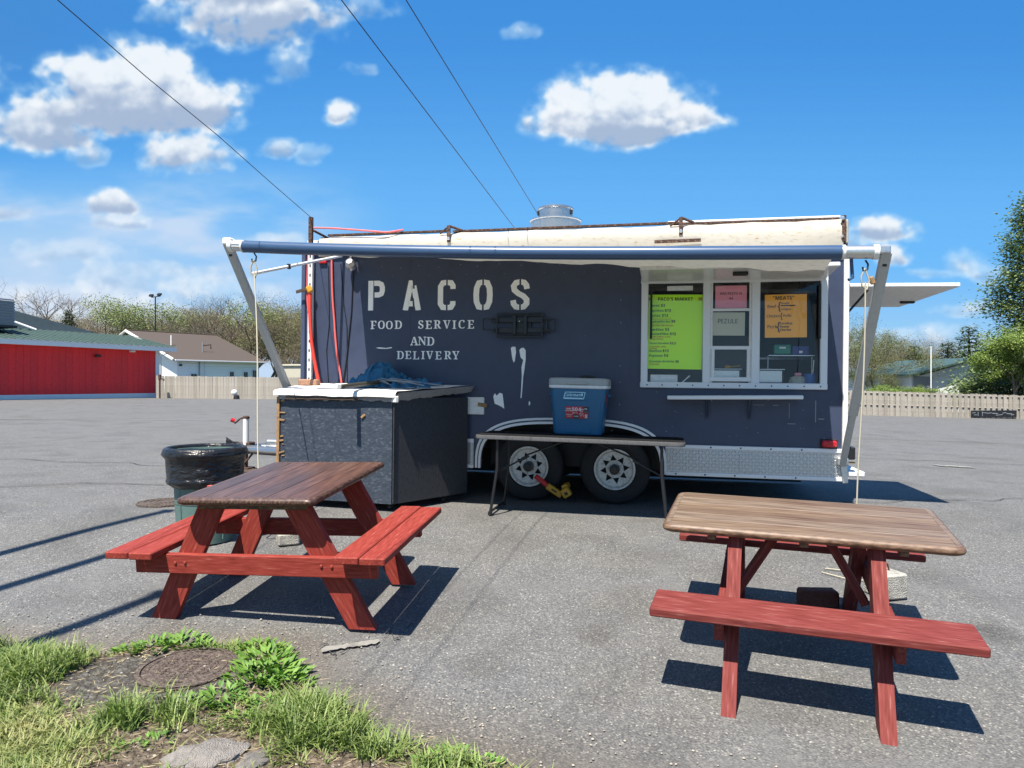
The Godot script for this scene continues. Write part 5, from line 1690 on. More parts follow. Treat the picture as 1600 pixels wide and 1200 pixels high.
func make_tongue(t: Node3D) -> void:
	var g := Vector3(-3.6, 0, -1.1)
	for z in [-0.35, -1.85]:
		part("drawbar", tb([Vector3(-2.3, 0.36, z), Vector3(-3.7, 0.32, -1.1 + 0.05 * signf(z + 1.1))], 0.055, 4), M.galvanised, t)
	part("coupler", bx(Vector3(-3.78, 0.3, -1.1), Vector3(0.24, 0.1, 0.12), 0.02), M.black_metal, t)
	part("battery_box", bx(Vector3(-3.0, 0.4, -1.05), Vector3(0.5, 0.12, 0.4), 0.02), M.galvanised, t)
	var jack := part("jack", tb([g + Vector3(0, 0.34, 0.1), g + Vector3(0, 0.7, 0.1)], 0.036, 12), M.trim, t)
	part("jack_leg", tb([g + Vector3(0, 0.1, 0.1), g + Vector3(0, 0.36, 0.1)], 0.03, 10), M.rust, jack)
	part("jack_foot", bx(g + Vector3(0, 0.09, 0.1), Vector3(0.17, 0.02, 0.17), 0.004), M.rust, jack)
	part("jack_head", bx(g + Vector3(0, 0.715, 0.1), Vector3(0.07, 0.04, 0.07), 0.01), M.rust, jack)
	part("crank", tb([g + Vector3(0, 0.73, 0.1), g + Vector3(-0.08, 0.7, 0.1), g + Vector3(-0.15, 0.64, 0.11)], 0.011, 6), M.rust, jack)
	part("crank_knob", tb([g + Vector3(-0.15, 0.67, 0.11), g + Vector3(-0.19, 0.685, 0.13)], 0.026, 8), M.red_plastic, jack)
	part("jack_bracket", bx(g + Vector3(0, 0.36, 0.06), Vector3(0.13, 0.1, 0.14), 0.01), M.rust, jack)
	for k in 3:
		part("brake_hose", tb([g + Vector3(-0.28 + 0.04 * k, 0.3, 0.12), g + Vector3(-0.24, 0.4 + 0.03 * k, 0.14), g + Vector3(-0.1, 0.41 - 0.02 * k, 0.12), g + Vector3(0.02, 0.36, 0.13)], 0.012, 6), M.black, t)
	part("safety_chain", tb([g + Vector3(-0.12, 0.34, 0.1), g + Vector3(-0.1, 0.22, 0.12), g + Vector3(0.02, 0.16, 0.14), g + Vector3(0.12, 0.3, 0.1)], 0.013, 6), M.rust, t)


func make_awning(t: Node3D) -> void:
	var a := Vector3(-2.293, 2.371, 1.335)
	var b := Vector3(3.016, 2.172, 1.335)
	var d := (b - a).normalized()
	var sag := func(u: float) -> Vector3:
		return a.lerp(b, u) + Vector3(0, -0.035 * sin(PI * pow(u, 0.8)), 0)
	var path := []
	for i in 33:
		path.append(sag.call(0.022 + 0.93 * i / 32.0))
	var aw := part("awning", tb(path, 0.053, 24), M.awning_blue, t)
	part("roller_end", tb([a + d * 0.02, a + d * 0.14], 0.049, 20), M.alu, aw)
	part("roller_end", tb([sag.call(0.95), b - d * 0.02], 0.05, 20), M.alu, aw)
	part("end_cap", tb([a - d * 0.02, a + d * 0.02], 0.054, 20), M.paint_white, aw)
	part("end_cap", tb([b - d * 0.035, b], 0.055, 20), M.paint_white, aw)
	for u in [0.022, 0.955]:
		part("roller_band", tb([sag.call(u) - d * 0.008, sag.call(u) + d * 0.008], 0.0555, 20), M.paint_white, aw)
	for k in 5:
		part("roller_groove", tb([a + d * 0.03 + Vector3(0, 0.049 * cos(0.5 + 0.45 * k), 0.049 * sin(0.5 + 0.45 * k)), a + d * 0.13 + Vector3(0, 0.049 * cos(0.5 + 0.45 * k), 0.049 * sin(0.5 + 0.45 * k))], 0.004, 4), M.trim, aw)
	# cloth from the wall rail to the roller
	var rows := []
	var rip := noise(0.6, 3, 88)
	for i in 15:
		var s := i / 14.0
		var row := PackedVector3Array()
		for j in 61:
			var q := j / 60.0
			var wall := Vector3(lerpf(-1.7, 2.86, q), lerpf(2.52, 2.235, pow(q, 1.1)), 0.012)
			var tube: Vector3 = sag.call(lerpf(0.1, 0.945, q)) + Vector3(0, 0.045, -0.02)
			var p := wall.lerp(tube, s)
			p.y -= (0.05 + 0.03 * q) * 4.0 * s * (1.0 - s) * (1.0 + 0.6 * rip.get_noise_2d(q * 8.0, s * 2.0))
			p.y += 0.012 * rip.get_noise_2d(q * 24.0, 7.0 + s * 1.5)
			row.append(p)
		rows.append(row)
	var cl := MB.new()
	cl.sheet(rows)
	part("awning_cloth", cl, M.awning_cloth, aw)
	part("wall_rail", tb([Vector3(-1.92, 2.535, 0.012), Vector3(0.4, 2.42, 0.012), Vector3(2.88, 2.25, 0.012)], 0.012, 6), M.trim, aw)
	# arms: two nested channels, stays, brackets
	for q in [[a + Vector3(-0.035, 0.02, 0.01), Vector3(-2.19, 0.55, 0.06), Vector3(-2.24, 2.155, 1.1), Vector3(-1.854, 2.499, 0.03)], [b + Vector3(0.055, 0.0, 0.0), Vector3(3.075, 0.5, 0.07), null, null]]:
		var top: Vector3 = q[0]
		var low: Vector3 = q[1]
		var dir := (low - top).normalized()
		var side := Vector3.RIGHT - dir * dir.x
		var ba := Basis(side.normalized(), -dir, side.normalized().cross(-dir))
		var mid := top.lerp(low, 0.74)
		part("arm", bx((top + mid) / 2, Vector3(0.075, top.distance_to(mid), 0.045), 0.005, ba), M.arm_grey, aw)
		part("inner_arm", bx((mid + low) / 2, Vector3(0.056, mid.distance_to(low) + 0.1, 0.032), 0.004, ba), M.arm_grey, aw)
		part("arm_foot", bx(low + Vector3(0, 0.0, -0.03), Vector3(0.1, 0.07, 0.06), 0.01), M.alu, aw)
		part("foot_bracket", bx(low + Vector3(0.02, -0.11, -0.045), Vector3(0.05, 0.18, 0.02), 0.004, Basis(Vector3.BACK, 0.12)), M.alu, aw)
		part("arm_slot", bx(top.lerp(low, 0.05) + Vector3(0, 0, 0.026), Vector3(0.03, 0.035, 0.006), 0.002), M.black, aw)
		part("arm_head", bx(top + Vector3(0.01 if top.x < 0 else -0.02, 0.015, 0), Vector3(0.09, 0.06, 0.07), 0.01), M.paint_white if top.x < 0 else M.alu, aw)
		if q[2] != null:
			part("stay", tb([q[2], q[3]], 0.015, 8), M.trim, aw)
			part("stay_knob", bx(q[2].lerp(q[3], 0.38), Vector3(0.03, 0.05, 0.04), 0.006), M.black, aw)
	part("crank", tb([Vector3(2.84, 2.13, 1.3), Vector3(2.85, 1.99, 1.3), Vector3(2.82, 1.975, 1.31)], 0.013, 6), M.awning_blue, aw)


# ---------------------------------------------------------------- things on and about the trailer
func at_trailer(u: float, v: float, w: float, turn := Basis.IDENTITY) -> Transform3D:
	return Transform3D(TX.basis * turn, TX * Vector3(u, v, w))


func paper(called: String, label: String, u0: float, v0: float, u1: float, v1: float, m: Material, tilt := 0.0) -> Node3D:
	var o := thing(called, label, "sign", at_trailer((u0 + u1) / 2, (v0 + v1) / 2, -0.022, Basis(Vector3.BACK, tilt)), "handwritten signs in the serving window")
	part("sheet", bx(Vector3.ZERO, Vector3(u1 - u0, v1 - v0, 0.002), 0.0), m, o)
	return o


func make_signs() -> void:
	var g := paper("paper_sign", "large lime green menu poster headed PACO'S MARKET in the window's left pane", 1.312, 1.331, 1.833, 2.047, M.paper_green, -0.012)
	text(g, "PACO'S MARKET", Vector3(0.0, 0.315, 0.002), 0.031, M.ink, "Droid Sans", true)
	part("scroll_mark", bx(Vector3(-0.235, 0.315, 0.002), Vector3(0.03, 0.026, 0.001), 0.0), M.ink_gold, g)
	part("scroll_mark", bx(Vector3(0.235, 0.315, 0.002), Vector3(0.035, 0.03, 0.001), 0.0), M.ink_gold, g)
	var lines := [
		["Tacos: $3", 0.252, M.ink_green], ["Burritos: $13", 0.203, M.ink_green], ["Tortas: $13", 0.155, M.ink_green], ["Quesabirrias $9", 0.098, M.ink_green], ["Gorditas: $3", 0.02, M.ink_green], ["Quesadillas: $12", -0.022, M.ink_green],
		["Tacos Dorados $3.5", -0.112, M.ink_green], ["Nachos: $13", -0.186, M.ink_green], ["Pupusas: $4", -0.231, M.ink_green], ["Consome de birria: $8", -0.287, M.ink_green],
	]
	for q in lines:
		var cap := 0.0225 if q[0].length() < 18 else 0.019
		var at: int = q[0].find("$")
		var name_text := text(g, q[0].substr(0, at).strip_edges(), Vector3(-0.235, q[1], 0.002), cap, q[2], "Droid Sans", true, true, 0.01)
		var wide: float = name_text.mesh.get_aabb().size.x
		text(g, q[0].substr(at), Vector3(-0.225 + wide, q[1] + 0.002, 0.002), cap * 1.15, M.ink, "Droid Sans", true, true)
	for q in [["(3 per order with consome)", 0.06], ["(cheese, lettuce, cream)", -0.048], ["(steak, chicken)", -0.07], ["(3 per order, rolled", -0.144], ["tortillas)", -0.163], ["(large bowl)", -0.312]]:
		text(g, q[0], Vector3(-0.23, q[1], 0.002), 0.012, M.ink_red, "Droid Sans", true, true)
	for y in [0.132, 0.118, 0.075]:
		part("underline", bx(Vector3(-0.13, y, 0.0018), Vector3(0.2, 0.003, 0.001), 0.0), M.ink_gold, g)
	var o := paper("paper_sign", "orange poster headed MEATS in the window's right pane", 2.398, 1.633, 2.769, 2.035, M.paper_orange, 0.01)
	text(o, "\"MEATS\"", Vector3(-0.02, 0.168, 0.002), 0.034, M.ink, "Droid Sans", true)
	text(o, "Beef", Vector3(-0.165, 0.09, 0.002), 0.028, M.ink, "Droid Sans", false, true)
	text(o, "{", Vector3(-0.06, 0.09, 0.002), 0.075, M.ink)
	text(o, "Asada", Vector3(-0.045, 0.118, 0.002), 0.02, M.ink, "Droid Sans", false, true)
	part("struck_line", bx(Vector3(0.02, 0.096, 0.002), Vector3(0.13, 0.01, 0.001), 0.0), M.ink, o)
	text(o, "Lengua", Vector3(-0.045, 0.064, 0.002), 0.02, M.ink, "Droid Sans", false, true)
	text(o, "Chicken", Vector3(-0.17, 0.0, 0.002), 0.024, M.ink, "Droid Sans", false, true)
	text(o, "{", Vector3(-0.04, 0.0, 0.002), 0.055, M.ink)
	text(o, "Pollo", Vector3(-0.025, 0.002, 0.002), 0.024, M.ink, "Droid Sans", false, true)
	text(o, "Pork", Vector3(-0.165, -0.1, 0.002), 0.03, M.ink, "Droid Sans", false, true)
	text(o, "{", Vector3(-0.068, -0.1, 0.002), 0.08, M.ink)
	text(o, "Carnitas", Vector3(-0.055, -0.07, 0.002), 0.02, M.ink, "Droid Sans", true, true)
	text(o, "Pastor", Vector3(-0.055, -0.1, 0.002), 0.02, M.ink, "Droid Sans", true, true)
	text(o, "Chorizo", Vector3(-0.055, -0.13, 0.002), 0.02, M.ink, "Droid Sans", true, true)
	var p := paper("paper_sign", "pink paper sign at the top of the window's middle pane", 1.947, 1.905, 2.234, 2.125, M.paper_pink)
	text(p, "HAS PESTO N", Vector3(0.0, 0.035, 0.002), 0.024, M.ink, "Droid Sans")
	text(p, "#4", Vector3(0.0, -0.012, 0.002), 0.022, M.ink, "Droid Sans")
	text(p, "- - - - - - - -", Vector3(0.0, -0.055, 0.002), 0.014, M.ink, "Droid Sans")
	var c := paper("paper_sign", "cream paper sign below the pink one in the middle pane", 1.927, 1.652, 2.22, 1.872, M.paper_cream, -0.01)
	text(c, "PEZULE", Vector3(-0.01, 0.025, 0.002), 0.04, M.ink, "Droid Sans", false)
	var w := paper("paper_sign", "narrow white strip of paper above the green poster", 1.5, 2.085, 1.74, 2.13, M.paint_white)
	# things standing inside
	var bxs := thing("paper_box", "white folded paper trays on the window sill under the green poster", "paper trays", at_trailer(1.52, 1.135, -0.2))
	part("tray", bx(Vector3(-0.05, 0.1, 0.07), Vector3(0.26, 0.085, 0.16), 0.004, turn_y(0.1)), M.paint_white, bxs)
	part("lid", bx(Vector3(0.16, 0.095, 0.07), Vector3(0.12, 0.012, 0.12), 0.002, Basis(Vector3.BACK, 0.75)), M.paint_white, bxs)
	var gb := thing("carton", "green carton with a white band behind the right pane", "carton", at_trailer(2.58, 1.53, -0.22))
	part("carton_body", bx(Vector3.ZERO, Vector3(0.15, 0.09, 0.1), 0.004), M.green_plastic, gb)
	part("white_band", bx(Vector3(0.0, 0.015, 0.051), Vector3(0.06, 0.018, 0.002), 0.0), M.paint_white, gb)
	var nb := thing("carton", "navy carton beside the green carton behind the right pane", "carton", at_trailer(2.745, 1.52, -0.22))
	part("carton_body", bx(Vector3.ZERO, Vector3(0.15, 0.085, 0.1), 0.004), M.navy_plastic, nb)
	part("white_band", bx(Vector3(0.0, -0.015, 0.051), Vector3(0.03, 0.022, 0.002), 0.0), M.paint_white, nb)
	var ws := thing("wire_shelf", "thin steel shelf carrying the cartons inside the window", "shelf", at_trailer(2.66, 1.47, -0.25))
	part("shelf_board", bx(Vector3.ZERO, Vector3(0.42, 0.012, 0.2), 0.002), M.steel, ws)
	for x in [-0.2, 0.2]:
		part("upright", tb([Vector3(x, -0.34, 0), Vector3(x, 0.0, 0)], 0.006, 6), M.steel, ws)
	var bag := MB.new()
	var bn := noise(2.0, 3, 3)
	var rows := []
	for i in 11:
		var y := i / 10.0
		var row := PackedVector3Array()
		for k in 18:
			var a := -TAU * k / 18.0
			var r := (0.085 - 0.02 * y * y + 0.014 * bn.get_noise_2d(k * 0.9, i * 0.6)) * (1.0 if i < 10 else 0.5)
			row.append(Vector3(cos(a) * r, y * 0.15, sin(a) * r * 0.8))
		rows.append(row)
	bag.sheet(rows, true)
	var snack := thing("snack_bag", "pale speckled bag on the sill in the right pane's lower corner", "bag", at_trailer(2.72, 1.128, -0.16))
	part("bag_body", bag, mat("speckled", Color.WHITE, 0.6, 0.0, noise_tex(noise(0.12, 2, 2), [[0.0, lin(0.1, 0.08, 0.05)], [0.45, lin(0.4, 0.36, 0.26)], [0.6, lin(0.6, 0.58, 0.5)], [1.0, lin(0.5, 0.45, 0.3)]], 256), Vector3.ONE * 4.0), snack)
	part("bag_neck", bx(Vector3(0, 0.165, 0), Vector3(0.06, 0.03, 0.05), 0.01), M.paper_pink, snack)
	var cup := MB.new()
	cup.lathe([Vector2(0.001, 0.0), Vector2(0.04, 0.0), Vector2(0.055, 0.17), Vector2(0.05, 0.17), Vector2(0.036, 0.01)], 18)
	var cu := thing("cup", "blue plastic tumbler beside the speckled bag in the window corner", "cup", at_trailer(2.825, 1.128, -0.13))
	part("cup_body", cup, M.blue_plastic, cu)
	part("straw", tb([Vector3(0.01, 0.02, 0), Vector3(0.03, 0.3, 0.0)], 0.006, 6), M.paint_white, cu)
	for q in [[2.03, 0.0, "left-hand steel food pan on the counter behind the middle sash"], [2.42, 0.0, "right-hand steel food pan on the counter behind the right pane"]]:
		var pan := thing("food_pan", q[2], "food pan", at_trailer(q[0], 1.2, -0.3))
		part("pan_body", bx(Vector3(0, 0.07, 0), Vector3(0.34, 0.13, 0.26), 0.012), M.steel, pan)
		part("lower_pan", bx(Vector3(0, -0.035, 0), Vector3(0.35, 0.07, 0.27), 0.012), M.steel, pan)
		part("pan_rim", bx(Vector3(0, 0.138, 0), Vector3(0.37, 0.012, 0.29), 0.003), M.steel, pan)
	var spoon := thing("ladle", "yellow-handled scoop lying on the left-hand food pan", "scoop", at_trailer(2.08, 1.36, -0.2))
	part("scoop_bowl", bx(Vector3.ZERO, Vector3(0.06, 0.03, 0.05), 0.01), M.yellow, spoon)
	part("scoop_handle", tb([Vector3(0.02, 0.0, 0), Vector3(0.12, 0.012, 0)], 0.007, 6), M.yellow, spoon)


func make_cables() -> void:
	for q in [
		[[Vector3(-2.2, 2.12, 0.06), Vector3(-2.19, 1.9, 0.075), Vector3(-2.165, 1.6, 0.08), Vector3(-2.12, 1.35, 0.08), Vector3(-2.06, 1.1, 0.09), Vector3(-2.05, 0.9, 0.1)], 0.02, M.red_cable, "thick red hose hanging down the trailer's slotted post"],
		[[Vector3(-2.235, 2.52, 0.04), Vector3(-2.24, 2.3, 0.045), Vector3(-2.235, 2.05, 0.05), Vector3(-2.22, 1.9, 0.05)], 0.009, M.pink_cable, "thin red cord running down the post's left edge above the thick hose"],
		[[Vector3(-1.975, 2.46, 0.02), Vector3(-1.96, 2.1, 0.025), Vector3(-1.935, 1.8, 0.02), Vector3(-1.93, 1.72, 0.02), Vector3(-1.9, 1.45, 0.02), Vector3(-1.85, 1.2, 0.025), Vector3(-1.83, 1.0, 0.03)], 0.011, M.pink_cable, "pink-red cord hanging down the lit wall right of the post"],
		[[Vector3(-2.17, 2.8, 0.05), Vector3(-1.95, 2.79, 0.04), Vector3(-1.6, 2.755, 0.04), Vector3(-1.35, 2.73, 0.045), Vector3(-1.2, 2.765, -0.03)], 0.009, M.pink_cable, "red cord looping from the post along the white roof edge"],
		[[Vector3(-1.86, 1.12, 0.03), Vector3(-1.7, 1.135, 0.05), Vector3(-1.55, 1.12, 0.1)], 0.007, M.pink_cable, "short pink cord end lying at the counter's back edge"],
	]:
		var path := []
		var pts: Array = q[0]
		for i in (pts.size() - 1) * 5 + 1:
			var f := i / 5.0
			var k := mini(int(f), pts.size() - 2)
			path.append((pts[k] as Vector3).cubic_interpolate(pts[k + 1], pts[maxi(k - 1, 0)], pts[mini(k + 2, pts.size() - 1)], f - k))
		var o := MeshInstance3D.new()
		o.mesh = tb(path, q[1], 8).done()
		o.material_override = q[2]
		o.name = numbered("power_cable")
		o.transform = TX
		add_child(o, true)
		tag(o, q[3], "cable")
	var st := thing("strap", "olive strap knotted round the trailer's post", "strap", at_trailer(-2.22, 2.145, 0.075))
	part("strap_end", bx(Vector3(-0.07, -0.01, 0), Vector3(0.13, 0.035, 0.01), 0.003, Basis(Vector3.BACK, 0.25)), M.dark_wood, st)
	part("knot", bx(Vector3(0.02, 0.0, 0), Vector3(0.06, 0.08, 0.04), 0.015, Basis(Vector3.BACK, 0.5)), M.yellow, st)
	# tie-down ropes of the awning
	for q in [[TX * Vector3(-2.071, 2.3, 1.335), on_ground(-1.95, 5.62, 0.12), on_ground(-1.74, 5.6, 0.08), "pale rope tied from the awning's left end to the ground"], [TX * Vector3(2.929, 2.115, 1.335), on_ground(2.5, 5.25, 0.01), on_ground(2.38, 4.6, 0.1), "pale rope tied from the awning's right end to the concrete block"]]:
		var o := thing("tie_rope", q[3], "rope", Transform3D(Basis.IDENTITY, q[0]))
		var down: Vector3 = q[1] - q[0]
		var path := []
		for i in 13:
			path.append(Vector3(0, -0.16, 0).lerp(down, i / 12.0) + Vector3(0.01 * sin(i * 0.5), 0, 0))
		for i in range(1, 7):
			path.append((down as Vector3).lerp(q[2] - q[0], i / 6.0))
		part("cord", tb(path, 0.0058, 6), M.rope, o)
		part("hook", tb([Vector3(0, 0.0, 0), Vector3(0.02, -0.03, 0), Vector3(0.015, -0.07, 0), Vector3(-0.015, -0.08, 0), Vector3(-0.02, -0.05, 0)], 0.007, 6), M.black_metal, o)
		part("loop", tb([Vector3(0, -0.06, 0), Vector3(-0.03, -0.12, 0), Vector3(-0.025, -0.19, 0), Vector3(0.01, -0.22, 0), Vector3(0.03, -0.15, 0), Vector3(0.0, -0.07, 0)], 0.006, 6), M.rope, o)
	part("wooden_toggle", bx(Vector3(0.05, -0.15, 0), Vector3(0.035, 0.06, 0.03), 0.008, Basis(Vector3.BACK, 0.3)), M.tan_wood, get_node("tie_rope_001"))
	# loose ends on the asphalt by the block
	var le := MeshInstance3D.new()
	le.mesh = tb([on_ground(2.36, 4.72, 0.012), on_ground(2.2, 4.78, 0.012), on_ground(2.1, 4.9, 0.012), on_ground(2.16, 4.98, 0.012), on_ground(2.36, 4.9, 0.012)], 0.0045, 6).done()
	le.material_override = M.rope
	le.name = "rope_end"
	add_child(le)
	tag(le, "loose pale rope end on the asphalt by the concrete block", "rope")
	for q in [[2.32, 4.5, M.concrete, Vector3(0.17, 0.155, 0.2), 0.25, "concrete block on the asphalt beside the right picnic table", "concrete_block"], [1.83, 4.33, M.brick_red, Vector3(0.22, 0.1, 0.11), -0.06, "dark red cored brick on the asphalt under the right picnic table", "brick"], [-1.72, 5.55, M.concrete, Vector3(0.16, 0.09, 0.2), 0.4, "small pale weight on the asphalt behind the left picnic table", "concrete_block"]]:
		var o := thing(q[6], q[5], "brick" if q[6] == "brick" else "concrete block", Transform3D(turn_y(q[4]), on_ground(q[0], q[1])))
		part("body", bx(Vector3(0, q[3].y / 2, 0), q[3], 0.012), q[2], o)
		if q[6] == "brick":
			for x in [-0.06, 0.0, 0.06]:
				var h := MB.new()
				h.lathe([Vector2(0.016, 0.0), Vector2(0.001, 0.0)], 10)
				part("core_hole", h, M.black, o, Transform3D(Basis.IDENTITY, Vector3(x, 0.1015, 0)))
		else:
			part("cast_eye", tb([Vector3(-0.03, q[3].y, 0), Vector3(-0.02, q[3].y + 0.04, 0), Vector3(0.02, q[3].y + 0.04, 0), Vector3(0.03, q[3].y, 0)], 0.006, 6), M.rust, o)


func make_counter_box() -> void:
	# a plywood counter against the wall, wider at the back
	var o := thing("plywood_counter", "dark painted plywood counter box with white top against the trailer", "counter", TX)
	var fl := Vector3(-2.08, 0, 0.86)
	var fr := Vector3(-0.9, 0, 0.95)
	var br := Vector3(-0.44, 0, 0.06)
	var bl := Vector3(-2.1, 0, 0.06)
	var bot := 0.06
	for q in [["front_panel", fl, fr, M.flakeboard, 1.0, 0.022], ["side_panel", fr, br, M.black_ply, 1.0, 0.018], ["side_panel", bl, fl, M.black_ply, 1.0, 0.018], ["back_panel", br, bl, M.black_ply, 1.0, 0.018]]:
		var a: Vector3 = q[1]
		var b: Vector3 = q[2]
		var d := (b - a).normalized()
		var out := Vector3(-d.z, 0, d.x)
		if out.dot((a + b) / 2 - Vector3(-1.4, 0, 0.5)) < 0.0:
			out = -out
		var basis := Basis(d, Vector3.UP, d.cross(Vector3.UP))
		part(q[0], bx(Vector3(0, 0, 0), Vector3(a.distance_to(b) - 0.026, 0.96, q[5]), 0.003), q[3], o, Transform3D(basis, (a + b) / 2 + Vector3(0, bot + 0.49, 0) - out * 0.012))
	part("edge_strip", bx(Vector3(0, 0.49 + bot, 0), Vector3(0.03, 0.95, 0.03), 0.003), M.tan_wood, o, Transform3D(Basis.IDENTITY, fl + Vector3(-0.008, 0, 0.0)))
	part("edge_strip", bx(Vector3(0, 0.49 + bot, 0), Vector3(0.012, 0.93, 0.02), 0.003), M.black_ply, o, Transform3D(Basis.IDENTITY, fr + Vector3(0.004, 0, -0.004)))
	for k in 9:
		part("splinter", bx(Vector3(fl.x + rng.randf_range(0.02, 0.05), rng.randf_range(0.25, 1.0), fl.z + 0.008), Vector3(rng.randf_range(0.02, 0.07), rng.randf_range(0.006, 0.02), 0.008), 0.002, Basis(Vector3.BACK, rng.randf_range(-0.3, 0.3))), M.tan_wood, o)
	part("chipped_knot", bx(Vector3(-1.2, 0.86, 0.936), Vector3(0.05, 0.022, 0.008), 0.004, Basis(Vector3.BACK, 0.7)), M.tan_wood, o)
	part("chipped_knot", bx(Vector3(-1.66, 0.26, 0.905), Vector3(0.02, 0.09, 0.008), 0.004, Basis(Vector3.BACK, 0.2)), M.tan_wood, o)
	# top: a white board slightly raised to the back, with a rounded near edge
	var rows := []
	var bump := noise(2.0, 3, 41)
	for i in 13:
		var s := i / 12.0
		var row := PackedVector3Array()
		for k in 31:
			var q := k / 30.0
			var front := fl.lerp(fr, q) + Vector3((q - 0.5) * 0.07, 0, 0.05)
			var back := bl.lerp(br, q) + Vector3((q - 0.5) * 0.1, 0, 0.0)
			var p := front.lerp(back, clampf((s - 0.15) / 0.85, 0, 1))
			var y := 1.092 + 0.062 * clampf((s - 0.15) / 0.85, 0, 1) + 0.01 * bump.get_noise_2d(q * 2.0, s * 2.0)
			if s < 0.15:
				y -= [0.052, 0.02][mini(i, 1)] if i < 2 else 0.0
				p.z += 0.0 if i > 0 else 0.004
			row.append(p + Vector3(0, y, 0))
		rows.append(row)
	var top := MB.new()
	top.sheet(rows)
	part("top_board", top, M.counter_white, o)
	part("top_core", bx(Vector3(-1.38, 1.045, 0.46), Vector3(1.1, 0.05, 0.78), 0.004), M.counter_white, o)
	# torn metal edging
	for q in [[fl, fr, 0.03], [fr, br, 0.03]]:
		var e := MB.new()
		var upper := PackedVector3Array()
		var lower := PackedVector3Array()
		var d: Vector3 = (q[1] - q[0]).normalized()
		var out := Vector3(-d.z, 0, d.x)
		for k in 49:
			var p: Vector3 = q[0].lerp(q[1], k / 48.0) + out * 0.018
			upper.append(p + Vector3(0, 1.06 + (0.02 + 0.066 * k / 48.0 if q[0] == fr else 0.0), 0) + out * (0.05 if q[0] == fr else 0.012))
			lower.append(p + Vector3(0, 1.0 + 0.022 * bump.get_noise_2d(k * 0.09, 3.0 + q[0].x) * (0.5 if q[0] == fr else 1.0) + 0.085 * (k / 48.0 if q[0] == fr else 0.0), 0) + out * 0.008 * bump.get_noise_2d(k * 0.8, 9.0))
		e.sheet([upper, lower])
		part("metal_edging", e, M.flashing, o)
	part("corner_flap", bx(fr + Vector3(0.02, 1.02, 0.02), Vector3(0.07, 0.06, 0.04), 0.008, turn_y(-0.6)), M.counter_white, o)
	part("edge_batten", bx(Vector3(-1.62, 1.015, 0.93), Vector3(0.75, 0.022, 0.015), 0.003, turn_y(-0.075)), M.dark_wood, o)
	for p in [Vector3(-0.62, 0, 0.3), Vector3(-0.96, 0, 0.84), Vector3(-2.0, 0, 0.7), Vector3(-2.0, 0, 0.2)]:
		part("caster", tb([p + Vector3(-0.015, 0.035, 0), p + Vector3(0.015, 0.035, 0)], 0.035, 12), M.black, o)
	# folded parasol lying on the counter
	var u := thing("folded_parasol", "folded parasol with teal cloth and dark pole lying on the counter", "parasol", TX)
	part("pole", tb([Vector3(-1.315, 1.128, 1.18), Vector3(-1.2, 1.166, 0.7), Vector3(-1.1, 1.198, 0.3)], 0.021, 14), mat("pole_brown", lin(0.045, 0.043, 0.034), 0.45), u)
	part("pole_cap", tb([Vector3(-1.3175, 1.1273, 1.19), Vector3(-1.315, 1.128, 1.18)], 0.022, 14), M.arm_grey, u)
	var pn := noise(1.0, 3, 12)
	var folds := []
	for i in 46:
		var s := i / 45.0
		var row := PackedVector3Array()
		for k in 70:
			var q := k / 69.0
			var x := lerpf(-1.62, -0.84, q) + 0.05 * pn.get_noise_2d(q * 5.0, s * 3.0)
			var z := lerpf(0.5, 0.1, s) + 0.06 * pn.get_noise_2d(q * 4.0 + 50.0, s * 4.0) + (0.1 if i == 0 else 0.0)
			var ridge := exp(-pow((q - 0.42 - 0.1 * (s - 0.5)) / 0.24, 2)) * sin(PI * clampf(s * 1.05 + 0.06, 0, 1))
			var h := 0.19 * ridge + 0.04 * (1.0 - absf(q - 0.5) * 2.0) * sin(PI * s)
			var fold := q * 7.0 + s * 2.2 + 1.4 * pn.get_noise_2d(q * 3.0, s * 2.5 + 20.0)
			h += 0.06 * (1.0 - absf(sin(fold * 1.9))) * (0.35 + 0.65 * s) * (1.0 - 0.35 * ridge) + 0.03 * (1.0 - absf(sin(fold * 4.3 + s * 6.0))) * (1.0 - ridge * 0.5)
			var rim := minf(minf(q, 1.0 - q) * 9.0, minf(s, 1.0 - s) * 7.0)
			row.append(Vector3(x, 1.118 + 0.03 * s + h * clampf(rim, 0.12, 1.0), z))
		folds.append(row)
	var cloth := MB.new()
	cloth.sheet(folds)
	part("cloth", cloth, M.teal_cloth, u)
	for k in 7:
		var a := Vector3(-1.22 + 0.03 * k, 1.19 + 0.01 * (k % 3), 0.62)
		var b := Vector3(-1.05 + 0.085 * k - 0.1 * (k % 2), 1.145 + 0.015 * (k % 2), 0.44 + 0.05 * sin(k * 2.0) + 0.18)
		part("rib", tb([a, a.lerp(b, 0.5) + Vector3(0, 0.01, 0.02), b], 0.006, 6), M.unit_grey, u)
	for k in 5:
		var f := MB.new()
		var rws := []
		for i in 5:
			var row := PackedVector3Array()
			for j in 9:
				row.append(Vector3(-1.5 + 0.17 * k + 0.02 * j, 1.125 + 0.05 * sin(j * 0.9 + k) * (i / 4.0) + 0.012 * i, 0.66 + 0.015 * cos(j * 1.3 + k * 2.0) - 0.02 * i))
			rws.append(row)
		f.sheet(rws)
		part("cloth_fold", f, M.teal_cloth, u)
	part("tip", tb([Vector3(-0.78, 1.155, 0.36), Vector3(-0.64, 1.16, 0.36)], 0.018, 8), M.teal_cloth, u)
	var brk := thing("brick", "worn tan brick on the counter's back left corner", "brick", at_trailer(-2.06, 1.128, 0.32, turn_y(0.12)))
	part("body", bx(Vector3(0, 0.034, 0), Vector3(0.2, 0.066, 0.1), 0.012), M.brick_tan, brk)


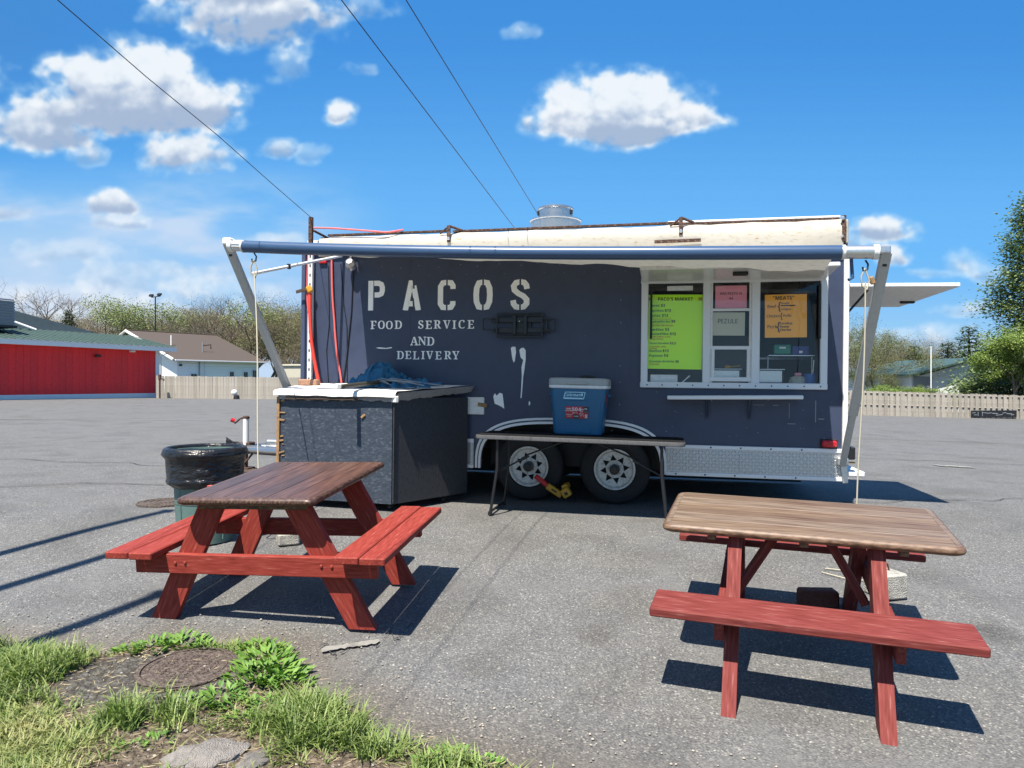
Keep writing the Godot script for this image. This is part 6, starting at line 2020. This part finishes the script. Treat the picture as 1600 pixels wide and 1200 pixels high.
func make_bin() -> void:
	var at := on_ground(-2.38, 5.62)
	var o := thing("trash_can", "grey-green wheeled trash can behind the left picnic table", "trash can", Transform3D(turn_y(0.25), at))
	var body := MB.new()
	body.lathe([Vector2(0.001, 0.005), Vector2(0.2, 0.0), Vector2(0.232, 0.58), Vector2(0.25, 0.6), Vector2(0.262, 0.7), Vector2(0.24, 0.7), Vector2(0.22, 0.3)], 36)
	part("can_body", body, M.bin_green, o)
	for k in 8:
		part("can_rib", tb([Vector3(cos(k * 0.785) * 0.203, 0.03, sin(k * 0.785) * 0.203), Vector3(cos(k * 0.785) * 0.231, 0.56, sin(k * 0.785) * 0.231)], 0.007, 5), M.bin_green, o)
	# the bag, pulled over the rim and gathered below it
	var b := thing("bin_bag", "black plastic bag turned down over the trash can's rim", "bin bag", Transform3D(turn_y(0.25), at))
	var n := noise(1.0, 4, 61)
	var rows := []
	for q in [[0.0, 0.38], [0.15, 0.36], [0.225, 0.45], [0.255, 0.62], [0.262, 0.715], [0.278, 0.728], [0.3, 0.715], [0.315, 0.675], [0.3, 0.655], [0.285, 0.64], [0.281, 0.6], [0.278, 0.55], [0.276, 0.5], [0.277, 0.49], [0.284, 0.475], [0.278, 0.455], [0.262, 0.445], [0.25, 0.435], [0.24, 0.425]]:
		var row := PackedVector3Array()
		for k in 96:
			var a := -TAU * k / 96.0
			var low := clampf((0.7 - q[1]) * 3.0, 0.05, 1.0)
			var r: float = q[0] + 0.018 * low * n.get_noise_2d(cos(a) * 2.2 + q[1] * 2.0, sin(a) * 2.2) + 0.004 * low * n.get_noise_2d(a * 4.0, q[1] * 14.0)
			row.append(Vector3(cos(a) * r, q[1] + 0.018 * low * n.get_noise_2d(cos(a) * 2.5 + 9.0, sin(a) * 2.5 + q[1]), sin(a) * r))
		rows.append(row)
	var bag := MB.new()
	bag.sheet(rows, true)
	part("bag_skin", bag, M.bag_black, b)
	part("red_tie", bx(Vector3(0.07, 0.45, 0.27), Vector3(0.045, 0.016, 0.012), 0.004), M.red_cable, b)
	part("liner_pouch", bx(Vector3(0.12, 0.56, 0.1), Vector3(0.16, 0.02, 0.2), 0.008, Basis(Vector3.BACK, 0.3)), M.paint_white, b)
	# timber under the jack
	var wd := thing("timber_block", "dark timber lying under the trailer's jack", "timber", at_trailer(-3.5, 0.0, -0.98, turn_y(0.05)))
	part("beam", bx(Vector3(0, 0.04, 0), Vector3(0.42, 0.085, 0.24), 0.006), M.dark_wood, wd)
	part("beam", bx(Vector3(0.16, 0.055, 0.3), Vector3(0.12, 0.11, 0.26), 0.006), M.dark_wood, wd)


func make_fold_table() -> void:
	var o := thing("folding_table", "black folding table with steel legs in front of the trailer's wheels", "folding table", TX)
	var w := 1.82
	var c := Vector3(0.75, 0.0, 0.565)
	var top := MB.new()
	var outline := PackedVector2Array()
	for q in [[1, 1], [-1, 1], [-1, -1], [1, -1]]:
		for i in 7:
			var a: float = atan2(q[1], q[0]) - PI / 4 + PI / 2 * i / 6.0
			outline.append(Vector2(q[0] * (w / 2 - 0.06) + cos(a) * 0.06, q[1] * (0.305 - 0.06) + sin(a) * 0.06))
	top.xf = Transform3D(Basis(Vector3.RIGHT, -PI / 2), Vector3.ZERO)
	top.prism(outline, -0.008, 0.003)
	var tilt := Transform3D(Basis(Vector3.BACK, -0.012), c + Vector3(0, 0.703, 0))
	part("tabletop", top, M.table_black, o, tilt)
	var rim := MB.new()
	var r0 := []
	for q in [[0.0, 0.001], [0.006, -0.004], [0.007, -0.03], [0.0, -0.036], [-0.03, -0.036]]:
		var row := PackedVector3Array()
		for p in outline:
			var d: Vector2 = p.normalized() * float(q[0])
			row.append(Vector3(p.x + d.x, q[1], -p.y - d.y))
		r0.append(row)
	rim.sheet(r0, true)
	part("table_edge", rim, M.table_edge, o, tilt)
	part("underside", bx(Vector3(0, -0.03, 0), Vector3(w - 0.08, 0.008, 0.54), 0.002), M.table_black, o, tilt)
	for s in [-1, 1]:
		var x: float = s * 0.72
		for z in [0.24, -0.24]:
			part("leg", tb([c + Vector3(x, 0.67, z), c + Vector3(x, 0.42, z), c + Vector3(x + 0.01 * s, 0.32, z * 1.05), c + Vector3(x + 0.035 * s, 0.12, z * 1.12), c + Vector3(x + 0.05 * s, 0.012, z * 1.15)], 0.0135, 10), M.black_metal if z < 0 else M.black_metal, o)
			part("foot", tb([c + Vector3(x + 0.05 * s, 0.03, z * 1.15), c + Vector3(x + 0.052 * s, 0.002, z * 1.15)], 0.019, 10), M.black, o)
		part("leg_bar", tb([c + Vector3(x + 0.05 * s, 0.03, 0.276), c + Vector3(x + 0.05 * s, 0.03, -0.276)], 0.011, 8), M.black_metal, o)
		part("leg_bar", tb([c + Vector3(x, 0.4, 0.24), c + Vector3(x, 0.4, -0.24)], 0.011, 8), M.black_metal, o)
		part("brace", tb([c + Vector3(x, 0.38, 0.1), c + Vector3(x - s * 0.22, 0.5, 0.1), c + Vector3(x - s * 0.26, 0.535, 0.1), c + Vector3(x - s * 0.6, 0.67, 0.1)], 0.009, 6), M.black_metal, o)
		part("brace_joint", bx(c + Vector3(x - s * 0.22, 0.5, 0.1), Vector3(0.06, 0.03, 0.02), 0.006, Basis(Vector3.BACK, -s * 0.45)), M.black_metal, o)
	# cooler on the table
	var k := thing("cooler", "blue cooler with grey lid and red label on the folding table", "cooler", at_trailer(0.7, 0.71, 0.27, Basis(Vector3.BACK, -0.012)))
	var rows := []
	for q in [[0.215, 0.0], [0.225, 0.012], [0.262, 0.43]]:
		var row := PackedVector3Array()
		for p in rounded(q[0], q[0] * 0.74, 0.045):
			row.append(Vector3(p.x, q[1], p.y))
		rows.append(row)
	var body := MB.new()
	body.sheet(rows, true)
	body.poly(Array(rows[0]), Vector3.DOWN)
	part("cooler_body", body, M.cooler_blue, k)
	rows = []
	for q in [[0.262, 0.425], [0.275, 0.43], [0.276, 0.452], [0.262, 0.455]]:
		var row := PackedVector3Array()
		for p in rounded(q[0], q[0] * 0.74, 0.045):
			row.append(Vector3(p.x, q[1], p.y))
		rows.append(row)
	var band := MB.new()
	band.sheet(rows, true)
	part("white_rim", band, M.paint_white, k)
	rows = []
	for q in [[0.27, 0.453], [0.278, 0.46], [0.276, 0.505], [0.262, 0.52], [0.2, 0.524]]:
		var row := PackedVector3Array()
		for p in rounded(q[0], q[0] * 0.74, 0.05):
			row.append(Vector3(p.x, q[1], p.y))
		rows.append(row)
	var lid := MB.new()
	lid.sheet(rows, true)
	lid.poly(Array(rows[4]), Vector3.UP)
	part("lid", lid, M.cooler_lid, k)
	part("lid_handle", tb([Vector3(-0.01, 0.525, 0.05), Vector3(0.04, 0.54, 0.05), Vector3(0.1, 0.538, 0.05), Vector3(0.15, 0.525, 0.05)], 0.012, 8), M.black, k)
	part("lid_lip", bx(Vector3(0, 0.47, 0.205), Vector3(0.2, 0.02, 0.02), 0.006), M.cooler_lid, k)
	# pressed panels: recessed crest at the top, foot at the bottom
	var lean := Basis(Vector3.RIGHT, 0.066)
	part("crest_panel", bx(Vector3(-0.02, 0.36, 0.185), Vector3(0.24, 0.1, 0.014), 0.006, lean), M.cooler_blue, k)
	part("foot_panel", bx(Vector3(0.01, 0.04, 0.165), Vector3(0.24, 0.055, 0.014), 0.006, lean), M.cooler_blue, k)
	var crest := Transform3D(lean, Vector3(-0.03, 0.36, 0.194))
	var shear := 0.24
	var logo := MB.new()
	for q in [[-0.092, 0.03, 0.092, 0.03], [-0.092, -0.03, 0.092, -0.03], [-0.092, -0.03, -0.092, 0.03], [0.092, -0.03, 0.092, 0.03]]:
		var a := Vector3(q[0] + q[1] * shear, q[1], 0)
		var b := Vector3(q[2] + q[3] * shear, q[3], 0)
		logo.tube([a, b], 0.0042, 6)
	logo.box(Vector3(-0.008, -0.026, 0), Vector3(0.168, 0.012, 0.003), 0.0)
	part("logo_frame", logo, M.sky_line, k, crest)
	var word := text(k, "Coleman", Vector3.ZERO, 0.028, M.sky_line, "Droid Sans", true, false, 0.0, "logo_lettering")
	word.transform = crest * Transform3D(Basis(Vector3(0.92, 0, 0), Vector3(0.2, 1, 0), Vector3.BACK), Vector3(-0.016, 0.006, 0.001))
	part("logo_lantern", bx(Vector3(0.07, 0.008, 0.001), Vector3(0.014, 0.026, 0.003), 0.003), M.sky_line, k, crest)
	var lb := part("red_label", bx(Vector3.ZERO, Vector3(0.21, 0.11, 0.003), 0.0), M.label_red, k, Transform3D(lean, Vector3(-0.005, 0.205, 0.1885)))
	for q in [[0.083, 0.036, 0.044, 0.036, "black"], [-0.005, -0.036, 0.05, 0.034, "black"], [0.083, 0.008, 0.044, 0.016, "table_edge"]]:
		part("label_field", bx(Vector3(q[0], q[1], 0.002), Vector3(q[2], q[3], 0.001), 0.0), M[q[4]], lb)
	for q in [["HARD", -0.075, 0.034, 0.013], ["COOLER", -0.075, 0.016, 0.013], ["50", -0.018, 0.028, 0.034], ["QT / L", -0.016, -0.004, 0.012], ["4", 0.026, 0.028, 0.034], ["DAY", 0.05, 0.028, 0.012], ["ICE", 0.045, 0.01, 0.012], ["84", 0.083, 0.034, 0.016], ["T", 0.066, -0.03, 0.016], ["8", 0.088, -0.034, 0.034], ["CANS", -0.005, -0.036, 0.012], ["HOLDS", 0.04, -0.012, 0.009], ["ICE", 0.04, -0.03, 0.009], ["KEEPS COLD", -0.07, -0.02, 0.008], ["4 DAYS", -0.07, -0.036, 0.008]]:
		text(lb, q[0], Vector3(q[1], q[2], 0.003), q[3], M.paint_white, "Droid Sans", true, false, 0.0, "label_lettering")
	var sl := part("side_label", bx(Vector3.ZERO, Vector3(0.06, 0.12, 0.003), 0.0), M.label_red, k, Transform3D(Basis(Vector3.UP, PI / 2) * Basis(Vector3.RIGHT, 0.085), Vector3(0.256, 0.32, 0.09)))
	part("label_field", bx(Vector3(0, -0.02, 0.002), Vector3(0.03, 0.03, 0.001), 0.0), M.black, sl)
	for s in [-1, 1]:
		part("side_handle", bx(Vector3(s * 0.272, 0.36, 0.0), Vector3(0.03, 0.03, 0.16), 0.01), M.cooler_blue, k)
	# wheel lock clamped on the left tyre
	var wl := thing("wheel_lock", "red and yellow wheel clamp hooked on the left tyre", "wheel clamp", TX)
	var a := Vector3(0.25, 0.262, 0.03)
	var b := Vector3(0.385, 0.16, 0.09)
	var e := Vector3(0.56, 0.085, 0.1)
	var d1 := atan2(b.y - a.y, b.x - a.x)
	part("red_arm", bx((a + b) / 2, Vector3(a.distance_to(b), 0.05, 0.035), 0.008, Basis(Vector3.BACK, d1)), M.red_plastic, wl)
	part("yellow_arm", bx((b + e) / 2 + Vector3(-0.03, 0.01, 0), Vector3(0.17, 0.062, 0.05), 0.008, Basis(Vector3.BACK, -0.55)), M.yellow, wl)
	part("lock_body", bx(e + Vector3(0.0, 0.035, 0.0), Vector3(0.085, 0.09, 0.1), 0.01, Basis(Vector3.BACK, 0.55)), M.yellow, wl)
	part("lock_jaw", bx(e + Vector3(-0.02, 0.08, -0.12), Vector3(0.06, 0.05, 0.2), 0.008, Basis(Vector3.BACK, 0.3)), M.yellow, wl)
	part("lock_tag", bx((b + e) / 2 + Vector3(-0.03, 0.012, 0.027), Vector3(0.06, 0.016, 0.003), 0.0, Basis(Vector3.BACK, -0.55)), M.black, wl)
	part("keyhole", bx(e + Vector3(0.006, 0.03, 0.052), Vector3(0.03, 0.03, 0.004), 0.0, Basis(Vector3.BACK, 0.55)), M.black, wl)


func rounded(hx: float, hz: float, r: float) -> Array:
	var out := []
	for q in [[1, 1], [-1, 1], [-1, -1], [1, -1]]:
		for i in 6:
			var a: float = atan2(q[1], q[0]) - PI / 4 + PI / 2 * i / 5.0
			out.append(Vector2(q[0] * (hx - r) + cos(a) * r, q[1] * (hz - r) + sin(a) * r))
	out.reverse()
	return out


# ---------------------------------------------------------------- picnic tables
# along local z; frames at +-frame_z, nearest the camera at +z for the left one
func picnic_table(label: String, x: Transform3D, p: Dictionary) -> void:
	var o := thing("picnic_table", label, "picnic table", x, "picnic tables on the asphalt")
	var wood: Material = p.wood
	var h: float = p.height
	# top: a rounded slab glued from boards
	var rows := []
	for q in [[-0.012, 0.0], [0.0, 0.008], [0.004, 0.02], [0.0, 0.033], [-0.012, 0.04]]:
		var row := PackedVector3Array()
		for c in rounded(p.top_w / 2 + q[0], p.top_l / 2 + q[0], 0.045):
			row.append(Vector3(c.x, h - 0.04 + q[1], c.y))
		rows.append(row)
	var at := Transform3D(Basis.IDENTITY, Vector3(p.get("top_x", 0.0), 0, p.get("top_z", 0.0)))
	var top := MB.new()
	var lip := PackedVector3Array()
	for c in rounded(p.top_w / 2 - 0.035, p.top_l / 2 - 0.035, 0.006):
		lip.append(Vector3(c.x, h + 0.001, c.y))
	top.sheet([rows[4], lip], true)
	top.poly(Array(rows[0]), Vector3.DOWN)
	var slab := part("tabletop", top, p.top, o, at)
	var rimm := MB.new()
	rimm.sheet(rows, true)
	part("rounded_edge", rimm, p.edge, slab)
	var boards := 6
	var wide: float = (p.top_w - 0.07) / boards
	for k in boards:
		var short: float = 0.0 if k == 0 or k == boards - 1 else 0.0
		part("top_board", bx(Vector3.ZERO, Vector3(wide - 0.0016, 0.02, p.top_l - 0.07 - short), 0.0012), p.boards[(k * 5 + 1) % 3], slab, Transform3D(Basis.IDENTITY, Vector3((k - (boards - 1) / 2.0) * wide, h - 0.0078 - 0.0008 * ((k * 7) % 3), 0)))
	for z in p.cleats:
		part("cleat", bx(Vector3.ZERO, Vector3(0.04, 0.04, p.top_w - 0.16), 0.004), p.get("cleat", wood), o, Transform3D(turn_y(PI / 2), Vector3(p.get("top_x", 0.0), h - 0.062, z)))
	# benches
	for s in [-1, 1]:
		var planks: int = p.planks
		var each: float = p.bench_w / planks
		for k in planks:
			var off: float = s * p.bench_x + (k - (planks - 1) / 2.0) * each
			part("bench_plank", bx(Vector3.ZERO, Vector3(each - 0.005, 0.04, p.bench_l + (0.012 if k == 0 else 0.0)), 0.006), wood, o, Transform3D(Basis.IDENTITY, Vector3(off, p.bench_h - 0.02 - 0.002 * k, p.get("bench_z", 0.0) + 0.008 * k)))
	# frames
	for e in [1, -1]:
		var z: float = e * p.frame_z
		for s in [-1, 1]:
			var foot := Vector3(s * p.foot_x, -0.01, z)
			var head := Vector3(s * p.head_x, h - 0.042, z)
			var dir := (head - foot).normalized()
			# along local z so that the grain follows the leg; cut level at both ends
			var leg := MB.new()
			var lw: float = p.leg_w / dir.y * 0.5
			var t: float = p.leg_t / 2
			var f := [foot + Vector3(-lw, 0, 0), foot + Vector3(lw, 0, 0), head + Vector3(lw, 0, 0), head + Vector3(-lw, 0, 0)]
			var b := Basis(Vector3.BACK.cross(dir), Vector3.BACK, dir)
			b = Basis(dir.cross(Vector3.BACK) * -1.0, Vector3.BACK, dir)
			var mid := (foot + head) / 2
			var inv := Transform3D(b.orthonormalized(), mid).affine_inverse()
			var near := f.map(func(q): return inv * (q + Vector3(0, 0, t)))
			var far := f.map(func(q): return inv * (q - Vector3(0, 0, t)))
			var n: Vector3 = inv.basis * Vector3.BACK
			leg.poly(near, n)
			leg.poly(far, -n)
			for i in 4:
				var j := (i + 1) % 4
				var c: Vector3 = (near[i] + near[j] + far[i] + far[j]) / 4.0
				leg.poly([near[i], near[j], far[j], far[i]], c)
			part("leg", leg, wood, o, inv.affine_inverse())
		var bar_z: float = z + e * (p.leg_t / 2 + p.bar_t / 2 + 0.001) * p.get("bar_side", 1.0)
		part("crossbar", bx(Vector3.ZERO, Vector3(p.bar_t, p.bar_h, p.bench_x * 2 + p.bench_w * p.bar_out), 0.004), wood, o, Transform3D(turn_y(PI / 2), Vector3(0, p.bench_h - 0.044 - p.bar_h / 2, bar_z)))
		for s in [-1, 1]:
			for k in 2:
				var bx_at: float = s * (lerpf(p.foot_x, p.head_x, (p.bench_h - 0.1) / h) + (k - 0.5) * 0.06)
				part("bolt", bx(Vector3(bx_at, p.bench_h - 0.09 - 0.002 * k, bar_z + e * (p.bar_t / 2 + 0.003) * p.get("bar_side", 1.0)), Vector3(0.018, 0.018, 0.01), 0.006), wood if p.planks == 2 else M.rust, o)
		if p.braces:
			var a := Vector3(0.02, p.bench_h - 0.1, z * 0.93)
			var c := Vector3(0.02, h - 0.06, z * 0.32)
			var d := (c - a).normalized()
			part("brace", bx(Vector3.ZERO, Vector3(0.085, 0.04, a.distance_to(c) + 0.05), 0.004), wood, o, Transform3D(Basis(Vector3.RIGHT, d.cross(Vector3.RIGHT) * -1.0, d), (a + c) / 2))


func make_tables() -> void:
	var slope := Basis(Vector3.RIGHT, 0.08)
	var left := {"wood": M.red_wood, "top": M.dark_top, "edge": M.dark_edge, "boards": [M.dark_top, M.dark_top_1, M.dark_top_2], "height": 0.731, "top_w": 0.809, "top_l": 1.124, "top_z": -0.084, "bench_z": -0.023, "cleats": [0.36, -0.5], "cleat": M.dark_edge, "planks": 2, "bench_w": 0.29, "bench_x": 0.668, "bench_h": 0.442, "bench_l": 1.105, "frame_z": 0.353, "foot_x": 0.604, "head_x": 0.245, "leg_w": 0.135, "leg_t": 0.042, "bar_t": 0.04, "bar_h": 0.11, "bar_out": 0.35, "braces": false}
	picnic_table("red picnic table with dark varnished top beside the plywood counter", Transform3D(Basis(Vector3.BACK, 0.032) * Basis(Vector3.RIGHT, 0.07) * turn_y(-0.174), on_ground(-1.348, 4.411, 0.008)), left)
	var right := {"wood": M.worn_red_wood, "top": M.pale_top, "edge": M.worn_edge, "boards": [M.pale_top, M.pale_top_1, M.pale_top_2], "height": 0.712, "top_w": 0.729, "top_l": 1.297, "cleats": [0.42, 0.0, -0.42], "cleat": M.worn_edge, "planks": 1, "bench_w": 0.254, "bench_x": 0.598, "bench_h": 0.425, "bench_l": 1.299, "frame_z": 0.309, "foot_x": 0.716, "head_x": 0.235, "leg_w": 0.105, "leg_t": 0.062, "bar_t": 0.04, "bar_h": 0.1, "bar_out": 0.35, "bar_side": 1.0, "braces": true}
	picnic_table("worn red picnic table with bleached pale top at the right", Transform3D(Basis(Vector3.BACK, 0.006) * slope * turn_y(-1.907), on_ground(1.47, 3.717)), right)


func _ready() -> void:
	rng.seed = 20240
	TX = Transform3D(Basis(Vector3.BACK, -0.0115) * Basis(Vector3.UP, -atan(0.213)), Vector3(0, 0, -7.26))
	make_view()
	make_materials()
	make_ground()
	make_verge()
	make_surroundings()
	make_trees()
	make_trailer()
	make_counter_box()
	make_tables()
	make_fold_table()
	make_bin()
	make_cables()
	make_signs()
